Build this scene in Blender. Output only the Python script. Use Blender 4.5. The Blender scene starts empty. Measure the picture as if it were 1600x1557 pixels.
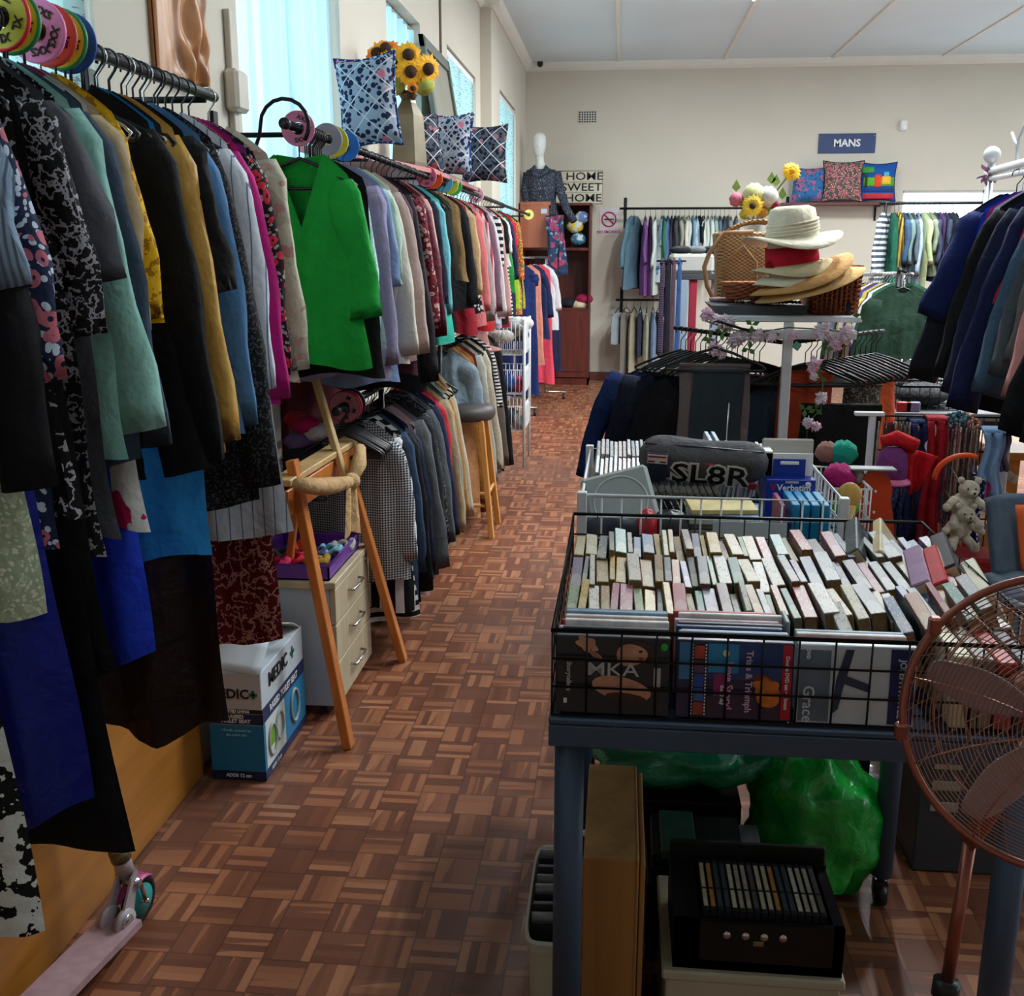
import bpy, math, random
from mathutils import Vector, Matrix, Euler
R = random.Random(7)
S = bpy.context.scene
COL = S.collection
pi = math.pi

# ---------------- camera ----------------
F, CX, CY, CAMH = 1630.0, 800.0, 778.5, 1.6
PIT = math.atan((CY-390)/F); YAW = math.atan((972-800)*math.cos(PIT)/F)
cam = bpy.data.objects.new('camera', bpy.data.cameras.new('camera')); COL.objects.link(cam)
cam.data.sensor_fit = 'HORIZONTAL'; cam.data.sensor_width = 36; cam.data.lens = 36*F/1600
cam.data.clip_start = .05; cam.data.clip_end = 200
cam.location = (0, 0, CAMH); cam.rotation_euler = (pi/2-PIT, 0, YAW)
S.camera = cam
fw = Vector((-math.sin(YAW)*math.cos(PIT), math.cos(YAW)*math.cos(PIT), -math.sin(PIT)))
rt = Vector((math.cos(YAW), math.sin(YAW), 0)); upv = rt.cross(fw)
def P(x, y, X=None, Y=None, Z=None):
    d = fw + rt*((x-CX)/F) - upv*((y-CY)/F)
    t = X/d.x if X is not None else (Y/d.y if Y is not None else (Z-CAMH)/d.z)
    return Vector((t*d.x, t*d.y, CAMH+t*d.z))
def Q(X, Y, Z):
    v = Vector((X, Y, Z-CAMH)); D = v.dot(fw)
    return CX+F*v.dot(rt)/D, CY-F*v.dot(upv)/D
def zfor(X, Y, yp):
    lo, hi = -1.0, 4.0
    for _ in range(40):
        m = (lo+hi)/2
        if Q(X, Y, m)[1] > yp: lo = m
        else: hi = m
    return lo

# ---------------- light ----------------
S.view_settings.view_transform = 'Standard'; S.view_settings.look = 'None'
S.view_settings.gamma = 1; S.view_settings.use_curve_mapping = False
S.view_settings.exposure = 0.28
W = bpy.data.worlds.new('sky'); S.world = W; W.use_nodes = True
bg = W.node_tree.nodes['Background']; bg.inputs[0].default_value = (.80, .93, 1, 1); bg.inputs[1].default_value = 3.2
def area(name, loc, rot, sx, sy, power, col=(1, 1, 1), portal=False):
    l = bpy.data.lights.new(name, 'AREA'); l.shape = 'RECTANGLE'; l.size = sx; l.size_y = sy
    l.energy = power; l.color = col
    o = bpy.data.objects.new(name, l); o.location = loc; o.rotation_euler = rot; COL.objects.link(o)
    if portal: l.cycles.is_portal = True
    return o
TUBES = [(1.06, 9.12), (2.25, 9.12), (1.06, 5.2), (3.5, 9.12), (2.25, 5.2), (3.5, 5.6), (1.06, 1.6)]
for i, (x, y) in enumerate(TUBES):
    area('tube_light', (x, y, 3.62), (0, 0, 0), .05, 1.2, (88, 88, 66, 88, 66, 66, 10)[i], (.93, .98, 1))
    area('tube_light', (x, y, 3.66), (pi, 0, 0), .05, 1.2, (95, 95, 66, 95, 66, 66, 6)[i], (.9, .97, 1))

# ---------------- mesh helpers ----------------
def lin(c):
    return tuple(((v/255)/12.92 if v/255 <= .04045 else (((v/255)+.055)/1.055)**2.4) for v in c)
class MB:
    def __init__(s): s.v = []; s.f = []; s.m = []; s.sm = []
    def add(s, vs, fs, mat=0, smooth=False, M=None):
        b = len(s.v)
        s.v += [(M @ Vector(v)) if M is not None else Vector(v) for v in vs]
        for f in fs: s.f.append([b+i for i in f]); s.m.append(mat); s.sm.append(smooth)
        return s
    def box(s, lo, hi, mat=0, M=None, bev=0):
        x0, y0, z0 = lo; x1, y1, z1 = hi
        if x1 < x0: x0, x1 = x1, x0
        if y1 < y0: y0, y1 = y1, y0
        if z1 < z0: z0, z1 = z1, z0
        if bev:
            b = min(bev, (x1-x0)*.45, (y1-y0)*.45, (z1-z0)*.45)
            vs = []; idx = {}
            for ix, (xa, xs) in enumerate(((x0, 1), (x1, -1))):
                for iy, (ya, ys) in enumerate(((y0, 1), (y1, -1))):
                    for iz, (za, zs) in enumerate(((z0, 1), (z1, -1))):
                        for k in range(3):
                            idx[ix, iy, iz, k] = len(vs)
                            vs.append((xa+(xs*b if k != 0 else 0), ya+(ys*b if k != 1 else 0), za+(zs*b if k != 2 else 0)))
            g = lambda a, b_, c, k: idx[a, b_, c, k]
            fs = [[g(0,0,0,0), g(0,0,1,0), g(0,1,1,0), g(0,1,0,0)], [g(1,0,0,0), g(1,1,0,0), g(1,1,1,0), g(1,0,1,0)],
                  [g(0,0,0,1), g(1,0,0,1), g(1,0,1,1), g(0,0,1,1)], [g(0,1,0,1), g(0,1,1,1), g(1,1,1,1), g(1,1,0,1)],
                  [g(0,0,0,2), g(0,1,0,2), g(1,1,0,2), g(1,0,0,2)], [g(0,0,1,2), g(1,0,1,2), g(1,1,1,2), g(0,1,1,2)]]
            for a in (0, 1):
                for c in (0, 1):
                    fs.append([g(a,c,0,0), g(a,c,0,1), g(a,c,1,1), g(a,c,1,0)])
                    fs.append([g(a,0,c,0), g(a,1,c,0), g(a,1,c,2), g(a,0,c,2)])
                    fs.append([g(0,a,c,1), g(1,a,c,1), g(1,a,c,2), g(0,a,c,2)])
                    for e in (0, 1): fs.append([g(a,c,e,0), g(a,c,e,1), g(a,c,e,2)])
            return s.add(vs, fs, mat, False, M)
        vs = [(x0,y0,z0),(x1,y0,z0),(x1,y1,z0),(x0,y1,z0),(x0,y0,z1),(x1,y0,z1),(x1,y1,z1),(x0,y1,z1)]
        return s.add(vs, [[3,2,1,0],[4,5,6,7],[0,1,5,4],[1,2,6,5],[2,3,7,6],[3,0,4,7]], mat, False, M)
    def tube(s, pts, r, n=8, mat=0, closed=False, M=None, cap=True):
        pts = [Vector(p) for p in pts]; N = len(pts); rr = r if isinstance(r, (list, tuple)) else [r]*N
        vs = []; prev = None
        for i, p in enumerate(pts):
            if closed: d = pts[(i+1) % N]-pts[i-1]
            else: d = pts[min(i+1, N-1)]-pts[max(i-1, 0)]
            if d.length < 1e-9: d = Vector((0, 0, 1))
            d.normalize()
            if prev is None:
                a = Vector((0, 0, 1)) if abs(d.z) < .9 else Vector((1, 0, 0)); u = d.cross(a).normalized()
            else:
                u = prev-d*prev.dot(d)
                u = u.normalized() if u.length > 1e-6 else prev
            prev = u; w = d.cross(u)
            for k in range(n):
                a = 2*pi*k/n; vs.append(p+(u*math.cos(a)+w*math.sin(a))*rr[i])
        fs = []
        for i in range(N if closed else N-1):
            j = (i+1) % N
            for k in range(n): fs.append([i*n+k, i*n+(k+1) % n, j*n+(k+1) % n, j*n+k])
        if cap and not closed: fs += [list(range(n))[::-1], [(N-1)*n+k for k in range(n)]]
        return s.add(vs, fs, mat, n > 4, M)
    def cyl(s, a, b, r, n=16, mat=0, r2=None, M=None):
        return s.tube([a, b], [r, r if r2 is None else r2], n, mat, M=M)
    def lathe(s, prof, n=24, mat=0, c=(0, 0, 0), M=None, sx=1, sy=1, fn=None):
        vs = []
        for (r, z) in prof:
            for k in range(n):
                a = 2*pi*k/n; q = fn(a, r, z) if fn else 1
                vs.append((c[0]+r*sx*q*math.cos(a), c[1]+r*sy*q*math.sin(a), c[2]+z))
        fs = [[i*n+k, i*n+(k+1) % n, (i+1)*n+(k+1) % n, (i+1)*n+k] for i in range(len(prof)-1) for k in range(n)]
        return s.add(vs, fs, mat, True, M)
    def grid(s, fn, nu, nv, mat=0, M=None, smooth=True, wrap=False, both=False):
        vs = [fn(i/(nu-(0 if wrap else 1)), j/(nv-1)) for j in range(nv) for i in range(nu)]
        fs = [[j*nu+i, j*nu+(i+1) % nu, (j+1)*nu+(i+1) % nu, (j+1)*nu+i] for j in range(nv-1) for i in range(nu if wrap else nu-1)]
        return s.add(vs, fs, mat, smooth, M)
    def ball(s, c, r, n=14, mat=0, M=None, fn=None):
        r = r if isinstance(r, (list, tuple)) else (r, r, r)
        def g(u, v):
            a = 2*pi*u; b = pi*(v*.998+.001); q = fn(a, b) if fn else 1
            return (c[0]+r[0]*q*math.sin(b)*math.cos(a), c[1]+r[1]*q*math.sin(b)*math.sin(a), c[2]-r[2]*q*math.cos(b))
        return s.grid(g, n, max(6, n*2//3), mat, M, True, True)
    def build(s, name, mats, parent=None, bevel=0, thick=0, sub=0):
        me = bpy.data.meshes.new(name); off = wloc(parent) if parent is not None else Vector((0, 0, 0))
        me.from_pydata([v-off for v in s.v], [], s.f)
        mats = mats if isinstance(mats, (list, tuple)) else [mats]
        for m in mats: me.materials.append(m)
        me.polygons.foreach_set('material_index', s.m); me.polygons.foreach_set('use_smooth', s.sm)
        me.update()
        o = bpy.data.objects.new(name, me); COL.objects.link(o)
        if parent is not None: o.parent = parent
        if thick: m = o.modifiers.new('solid', 'SOLIDIFY'); m.thickness = thick; m.offset = 0
        if sub: m = o.modifiers.new('sub', 'SUBSURF'); m.levels = m.render_levels = sub
        return o
def wloc(o):
    v = Vector((0, 0, 0))
    while o is not None: v = v+o.location; o = o.parent
    return v
LABELS = {}
def tag(o, label, cat, group=None):
    o['label'] = label; o['category'] = cat
    if group: o['group'] = group
    return o
def thing(name, label, cat, loc=(0, 0, 0), group=None):
    o = bpy.data.objects.new(name, None); o.empty_display_size = .05; COL.objects.link(o); o.location = loc
    return tag(o, label, cat, group)
def struct(o): o['kind'] = 'structure'; return o
def stuff(o): o['kind'] = 'stuff'; return o
def dup(o, parent=None, mat=None):
    c = o.copy(); COL.objects.link(c); c.parent = parent
    for ch in list(o.children): dup(ch, c)
    return c
def setmat(o, m, slot=0):
    o.material_slots[slot].link = 'OBJECT'; o.material_slots[slot].material = m
def text_obj(s_, size, M, mat, parent, name='lettering', ext=.0008, sx=1, bold=0):
    cu = bpy.data.curves.new('t', 'FONT'); cu.body = s_; cu.size = size; cu.extrude = ext; cu.offset = bold
    cu.align_x = 'CENTER'; cu.align_y = 'CENTER'; cu.resolution_u = 2
    t = bpy.data.objects.new('t', cu); COL.objects.link(t)
    dg = bpy.context.evaluated_depsgraph_get(); me = bpy.data.meshes.new_from_object(t.evaluated_get(dg))
    bpy.data.objects.remove(t)
    off = wloc(parent); 
    for v in me.vertices: v.co = (M @ Vector((v.co.x*sx, v.co.y, v.co.z)))-off
    me.materials.clear(); me.materials.append(mat); me.name = name
    o = bpy.data.objects.new(name, me); COL.objects.link(o); o.parent = parent
    return o
def frame(o, x, y):
    """matrix from origin, x direction, y direction"""
    x = Vector(x).normalized(); y = Vector(y).normalized(); z = x.cross(y)
    return Matrix(((x.x, y.x, z.x, o[0]), (x.y, y.y, z.y, o[1]), (x.z, y.z, z.z, o[2]), (0, 0, 0, 1)))

# ---------------- materials ----------------
MC = {}
def base(name):
    m = bpy.data.materials.new(name); m.use_nodes = True
    return m, m.node_tree, m.node_tree.nodes['Principled BSDF']
def nd(nt, t, **k):
    n = nt.nodes.new(t)
    for a, b in k.items():
        if a.startswith('_'): n.inputs[a[1:]].default_value = b
        else: setattr(n, a, b)
    return n
def coords(nt, sc=(1, 1, 1), rot=(0, 0, 0)):
    t = nd(nt, 'ShaderNodeTexCoord'); mp = nd(nt, 'ShaderNodeMapping')
    mp.inputs['Scale'].default_value = sc; mp.inputs['Rotation'].default_value = rot
    nt.links.new(t.outputs['Object'], mp.inputs[0]); return mp.outputs[0]
def mixc(nt, fac, a, b):
    m = nd(nt, 'ShaderNodeMix', data_type='RGBA')
    for i, v in ((0, fac), (6, a), (7, b)):
        if isinstance(v, bpy.types.NodeSocket): nt.links.new(v, m.inputs[i])
        elif i == 0: m.inputs[0].default_value = v
        else: m.inputs[i].default_value = (*v, 1) if len(v) == 3 else v
    return m.outputs[2]
def mth(nt, op, a, b=0.0, c=None):
    m = nd(nt, 'ShaderNodeMath', operation=op)
    for i, v in enumerate((a, b) if c is None else (a, b, c)):
        if isinstance(v, bpy.types.NodeSocket): nt.links.new(v, m.inputs[i])
        else: m.inputs[i].default_value = v
    return m.outputs[0]
def bump(nt, b, h, st=.3, d=.002):
    n = nd(nt, 'ShaderNodeBump'); n.inputs['Strength'].default_value = st; n.inputs['Distance'].default_value = d
    nt.links.new(h, n.inputs['Height']); nt.links.new(n.outputs[0], b.inputs['Normal'])
def plain(c, rough=.6, metal=0, name='paint', var=.08, vs=9, spec=.4, emit=0, alpha=1, coat=0, trans=0):
    k = ('p', c, rough, metal, var, vs, spec, emit, alpha, coat, trans)
    if k in MC: return MC[k]
    m, nt, b = base(name); L = lin(c)
    if var:
        n = nd(nt, 'ShaderNodeTexNoise', _Scale=vs, _Detail=4); nt.links.new(coords(nt), n.inputs['Vector'])
        r = mth(nt, 'MULTIPLY_ADD', n.outputs[0], 2.2, -.6); r = mth(nt, 'MAXIMUM', mth(nt, 'MINIMUM', r, 1.0), 0.0)
        o = mixc(nt, r, tuple(v*(1-var) for v in L), tuple(min(1, v*(1+var)) for v in L)); nt.links.new(o, b.inputs['Base Color'])
    else: b.inputs['Base Color'].default_value = (*L, 1)
    b.inputs['Roughness'].default_value = rough; b.inputs['Metallic'].default_value = metal
    b.inputs['Specular IOR Level'].default_value = spec; b.inputs['Alpha'].default_value = alpha
    b.inputs['Coat Weight'].default_value = coat; b.inputs['Transmission Weight'].default_value = trans
    if emit: b.inputs['Emission Color'].default_value = (*L, 1); b.inputs['Emission Strength'].default_value = emit
    MC[k] = m; return m
def cloth(c, pat=None, c2=(230, 230, 230), sc=1.0, rough=.85, c3=None, sheen=.0, bs=.25):
    k = ('c', c, pat, c2, sc, rough, c3, sheen)
    if k in MC: return MC[k]
    m, nt, b = base('cloth_'+(pat or 'plain')); L = lin(c); L2 = lin(c2); L3 = lin(c3) if c3 else L2
    co = coords(nt); out = None
    sep = nd(nt, 'ShaderNodeSeparateXYZ'); nt.links.new(co, sep.inputs[0]); X, Y_, Z = sep.outputs
    def nz(s_, det=3):
        n = nd(nt, 'ShaderNodeTexNoise', _Scale=s_, _Detail=det); nt.links.new(co, n.inputs['Vector']); return n
    def stripes(v, f, duty): return mth(nt, 'LESS_THAN', mth(nt, 'FRACT', mth(nt, 'MULTIPLY', v, f)), duty)
    if pat == 'floral':
        n = nz(9); w = nd(nt, 'ShaderNodeMixRGB'); w.inputs[0].default_value = .06; nt.links.new(co, w.inputs[1]); nt.links.new(n.outputs[1], w.inputs[2])
        v = nd(nt, 'ShaderNodeTexVoronoi', _Scale=38*sc); nt.links.new(w.outputs[0], v.inputs['Vector'])
        v2 = nd(nt, 'ShaderNodeTexVoronoi', _Scale=80*sc); nt.links.new(w.outputs[0], v2.inputs['Vector'])
        out = mixc(nt, mth(nt, 'LESS_THAN', v2.outputs[0], .38), L, L2)
        out = mixc(nt, mth(nt, 'LESS_THAN', v.outputs[0], .40), out, L3)
        out = mixc(nt, mth(nt, 'LESS_THAN', v.outputs[0], .13), out, L)
    elif pat == 'print':
        n = nz(38*sc, 3); r = mth(nt, 'ABSOLUTE', mth(nt, 'SUBTRACT', n.outputs[0], .5))
        out = mixc(nt, mth(nt, 'LESS_THAN', r, .035), L, L2)
        n2 = nz(70*sc, 1); out = mixc(nt, mth(nt, 'GREATER_THAN', n2.outputs[0], .64), out, L3)
    elif pat == 'speckle':
        n = nz(120*sc, 2); out = mixc(nt, mth(nt, 'GREATER_THAN', n.outputs[0], .56), L, L2)
    elif pat == 'blotch':
        n = nz(7*sc, 3); out = mixc(nt, mth(nt, 'GREATER_THAN', n.outputs[0], .53), L, L2)
        n2 = nz(15*sc, 2); out = mixc(nt, mth(nt, 'GREATER_THAN', n2.outputs[0], .62), out, L3)
    elif pat == 'vstripe': out = mixc(nt, stripes(X, 30*sc, .5), L, L2)
    elif pat == 'pin': out = mixc(nt, stripes(X, 38*sc, .1), L, L2)
    elif pat == 'hstripe': out = mixc(nt, stripes(Z, 22*sc, .5), L, L2)
    elif pat == 'check':
        a = stripes(X, 42*sc, .45); c_ = stripes(Z, 42*sc, .45)
        out = mixc(nt, mth(nt, 'MULTIPLY', mth(nt, 'ADD', a, c_), .5), L, L2)
    elif pat == 'tiles':
        a = mth(nt, 'PINGPONG', mth(nt, 'MULTIPLY', mth(nt, 'ADD', X, Z), 9*sc), .5); c_ = mth(nt, 'PINGPONG', mth(nt, 'MULTIPLY', mth(nt, 'SUBTRACT', X, Z), 9*sc), .5)
        v = nd(nt, 'ShaderNodeTexVoronoi', _Scale=44*sc); nt.links.new(co, v.inputs['Vector'])
        out = mixc(nt, mth(nt, 'LESS_THAN', v.outputs[0], .48), L, L2)
        v3 = nd(nt, 'ShaderNodeTexVoronoi', _Scale=15*sc); nt.links.new(co, v3.inputs['Vector'])
        out = mixc(nt, mth(nt, 'LESS_THAN', v3.outputs[0], .30), out, L3)
        e = mth(nt, 'MINIMUM', a, c_); out = mixc(nt, mth(nt, 'LESS_THAN', e, .03), out, lin((200, 200, 205)))
    else:
        n = nz(14); out = mixc(nt, n.outputs[0], tuple(v*.86 for v in L), tuple(min(1, v*1.12) for v in L))
    nt.links.new(out, b.inputs['Base Color']); b.inputs['Roughness'].default_value = rough
    b.inputs['Specular IOR Level'].default_value = .25; b.inputs['Sheen Weight'].default_value = sheen
    if pat == 'rib':
        bump(nt, b, mth(nt, 'SINE', mth(nt, 'MULTIPLY', X, 700*sc)), .9, .002)
    else:
        n = nz(60, 4); n9 = nz(11, 3); n9.inputs['Distortion'].default_value = .6; bump(nt, b, mth(nt, 'MULTIPLY_ADD', n.outputs[0], .18, n9.outputs[0]), min(1, bs*2.2), .022)
    MC[k] = m; return m
def wood(c, c2, sc=1.0, rough=.45, axis=2, name='wood'):
    k = ('w', c, c2, sc, rough, axis)
    if k in MC: return MC[k]
    m, nt, b = base(name); s_ = [14*sc]*3; s_[axis] = 1.2*sc
    co = coords(nt, tuple(s_)); n = nd(nt, 'ShaderNodeTexNoise', _Scale=1.6, _Detail=6, _Distortion=.8); nt.links.new(co, n.inputs['Vector'])
    r = nd(nt, 'ShaderNodeMapRange'); r.inputs[1].default_value = .35; r.inputs[2].default_value = .65; nt.links.new(n.outputs[0], r.inputs[0])
    nt.links.new(mixc(nt, r.outputs[0], lin(c), lin(c2)), b.inputs['Base Color'])
    b.inputs['Roughness'].default_value = rough; bump(nt, b, n.outputs[0], .12, .002); MC[k] = m; return m
def wicker(c, c2, sc=1.0):
    k = ('wk', c, c2, sc)
    if k in MC: return MC[k]
    m, nt, b = base('wicker'); co = coords(nt)
    sep = nd(nt, 'ShaderNodeSeparateXYZ'); nt.links.new(co, sep.inputs[0])
    a = mth(nt, 'SINE', mth(nt, 'MULTIPLY', mth(nt, 'ADD', sep.outputs[0], sep.outputs[1]), 260*sc)); c_ = mth(nt, 'SINE', mth(nt, 'MULTIPLY', sep.outputs[2], 420*sc))
    h = mth(nt, 'MULTIPLY_ADD', mth(nt, 'MULTIPLY', a, c_), .5, .5)
    nt.links.new(mixc(nt, h, lin(c2), lin(c)), b.inputs['Base Color']); b.inputs['Roughness'].default_value = .6
    bump(nt, b, h, .8, .004); MC[k] = m; return m
BLACKP = plain((22, 23, 26), .35, name='black_plastic', var=.1)
BLACKM = plain((26, 27, 30), .4, .6, name='black_metal')
WHITEM = plain((214, 218, 220), .4, name='white_enamel', var=.05)
CHROME = plain((190, 190, 190), .25, 1, name='chrome', var=0)
PAPER = plain((205, 185, 150), .9, name='paper', var=.12, vs=60)
WHITE = plain((226, 228, 228), .7, name='white', var=.03)
INK = plain((22, 22, 26), .6, name='ink', var=0)
# ---------------- setting ----------------
H = 3.75; XW = -1.29; XF = -1.19; YJ = 9.8; YB = 13.2; XR = 6.2; YN = -2.2
def floor_mat():
    m, nt, b = base('parquet'); co = coords(nt); s = 1/.113
    sep = nd(nt, 'ShaderNodeSeparateXYZ'); nt.links.new(co, sep.inputs[0])
    x = mth(nt, 'MULTIPLY', sep.outputs[0], s); y = mth(nt, 'MULTIPLY', sep.outputs[1], s)
    ix = mth(nt, 'FLOOR', x); iy = mth(nt, 'FLOOR', y); fx = mth(nt, 'FRACT', x); fy = mth(nt, 'FRACT', y)
    par = mth(nt, 'FLOORED_MODULO', mth(nt, 'ADD', ix, iy), 2.0)
    def sel(a, c_): # par ? a : c
        return mth(nt, 'ADD', mth(nt, 'MULTIPLY', a, par), mth(nt, 'MULTIPLY', c_, mth(nt, 'SUBTRACT', 1.0, par)))
    t = sel(fx, fy); l = sel(fy, fx)
    wob = nd(nt, 'ShaderNodeTexNoise', _Scale=9.0, _Detail=1); nt.links.new(co, wob.inputs['Vector'])
    t4 = mth(nt, 'MULTIPLY', t, 5.0); si = mth(nt, 'FLOOR', t4); ft = mth(nt, 'FRACT', t4)
    cv = nd(nt, 'ShaderNodeCombineXYZ'); nt.links.new(ix, cv.inputs[0]); nt.links.new(iy, cv.inputs[1]); nt.links.new(si, cv.inputs[2])
    wn = nd(nt, 'ShaderNodeTexWhiteNoise'); nt.links.new(cv.outputs[0], wn.inputs[0])
    cr = nd(nt, 'ShaderNodeValToRGB'); nt.links.new(wn.outputs[0], cr.inputs[0])
    e = cr.color_ramp.elements; e[0].color = (*lin((98, 54, 36)), 1); e[1].color = (*lin((180, 124, 88)), 1)
    for p_, c_ in ((.35, (114, 64, 42)), (.45, (150, 94, 64)), (.75, (166, 108, 74))): q = e.new(p_); q.color = (*lin(c_), 1)
    # sapwood wedges inside a finger
    sub = nd(nt, 'ShaderNodeSeparateColor'); nt.links.new(wn.outputs[1], sub.inputs[0])
    k1 = mth(nt, 'MULTIPLY_ADD', sub.outputs[0], 2.4, -1.2); k2 = mth(nt, 'MULTIPLY_ADD', sub.outputs[1], 2.0, -.7)
    edge = mth(nt, 'ADD', mth(nt, 'MULTIPLY', k1, mth(nt, 'SUBTRACT', l, .5)), k2)
    edge = mth(nt, 'ADD', edge, mth(nt, 'MULTIPLY_ADD', wob.outputs[0], .8, -.4))
    wedge = mth(nt, 'GREATER_THAN', ft, edge); wedge = mth(nt, 'MULTIPLY', wedge, mth(nt, 'GREATER_THAN', sub.outputs[2], .45))
    c1 = mixc(nt, mth(nt, 'MULTIPLY', wedge, .75), cr.outputs[0], lin((98, 54, 37)))
    g = nd(nt, 'ShaderNodeTexNoise', _Scale=55, _Detail=4); nt.links.new(co, g.inputs['Vector'])
    c1 = mixc(nt, mth(nt, 'MULTIPLY', g.outputs[0], .45), c1, lin((126, 76, 52)))
    gap = mth(nt, 'MINIMUM', mth(nt, 'MINIMUM', fx, mth(nt, 'SUBTRACT', 1.0, fx)), mth(nt, 'MINIMUM', fy, mth(nt, 'SUBTRACT', 1.0, fy)))
    c1 = mixc(nt, mth(nt, 'MULTIPLY', mth(nt, 'LESS_THAN', gap, .022), .55), c1, lin((62, 30, 22)))
    # worn grey patch with a shape of its own
    wp = nd(nt, 'ShaderNodeTexNoise', _Scale=.9, _Detail=3); nt.links.new(co, wp.inputs['Vector'])
    r = nd(nt, 'ShaderNodeMapRange'); r.inputs[1].default_value = .5; r.inputs[2].default_value = .62; nt.links.new(wp.outputs[0], r.inputs[0])
    c1 = mixc(nt, mth(nt, 'MULTIPLY', r.outputs[0], .35), c1, lin((96, 74, 64)))
    nt.links.new(c1, b.inputs['Base Color']); b.inputs['Roughness'].default_value = .42; b.inputs['Specular IOR Level'].default_value = .45
    bump(nt, b, gap, .1, .001)
    return m
WALL = plain((205, 198, 184), .85, name='cream_plaster', var=.03, vs=1.5)
CEIL = plain((212, 226, 234), .8, name='ceiling_board', var=.03, vs=1.2)
COR = plain((224, 222, 214), .8, name='cornice_paint', var=.02)
FRM = plain((150, 152, 150), .5, .2, name='window_metal', var=.05)
struct(MB().box((XW-.3, YN, -.08), (XR+.2, YB+.3, 0)).build('floor', floor_mat()))
struct(MB().box((XW-.3, YN, H), (XR+.2, YB+.3, H+.1)).build('ceiling', CEIL))
def wall_with_holes(name, plane, a0, a1, holes, t=.22, axis='x', sgn=-1):
    """plane coordinate, extent a0..a1, holes (a0,a1,z0,z1)"""
    mb = MB()
    def bx(u0, u1, z0, z1):
        if u1-u0 < 1e-4 or z1-z0 < 1e-4: return
        if axis == 'x': mb.box((plane+sgn*t, u0, z0), (plane, u1, z1))
        else: mb.box((u0, plane, z0), (u1, plane+sgn*t, z1))
    cur = a0
    for (h0, h1, z0, z1) in sorted(holes):
        bx(cur, h0, 0, H); bx(h0, h1, 0, z0); bx(h0, h1, z1, H); cur = h1
    bx(cur, a1, 0, H)
    return struct(mb.build(name, WALL))
HL = [(.9, 2.62, 1.55, 3.1), (3.62, 4.96, 1.6, 3.2), (5.95, 6.93, 1.6, 2.97), (7.97, 9.5, 1.5, 3.04)]
wall_with_holes('wall_left', XW, YN, YJ, HL)
HL2 = [(10.46, 12.0, 1.5, 3.08)]
wall_with_holes('wall_left', XF, YJ, YB, HL2, t=.32)
HB = [(3.28, 5.2, 1.25, 2.28)]
wall_with_holes('wall_back', YB, XF-.3, XR, HB, axis='y', sgn=1)
HR = [(1.0, 3.6, 1.0, 2.9), (5.0, 8.2, 1.0, 2.9), (9.4, 12.4, 1.0, 2.9)]
wall_with_holes('wall_right', XR, YN, YB, HR, sgn=1)
wall_with_holes('wall_near', YN, XW, XR, [(1.0, 2.2, .0, 2.1)], axis='y', sgn=-1)
# cornice
def cornice(name, a, b, nrm):
    a = Vector(a); b = Vector(b); n = Vector(nrm); prof = [(0, .09), (.015, .088), (.05, .06), (.075, .03), (.085, 0)]
    vs = []
    for p in (a, b):
        for (o, d) in prof: vs.append(p+n*o-Vector((0, 0, d)))
        vs.append(p)
    k = len(prof)+1; fs = [[i, i+1, k+i+1, k+i] for i in range(k-2)]+[list(range(k))[::-1], [k+i for i in range(k)]]
    struct(MB().add(vs, fs, 0, False).build(name, COR))
cornice('trim_1', (XW, YN, H), (XW, YJ+.08, H), (1, 0, 0)); cornice('trim_2', (XF, YJ-.05, H), (XF, YB, H), (1, 0, 0))
cornice('trim_3', (XF, YB, H), (XR, YB, H), (0, -1, 0)); cornice('trim_4', (XW, YJ, H), (XF+.08, YJ, H), (0, -1, 0))
for i, x in enumerate((-.09, 1.135, 2.36, 3.59, 4.8)):
    struct(MB().box((x-.02, YN, H-.012), (x+.02, YB-.08, H), bev=.004).build('trim_%d' % (5+i), COR))
struct(MB().box((XF, YB-.015, 0), (XR, YB, .1), bev=.003).build('baseboard_back', wood((74, 32, 24), (96, 44, 32), axis=0)))
struct(MB().box((XW, 4.9, 0), (XW+.015, YJ, .1), bev=.003).build('baseboard_left', wood((74, 32, 24), (96, 44, 32), axis=1)))
# pilaster seen left of the second and third windows
# windows: frame, glass, blinds
def blind_mat(tint, line=True):
    m, nt, b = base('blind_fabric'); nt.nodes.remove(b); out = nt.nodes['Material Output']
    co = coords(nt, (1, 1, 1)); sep = nd(nt, 'ShaderNodeSeparateXYZ'); nt.links.new(co, sep.inputs[0])
    n = nd(nt, 'ShaderNodeTexNoise', _Scale=1.0, _Detail=3); co2 = coords(nt, (1, 26, 90)); nt.links.new(co2, n.inputs['Vector'])
    line_ = mth(nt, 'GREATER_THAN', n.outputs[0], .62 if line else 2)
    c = mixc(nt, line_, lin(tint), lin(tuple(v*.62 for v in tint)))
    d = nd(nt, 'ShaderNodeBsdfDiffuse'); t = nd(nt, 'ShaderNodeBsdfTranslucent'); nt.links.new(c, d.inputs[0]); nt.links.new(c, t.inputs[0])
    mx = nd(nt, 'ShaderNodeMixShader'); mx.inputs[0].default_value = .55; nt.links.new(d.outputs[0], mx.inputs[1]); nt.links.new(t.outputs[0], mx.inputs[2])
    tr = nd(nt, 'ShaderNodeBsdfTransparent'); mx2 = nd(nt, 'ShaderNodeMixShader'); mx2.inputs[0].default_value = .12
    nt.links.new(mx.outputs[0], mx2.inputs[1]); nt.links.new(tr.outputs[0], mx2.inputs[2]); nt.links.new(mx2.outputs[0], out.inputs[0])
    return m
BL1 = blind_mat((172, 200, 200)); BL2 = blind_mat((182, 216, 226), False)
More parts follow.
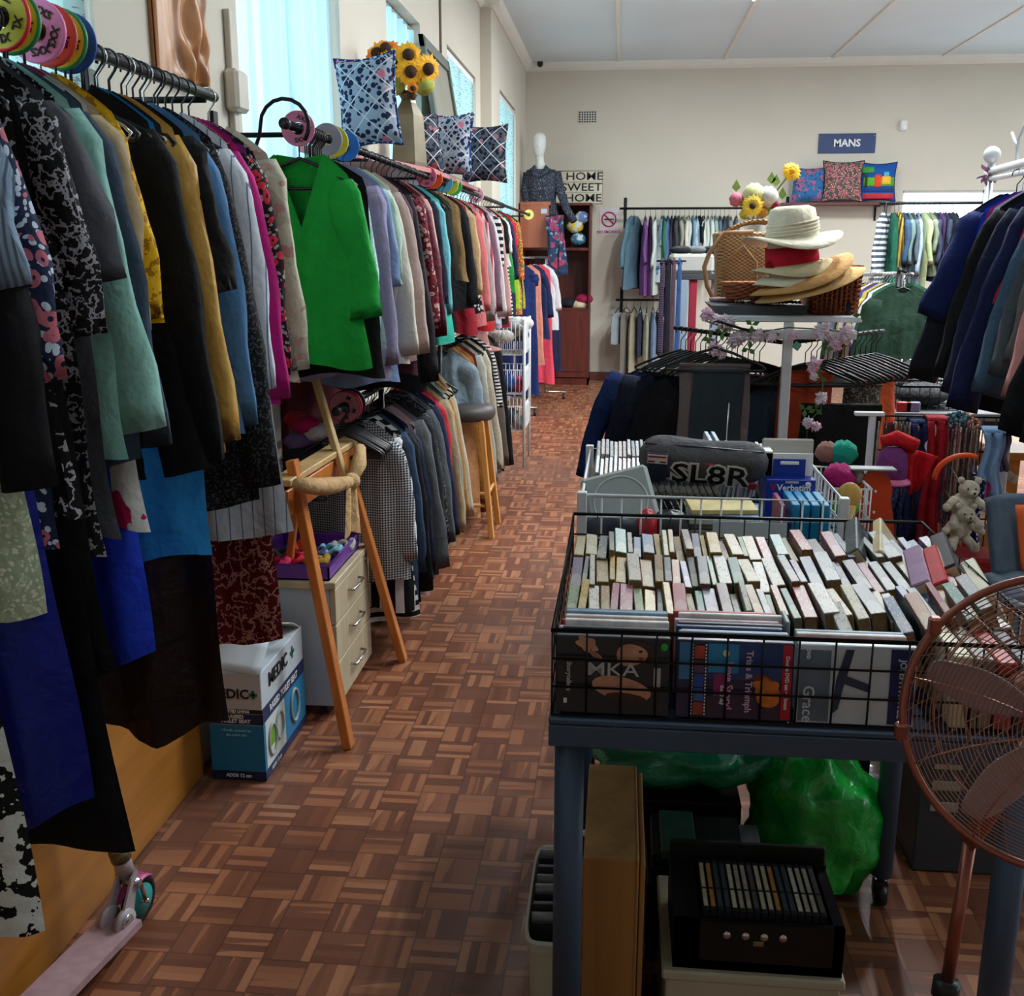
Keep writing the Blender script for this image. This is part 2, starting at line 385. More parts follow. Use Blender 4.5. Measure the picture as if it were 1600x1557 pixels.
def glass_mat():
    m, nt, b = base('window_glass'); b.inputs['Base Color'].default_value = (.9, .97, 1, 1); b.inputs['Roughness'].default_value = 0
    nt.nodes.remove(b); g = nd(nt, 'ShaderNodeBsdfGlossy'); g.inputs['Roughness'].default_value = .02; t = nd(nt, 'ShaderNodeBsdfTransparent')
    t.inputs[0].default_value = (.93, .98, 1, 1); mx = nd(nt, 'ShaderNodeMixShader'); mx.inputs[0].default_value = .05
    nt.links.new(t.outputs[0], mx.inputs[1]); nt.links.new(g.outputs[0], mx.inputs[2]); nt.links.new(mx.outputs[0], nt.nodes['Material Output'].inputs[0]); return m
GLASS = glass_mat()
def window(i, x, y0, y1, z0, z1, nb, kind, wd=.2, gx=-.1, sx=1):
    root = struct(bpy.data.objects.new('window_%d' % i, None)); COL.objects.link(root); root.location = (x, y0, z0)
    mb = MB(); X0 = x+gx*sx-.02; X1 = x+gx*sx+.03; f = .035
    mb.box((X0, y0, z0), (X1, y0+f, z1)).box((X0, y1-f, z0), (X1, y1, z1)).box((X0, y0, z0), (X1, y1, z0+f)).box((X0, y0, z1-f), (X1, y1, z1))
    ym = (y0+y1)/2; mb.box((X0, ym-.02, z0), (X1, ym+.02, z1))
    mb.build('window_frame', FRM, root)
    MB().box((x+gx*sx, y0, z0), (x+gx*sx+.005, y1, z1)).build('pane', GLASS, root)
    if kind == 'v':
        mb = MB(); n = max(1, int((y1-y0)/.1))
        for k in range(n):
            yc = y0+.05+(y1-y0-.1)*k/(n-1); a = .55+R.uniform(-.06, .06); dx, dy = .05*math.sin(a), .05*math.cos(a)
            mb.grid(lambda u, v: (x-.045+dx*(2*u-1)+.004*math.sin(u*pi), yc+dy*(2*u-1), z0+.02+(z1-z0-.08)*v), 4, 2)
        mb.build('vertical_blind', BL1, root)
        MB().box((x-.075, y0+.01, z1-.05), (x-.02, y1-.01, z1-.01)).build('blind_rail', WHITE, root)
    elif kind == 'c':
        mb = MB()
        mb.grid(lambda u, v: (x-.045+.022*math.sin(u*(y1-y0)*38)+.008*math.sin(u*91+v*2), y0+.02+(y1-y0-.05)*u, z0+.02+(z1-z0-.08)*v), 160, 3)
        mb.build('curtain', BL2, root)
        MB().tube([(x-.05, y0, z1-.04), (x-.05, y1, z1-.04)], .008).build('curtain_rod', FRM, root)
    for s_ in (0,):
        l = area('window_portal', (x-.32*sx, (y0+y1)/2, (z0+z1)/2), (0, -pi/2*sx, 0), (z1-z0)*1.05, (y1-y0)*1.05, 1, portal=True)
    return root
window(1, XW, *HL[0], 0, 'v'); window(2, XW, *HL[1], 0, 'c'); window(3, XW, *HL[2], 0, 'c')
window(4, XW, *HL[3], 0, 'v'); window(5, XF, *HL2[0], 0, 'v')
for i, h in enumerate(HR): window(6+i, XR, *h, 0, 'c' if i == 9 else 'n', gx=.1, sx=-1) if False else window(6+i, XR, *h, 0, 'n', gx=-.1, sx=-1)
r9 = struct(bpy.data.objects.new('window_9', None)); COL.objects.link(r9); r9.location = (HB[0][0], YB, HB[0][2])
x0, x1, z0, z1 = HB[0]
mb = MB(); y0, y1 = YB+.08, YB+.12
mb.box((x0, y0, z0), (x0+.03, y1, z1)).box((x1-.03, y0, z0), (x1, y1, z1)).box((x0, y0, z0), (x1, y1, z0+.03)).box((x0, y0, z1-.03), (x1, y1, z1)).box((x0+.93, y0, z0), (x0+.97, y1, z1))
mb.build('window_frame', WHITE, r9); MB().box((x0, YB+.1, z0), (x1, YB+.105, z1)).build('pane', GLASS, r9)
area('window_portal', ((x0+x1)/2, YB+.4, (z0+z1)/2), (-pi/2, 0, 0), x1-x0, z1-z0, 1, portal=True)
d1 = struct(bpy.data.objects.new('door_1', None)); COL.objects.link(d1); d1.location = (1.0, YN, 0)
MB().box((1.0, YN-.12, 0), (2.2, YN-.07, 2.1), bev=.004).build('door_panel', wood((120, 70, 40), (146, 90, 54)), d1)
MB().tube([(1.1, YN-.07, 1.02), (1.1, YN-.02, 1.02), (1.22, YN-.02, 1.02)], .01).build('door_handle', CHROME, d1)
# ceiling tubes
for i, (x, y) in enumerate(TUBES):
    t = thing('ceiling_lamp', 'white fluorescent batten lamp on the ceiling, '+['left tube near the back wall', 'second tube from the left near the back wall', 'left tube in mid room', 'right tube near the back wall', 'middle tube in mid room', 'right tube in mid room', 'tube above the book table'][i], 'lamp', (x, y, H), group='fluorescent ceiling lamps')
    MB().box((x-.03, y-.64, H-.05), (x+.03, y+.64, H-.001), bev=.008).build('lamp_body', WHITEM, t)
    MB().cyl((x, y-.61, H-.085), (x, y+.61, H-.085), .013, 10).build('tube', plain((235, 245, 255), .4, name='lamp_tube', var=0, emit=14), t)
    for s_ in (-1, 1): MB().box((x-.014, y+s_*.625-.012, H-.105), (x+.014, y+s_*.625+.012, H-.045), bev=.003).build('lamp_holder', WHITEM, t)
# wall things
mb = MB(); a = P(904, 174, Y=YB); c = P(932, 192, Y=YB)
t = thing('air_vent', 'small cream grid air vent high on the back wall', 'vent', (a.x, YB, c.z))
MB().box((a.x, YB-.008, c.z), (c.x, YB-.001, a.z), bev=.002).build('vent_plate', plain((200, 196, 184), .8, name='vent_paint'), t)
for i in range(7):
    for j in range(5):
        w_ = (c.x-a.x)/7; h_ = (a.z-c.z)/5; mb.box((a.x+w_*(i+.2), YB-.0095, c.z+h_*(j+.2)), (a.x+w_*(i+.8), YB-.0075, c.z+h_*(j+.8)))
mb.build('vent_holes', INK, t)
a = P(844, 99, Y=YB-.1)
t = thing('security_camera', 'small black security camera under the cornice in the back corner', 'camera', a)
MB().ball(a, (.035, .035, .045)).build('camera_body', BLACKP, t); MB().cyl((a.x, YB, a.z+.03), (a.x, a.y, a.z+.03), .01).build('bracket', WHITE, t)
a = P(1412, 196, Y=YB-.03)
t = thing('motion_sensor', 'small white motion sensor high on the back wall right of the blue sign', 'sensor', a)
MB().box((a.x-.04, YB-.05, a.z-.06), (a.x+.04, YB-.001, a.z+.06), bev=.012).build('sensor_body', WHITE, t)
MB().ball((a.x, YB-.05, a.z-.02), (.025, .012, .025)).build('sensor_lens', plain((240, 240, 235), .2, name='lens', var=0), t)
a = P(1280, 209, Y=YB-.02); c = P(1367, 239, Y=YB-.02)
t = thing('department_sign', 'navy blue MANS sign screwed to the back wall', 'sign', a)
MB().box((a.x, YB-.02, c.z), (c.x, YB-.006, a.z), bev=.002).build('sign_board', plain((38, 58, 104), .5, name='navy_board', var=.03), t)
text_obj('MANS', .115, frame(((a.x+c.x)/2, YB-.0215, (a.z+c.z)/2), (1, 0, 0), (0, 0, 1)), WHITE, t, bold=.003)
mb = MB()
for sx_ in (.03, .97): mb.cyl((a.x+(c.x-a.x)*sx_, YB-.024, a.z-.03), (a.x+(c.x-a.x)*sx_, YB-.02, a.z-.03), .008, 10)
mb.build('screws', CHROME, t)
a = P(937, 326, Y=YB-.01); c = P(966, 368, Y=YB-.01)
t = thing('no_smoking_sign', 'white NO SMOKING notice with red ring on the back wall', 'sign', a)
MB().box((a.x, YB-.006, c.z), (c.x, YB-.002, a.z)).build('sign_sheet', plain((206, 200, 206), .6, name='sign_sheet', var=.02), t)
RED = plain((170, 30, 50), .5, name='red_print', var=0); mx, mz = (a.x+c.x)/2, a.z-(a.z-c.z)*.40; r_ = (c.x-a.x)*.36
mb = MB(); mb.tube([(mx+r_*math.cos(q*pi/16), YB-.008, mz+r_*math.sin(q*pi/16)) for q in range(32)], .009, 6, closed=True)
mb.tube([(mx-r_*.7, YB-.009, mz+r_*.7), (mx+r_*.7, YB-.009, mz-r_*.7)], .008, 6); mb.build('prohibition_ring', RED, t)
MB().box((mx-r_*.7, YB-.01, mz-.008), (mx+r_*.5, YB-.007, mz+.008)).box((mx+r_*.55, YB-.01, mz-.008), (mx+r_*.7, YB-.007, mz+.008)).build('cigarette_symbol', INK, t)
text_obj('NO SMOKING', .045, frame((mx, YB-.008, c.z+.04), (1, 0, 0), (0, 0, 1)), RED, t, bold=.001)
# trunking, socket box and wire loop at the left wall
t = thing('cable_trunking', 'cream plastic cable trunking with box on the wall between the first windows', 'trunking', (XW, 2.95, 1.9))
y_ = P(366, 120, X=XW+.02).y
MB().box((XW+.001, y_-.02, 1.5), (XW+.022, y_+.02, 2.35), bev=.003).build('trunking_strip', plain((188, 182, 168), .5, name='old_plastic'), t)
zc = P(371, 140, X=XW+.03).z
MB().box((XW+.001, y_-.055, zc-.07), (XW+.05, y_+.055, zc+.06), bev=.012).build('junction_box', plain((196, 190, 176), .5, name='old_plastic2'), t)
# carved relief panel
y0 = P(243, 40, X=XW+.02).y; y1 = P(323, 40, X=XW+.02).y; zb = zfor(XW+.03, (y0+y1)/2, 135); zt = zb+.75
t = thing('carved_panel', 'carved wooden relief panel of a robed figure hanging on the left wall', 'carving', (XW, (y0+y1)/2, zb))
CW = wood((140, 86, 46), (196, 134, 80), 1.2, .4, name='carved_wood'); CD = wood((104, 60, 34), (140, 88, 52), 1.5, .45)
def rel(u, v):
    yy = y0+(y1-y0)*u; zz = zb+(zt-zb)*v
    body = math.exp(-((u-.52-.06*math.sin(v*5))/(.26-.10*v))**4)
    h_ = .016+body*(.034+.013*math.sin(u*30+v*9+2.5*math.sin(v*8))+.009*math.sin(u*22-v*24+1))+.005*math.sin(u*9+v*3)
    if u in (0, 1) or v in (0, 1): h_ = .012
    return (XW+.004+h_, yy, zz)
MB().grid(rel, 70, 100).box((XW+.001, y0, zb), (XW+.012, y1, zt)).build('relief', CW, t)
mb = MB(); zc = zb+.58*.75; yc = y0+(y1-y0)*.5
mb.ball((XW+.06, yc, zb+.70), (.022, .03, .04)); mb.tube([(XW+.058, yc+.0, zb+.66), (XW+.062, yc-.03, zb+.6), (XW+.055, yc-.01, zb+.53)], [.016, .012, .008]).tube([(XW+.05, yc+.08, zb+.5), (XW+.05, yc+.07, zb+.6), (XW+.045, yc+.03, zb+.66)], [.012, .016, .018])
mb.build('head_and_arms', CD, t)
# ---------------- garments ----------------
def body_mb(L, ws=.155, flare=.05, th=.035, neck=.055, top=-.068, slope=.062, scoop=.045, seed=0, nu=17, nv=18, wav=.012, fold=.010, waist=0, vneck=False):
    rr = random.Random(seed); p1, p2, p3 = rr.uniform(0, 6), rr.uniform(0, 6), rr.uniform(5, 9); lean = rr.uniform(-.02, .02)
    mb = MB()
    def pt(u, v, s):
        uu = 2*u-1; a = abs(uu)
        w = (ws+flare*v**1.3-waist*math.sin(pi*min(1, v*1.6))) if v > .08 else ws*(.93+.07*v/.08)+flare*v
        x = w*uu
        zt = top-slope*max(0, (a-neck/ws))**1.15/(1-neck/ws)**1.15 if a > neck/ws else top+(-scoop if s < 0 else -.012)*(1-(a/(neck/ws))**(1 if vneck else 2))
        z = zt*(1-v)+(-L)*v+wav*math.sin(uu*4.5+p1)*v*v
        d = max(.013, th*(.35+.65*min(1, v*3.5)))*(max(0, 1-uu*uu))**.55*(1+.5*v)
        y = s*d+fold*math.sin(uu*p3+p2+v*1.4)*min(1, v*1.8)+.0045*math.sin(uu*(p3*2.7)+p1+math.sin(v*3)*1.5)*min(1, v*2.2)*(1-uu*uu)+.006*math.sin(v*9+p1+uu*3)*v+lean*v
        if a > .999: y = fold*math.sin(uu*p3+p2+v*1.4)*min(1, v*1.8)+lean*v
        return (x+.006*math.sin(v*11+p2)*v, y, z)
    mb.grid(lambda u, v: pt(1-u, v, -1), nu, nv); mb.grid(lambda u, v: pt(u, v, 1), nu, nv)
    return mb
def sleeve_mb(side, L, ws=.155, top=-.135, ang=.16, r0=.054, r1=.038, seed=0, flat=.5, n=10, bend=.012, fat=1):
    rr = random.Random(seed+5); N = 11; mb = MB(); vs = []
    ph = rr.uniform(0, 6); fy = rr.uniform(-.02, .03)
    for i in range(N):
        t = i/(N-1)
        cx = side*(ws-.035+math.sin(ang)*L*t+bend*math.sin(t*pi*.9)); cz = top-.012-math.cos(ang)*L*t
        cy = fy*t+.008*math.sin(t*8+ph)
        r = (r0*(1-t)+r1*t)*(.62 if i == 0 else 1)*fat*(1+.06*math.sin(t*17+ph))
        for k in range(n):
            a = 2*pi*k/n; q = 1+.10*math.sin(3*a+ph+t*5)+.05*math.sin(5*a+ph-t*9)
            x = r*q*math.cos(a); y = r*flat*q*math.sin(a)
            vs.append((cx+x*math.cos(ang), cy+y, cz-side*x*math.sin(ang)*-1))
    fs = [[i*n+k, i*n+(k+1) % n, (i+1)*n+(k+1) % n, (i+1)*n+k] for i in range(N-1) for k in range(n)]+[list(range(n))[::-1]]
    # turned-in cuff
    b = len(vs); 
    for k in range(n):
        p = vs[(N-1)*n+k]; c = (side*(ws-.035+math.sin(ang)*L+bend*math.sin(.9*pi)), fy, p[2])
        vs.append((c[0]+(p[0]-c[0])*.8, c[1]+(p[1]-c[1])*.8, p[2]+.03))
    fs += [[(N-1)*n+k, (N-1)*n+(k+1) % n, b+(k+1) % n, b+k] for k in range(n)]+[[b+k for k in range(n)][::-1]]
    return mb.add(vs, fs, 0, True)
def collar_mb(ws=.075, top=-.085, spread=.06):
    mb = MB()
    for s in (-1, 1):
        mb.add([(0, -.028, top-.055), (s*ws*.8, -.02, top+.012), (s*ws*1.5, -.03, top-.035), (s*.05, -.04, top-.10),
                (0, -.022, top-.055), (s*ws*.8, -.012, top+.012), (s*ws*1.5, -.022, top-.04), (s*.05, -.034, top-.105)],
               [[0, 1, 2, 3], [7, 6, 5, 4], [0, 3, 7, 4], [3, 2, 6, 7], [2, 1, 5, 6]], 0, False)
    mb.tube([(ws*.85*math.cos(a), .012+.026*math.sin(a), top+.008) for a in [pi*k/8 for k in range(9)]], .012, 6)
    return mb
HANGER_N = [0]
def hanger_mb(kind='plastic', w=.148):
    mb = MB(); r = .0035 if kind == 'wire' else .006
    hook = [(.022*math.cos(a), 0, .0+.022*math.sin(a)) for a in [(-.35+1.2*k/9)*pi for k in range(10)]][::-1]
    mb.tube([(-.022, 0, -.004)]+[(.022*math.cos(a), 0, .022*math.sin(a)) for a in [pi*(1-k/10*1.25) for k in range(11)]]+[(0, 0, -.035), (0, 0, -.075)], .0022, 6)
    arm = [(-w, 0, -.158), (-w*.92, 0, -.147), (-w*.35, 0, -.100), (0, 0, -.080), (w*.35, 0, -.100), (w*.92, 0, -.147), (w, 0, -.158), (w*.97, 0, -.168), (0, 0, -.171), (-w*.97, 0, -.168)]
    mb.tube(arm, r, 6, closed=True)
    return mb
HANGER = {}
def hanger(loc, rz, kind, railname, group, w=.148):
    k = (kind, railname, w)
    if k not in HANGER:
        o = hanger_mb(kind, w).build('hanger', {'plastic': BLACKP, 'wire': CHROME, 'white': WHITEM}[kind])
        tag(o, {'plastic': 'black plastic', 'wire': 'silver wire', 'white': 'white plastic'}[kind]+' hanger hooked over '+railname, 'hanger', group+' '+kind)
        HANGER[k] = o
    else: o = dup(HANGER[k])
    o.location = loc; o.rotation_euler = (0, 0, rz); return o
GMESH = {}
def garment(name, label, cat, loc, rz, mat, L, sl=0, ws=.155, flare=.05, th=.035, seed=0, ang=.16, collar=False, buttons=None, group=None, share=None, fat=1, low=False, slmat=None, strip=None, vneck=False, wav=.012, r1=.038, top=-.068, scoop=.045, fold=.010, buttonmat=None, slside=(-1, 1), neck=.055):
    """L measured below the rail; sl = sleeve length"""
    key = share
    if key and key in GMESH:
        o = dup(GMESH[key]); 
        for q in [o]+list(o.children): setmat(q, mat)
    else:
        nu, nv = (11, 10) if low else (29, 22)
        o = body_mb(L, ws, flare, th, seed=seed, nu=nu, nv=nv, vneck=vneck, wav=wav, top=top, scoop=scoop, fold=fold, neck=neck).build(name, mat)
        if sl:
            for s in slside: sleeve_mb(s, sl, ws, ang=ang, seed=seed+s, fat=fat, n=8 if low else 12, r1=r1).build('sleeve', slmat or mat, o)
        if collar: collar_mb().build('collar', mat, o)
        if key: GMESH[key] = o
    if buttons:
        bm_ = MB()
        for z in buttons: bm_.ball((0.0, -th-.016, z), (.008, .004, .008), 8)
        bm_.build('buttons', buttonmat or plain((200, 200, 196), .3, name='button', var=0), o)
    o.name = name; o.location = loc; o.rotation_euler = (0, 0, rz)
    tag(o, label, cat, group); return o
def trousers_mb(w=.17, L=.62, seed=0, th=.03, top=-.16):
    """folded lengthwise over the hanger bar"""
    rr = random.Random(seed); p = rr.uniform(0, 6); mb = MB()
    def pt(u, v, s):
        uu = 2*u-1; z = top+.012*math.cos(0)-L*v*(1 if s < 0 else .93)
        d = th*(.25+.75*min(1, v*5))*(1-uu**6)
        return (w*uu*(1+.05*v)+.004*math.sin(v*9+p), s*d+.007*math.sin(uu*7+p+v)*min(1, 3*v), z+.006*math.sin(uu*5+p)*v)
    mb.grid(lambda u, v: pt(1-u, v, -1), 13, 14); mb.grid(lambda u, v: pt(u, v, 1), 13, 14)
    mb.tube([(-w, 0, top+.012), (w, 0, top+.012)], .010, 8)
    return mb

def C(*a, **k): return cloth(tuple(a), **k)
BLK = (9, 9, 12)
# rack 1 : (px at y450, hem y px, kind, description, short, material, sleeve end y or 0, dict)
RX = -1.0; RZ = 1.955
rack1 = [
 (-44, 1452, 'dress', 'black and white zebra print long dress', 'zebra dress', C(196, 200, 196, pat='blotch', c2=(14, 14, 16), c3=(200, 204, 200), sc=4.5), 0, dict(flare=.07)),
 (-12, 560, 'blouse', 'bright blue satin short-sleeved blouse', 'bright blue blouse', C(18, 72, 190, rough=.4), 262, dict(ang=.5, flare=.0, r1=.06)),
 (46, 935, 'cardigan', 'pale blue ribbed cardigan with three cuff buttons', 'pale blue cardigan', C(128, 150, 172, pat='rib'), 470, dict(ang=.2, fat=1.1, r1=.05, flare=-.02, cuff=1)),
 (56, 955, 'top', 'pale green lace tunic with scalloped hem', 'green lace tunic', C(150, 160, 132, pat='floral', c2=(196, 200, 170), c3=(170, 178, 150), sc=1.6), 0, dict(flare=.03)),
 (58, 800, 'jacket', 'washed black denim jacket with a metal cuff button', 'black denim jacket', C(22, 22, 26), 775, dict(ang=.13, flare=.0, cuffb=1)),
 (68, 1285, 'dress', 'royal blue satin long dress', 'blue satin dress', C(10, 26, 118, rough=.35), 0, dict(flare=.06, wav=.03)),
 (82, 870, 'blouse', 'navy blouse with pink and white floral print', 'navy floral blouse', C(22, 32, 62, pat='floral', c2=(176, 190, 204), c3=(176, 96, 112), sc=1.0), 610, dict(ang=.2)),
 (108, 1318, 'dress', 'plain black long dress', 'black long dress', C(*BLK), 0, dict(flare=.09)),
 (124, 800, 'blouse', 'black blouse with white scroll print', 'black scroll print blouse', C(14, 14, 18, pat='print', c2=(170, 170, 176), c3=(16, 16, 20)), 0, dict(flare=.05)),
 (142, 1050, 'dress', 'black coat dress with three pale buttons', 'black buttoned dress', C(*BLK), 0, dict(flare=.07, front=1)),
 (160, 860, 'cardigan', 'black cardigan edged with white paisley print', 'paisley edged cardigan', C(16, 16, 20, pat='print', c2=(150, 150, 156), c3=(16, 16, 20), sc=1.4), 540, dict(ang=.16)),
 (178, 850, 'top', 'charcoal wide short-sleeved top', 'charcoal top', C(66, 68, 74), 458, dict(ang=.16, fat=1.1, r1=.06, flare=.04)),
 (194, 1022, 'skirt', 'black and white tweed straight skirt', 'tweed skirt', C(18, 18, 24, pat='speckle', c2=(180, 182, 196)), 0, dict(flare=-.02, ws=.155)),
 (209, 705, 'sweater', 'mint green fine knit jumper', 'mint jumper', C(128, 178, 166, sheen=.2), 690, dict(ang=.14, fat=1.0, r1=.055)),
 (232, 716, 'cardigan', 'dark slate blue soft cardigan', 'slate cardigan', C(46, 60, 76), 712, dict(ang=.15)),
 (236, 832, 'skirt', 'white skirt printed with large magenta roses', 'rose print skirt', C(206, 208, 204, pat='blotch', c2=(186, 34, 92), c3=(150, 110, 130), sc=1.6), 0, dict(flare=.03, ws=.155)),
 (248, 1032, 'skirt', 'royal blue pleated chiffon skirt', 'blue pleated skirt', C(20, 50, 176), 0, dict(flare=.02, ws=.14, fold=.02)),
 (250, 548, 'cardigan', 'beige knitted cardigan with bunched cuff', 'beige cardigan', C(164, 146, 112), 530, dict(ang=.15)),
 (272, 515, 'cardigan', 'mustard yellow crochet cardigan', 'yellow crochet cardigan', C(214, 168, 22, pat='speckle', c2=(150, 106, 10), sc=.6), 510, dict(ang=.17, fat=.75)),
 (318, 742, 'coat', 'long black wool coat', 'black wool coat', C(*BLK), 735, dict(ang=.13, flare=.06)),
 (325, 875, 'dress', 'sky blue shift dress with white hem', 'sky blue dress', C(36, 128, 186), 0, dict(flare=.045)),
 (337, 1140, 'dress', 'very dark brown satin maxi dress', 'brown satin dress', C(34, 27, 27, rough=.35), 0, dict(flare=.055, wav=.03, fold=.016)),
 (352, 706, 'blouse', 'mustard gold satin blouse', 'gold satin blouse', C(196, 152, 72, rough=.4), 700, dict(ang=.14, fat=.9)),
 (368, 605, 'top', 'black top with maroon sleeve trim', 'maroon trimmed top', C(16, 12, 15), 468, dict(ang=.2, fat=1.05, r1=.055)),
 (388, 680, 'shirt', 'faded blue denim shirt', 'blue denim shirt', C(74, 116, 158), 675, dict(ang=.12)),
 (404, 790, 'cardigan', 'black sparkly knit cardigan', 'black sparkly cardigan', C(15, 15, 18, pat='speckle', c2=(66, 68, 74), sc=1.4), 765, dict(ang=.13)),
 (424, 835, 'shirt', 'white shirt with grey pinstripes', 'pinstripe shirt', C(198, 204, 214, pat='pin', c2=(96, 112, 138)), 620, dict(ang=.10, flare=.10, fat=1.1)),
 (433, 1003, 'skirt', 'dark red skirt with cream paisley border', 'red paisley skirt', C(100, 16, 26, pat='print', c2=(196, 140, 130), c3=(112, 22, 32), sc=1.1), 0, dict(flare=.05, ws=.15, fold=.018)),
 (441, 640, 'blouse', 'magenta pink long-sleeved blouse', 'magenta blouse', C(172, 18, 110), 632, dict(ang=.13)),
 (452, 890, 'shirt', 'purple and black checked shirt', 'purple checked shirt', C(44, 26, 56, pat='check', c2=(140, 44, 132), sc=.5), 0, dict(flare=-.01)),
 (460, 590, 'blouse', 'black blouse with red rose print', 'red rose blouse', C(26, 18, 22, pat='floral', c2=(150, 150, 140), c3=(190, 40, 60)), 585, dict(ang=.11, fat=.85)),
 (482, 592, 'blouse', 'cream sheer blouse with faded pink flowers', 'cream floral blouse', C(190, 184, 162, pat='blotch', c2=(168, 160, 142), c3=(178, 132, 126), sc=1.8), 585, dict(ang=.12, fat=1.1)),
]
def rail_labels(lst, where):
    out = []
    for i, (d, s) in enumerate(lst):
        a = lst[i-1][1] if i else None; b = lst[i+1][1] if i+1 < len(lst) else None
        out.append((d, a, b))
    return out
WORDS = lambda s: len(s.split())
USED = set()
def mklabel(d, a, b, where):
    for c_ in ('%s on %s between the %s and the %s' % (d, where, a, b) if a and b else '%s on %s next to the %s' % (d, where, a or b),
               '%s between the %s and the %s' % (d, a, b), '%s, %s, by the %s' % (d, where, a or b), '%s behind the %s' % (d, a)):
        if WORDS(c_) <= 16 and c_ not in USED: USED.add(c_); return c_
    c_ = ' '.join((d+' on '+where).split()[:16]); USED.add(c_); return c_
G1 = 'hangers on the near left rail'
for i, (px, hem, kind, d, s_, m, sle, op) in enumerate(rack1):
    op = dict(op); y = P(px, 450, X=-.77).y
    ws = op.pop('ws', .155); op.setdefault('ang', .14); L = RZ-zfor(-.80, y, hem); cuff = op.pop('cuff', 0); cuffb = op.pop('cuffb', 0); fr = op.pop('front', 0)
    sl = (RZ-.157-zfor(-.74, y, sle))/math.cos(op.get('ang', .16)) if sle else 0
    a = rack1[i-1][4] if i else None; b_ = rack1[i+1][4] if i+1 < len(rack1) else None
    lab = d if WORDS(d) >= 4 else mklabel(d, a, b_, 'the near left rail')
    g = garment(kind, lab+(' on the near left rail' if WORDS(lab) <= 10 and 'rail' not in lab else ''), kind, (RX, y, RZ), R.uniform(-.06, .06), m, L, sl, ws=ws, seed=i*7, th=.02, **op)
    if cuff:
        mb = MB()
        aa = op['ang']
        for q in range(3):
            t = sl*(.78+.075*q); cx = ws-.035+math.sin(aa)*t+.02; mb.cyl((cx+.012, -.048, -.157-math.cos(aa)*t), (cx+.012, -.036, -.157-math.cos(aa)*t), .0085, 12); 
        mb.build('cuff_buttons', plain((120, 112, 104), .3, .5, name='cuff_button', var=0), g)
    if cuffb:
        t = sl*.97; cx = ws-.035+math.sin(op['ang'])*t+.03; MB().cyl((cx, -.045, -.157-math.cos(op['ang'])*t+.01), (cx, -.03, -.157-math.cos(op['ang'])*t+.01), .009, 12).build('cuff_button', plain((150, 145, 130), .3, .6, name='metal_button', var=0), g)
    if fr: 
        mb = MB()
        for q in range(3): mb.ball((.19, -.035, -.93-.055*q), (.009, .005, .009), 8)
        mb.build('buttons', plain((170, 168, 160), .3, name='button', var=0), g)
    hanger((RX, y, RZ), 0, 'wire' if i % 7 == 3 else 'plastic', 'the near left clothes rail', G1)
for k in range(14):
    yy = 1.62+.05*k
    hanger((RX, yy, RZ), R.uniform(-.12, .12), 'plastic' if k % 4 else 'wire', 'the near left clothes rail', G1)
# rail 1
def rail(label, a, b, r=.0125, uprights=(), name='clothes_rail', wallx=None, mat=None, stubs=True):
    a, b = Vector(a), Vector(b); t = thing(name, label, 'clothes rail', a); mat = mat or BLACKM
    MB().cyl(a, b, r, 12).build('rail_tube', mat, t)
    mb = MB(); mb.cyl(a-(b-a).normalized()*.02, a, r*1.35, 12); mb.build('end_cap', BLACKP, t)
    for u in uprights:
        p = a.lerp(b, u)
        if wallx is not None:
            m2 = MB().cyl((p.x, p.y, p.z-r), (wallx+.004, p.y, p.z-r), .008, 8).box((wallx+.001, p.y-.02, p.z-.12), (wallx+.012, p.y+.02, p.z+.06), bev=.002); m2.build('wall_bracket', mat, t)
        else:
            MB().cyl((p.x, p.y, 0), (p.x, p.y, p.z-r), r, 10).build('upright', mat, t)
    return t
Z0 = RZ-.022+.0095-.0  # hooks rest on the tube
rail('long black clothes rail nearest the camera on the left wall', (RX, .75, RZ+.007), (RX, P(335, 160, X=RX).y, RZ+.007), uprights=(.05, .55, .97), wallx=XW)
# size discs
disc = [((5, 86), (196, 186, 40), (226, 40, 50), 'XL', 'yellow and red'), ((22, 92), (206, 196, 44), (40, 140, 90), 'XL', 'yellow-green'), ((62, 100), (226, 130, 190), (226, 130, 190), 'XXS', 'pink'),
        ((80, 106), (214, 88, 60), (196, 70, 50), 'XS', 'orange'), ((97, 112), (214, 200, 46), (40, 140, 80), 'XL', 'yellow'), ((112, 117), (30, 70, 160), (30, 70, 160), 'S', 'dark blue')]
def size_disc(name_loc, c, rim, txt, lab, r=.052, group=None):
    p = Vector(name_loc); t = thing('size_disc', lab, 'size marker', p, group)
    fc = plain(c, .45, name='disc_plastic', var=.02)
    MB().add(*ring(p, .019, r*.93, .003)).build('disc_plate', fc, t)
    MB().tube([(p.x+r*.95*math.cos(q*pi/14), p.y, p.z+r*.95*math.sin(q*pi/14)) for q in range(28)], .004, 6, closed=True).build('disc_rim', plain(rim, .45, name='disc_rim', var=0), t)
    if txt:
        for a in (-.35, -1.4, 1.1):
            c_ = p+Vector((math.cos(a)*r*.62, -.0042, math.sin(a)*r*.62))
            text_obj(txt, r*.36, frame(c_, (math.sin(a), 0, -math.cos(a)), (math.cos(a), 0, math.sin(a))), INK, t, bold=.0004)
    return t
def ring(p, r0, r1, h, n=32):
    vs = []; fs = []
    for k in range(n):
        a = 2*pi*k/n; c_, s_ = math.cos(a), math.sin(a)
        for (r, y) in ((r0, -h), (r1, -h), (r1, h), (r0, h)): vs.append((p[0]+r*c_, p[1]+y, p[2]+r*s_))
    for k in range(n):
        j = (k+1) % n
        for q in range(4): fs.append([k*4+q, k*4+(q+1) % 4, j*4+(q+1) % 4, j*4+q])
    return vs, fs, 0, False
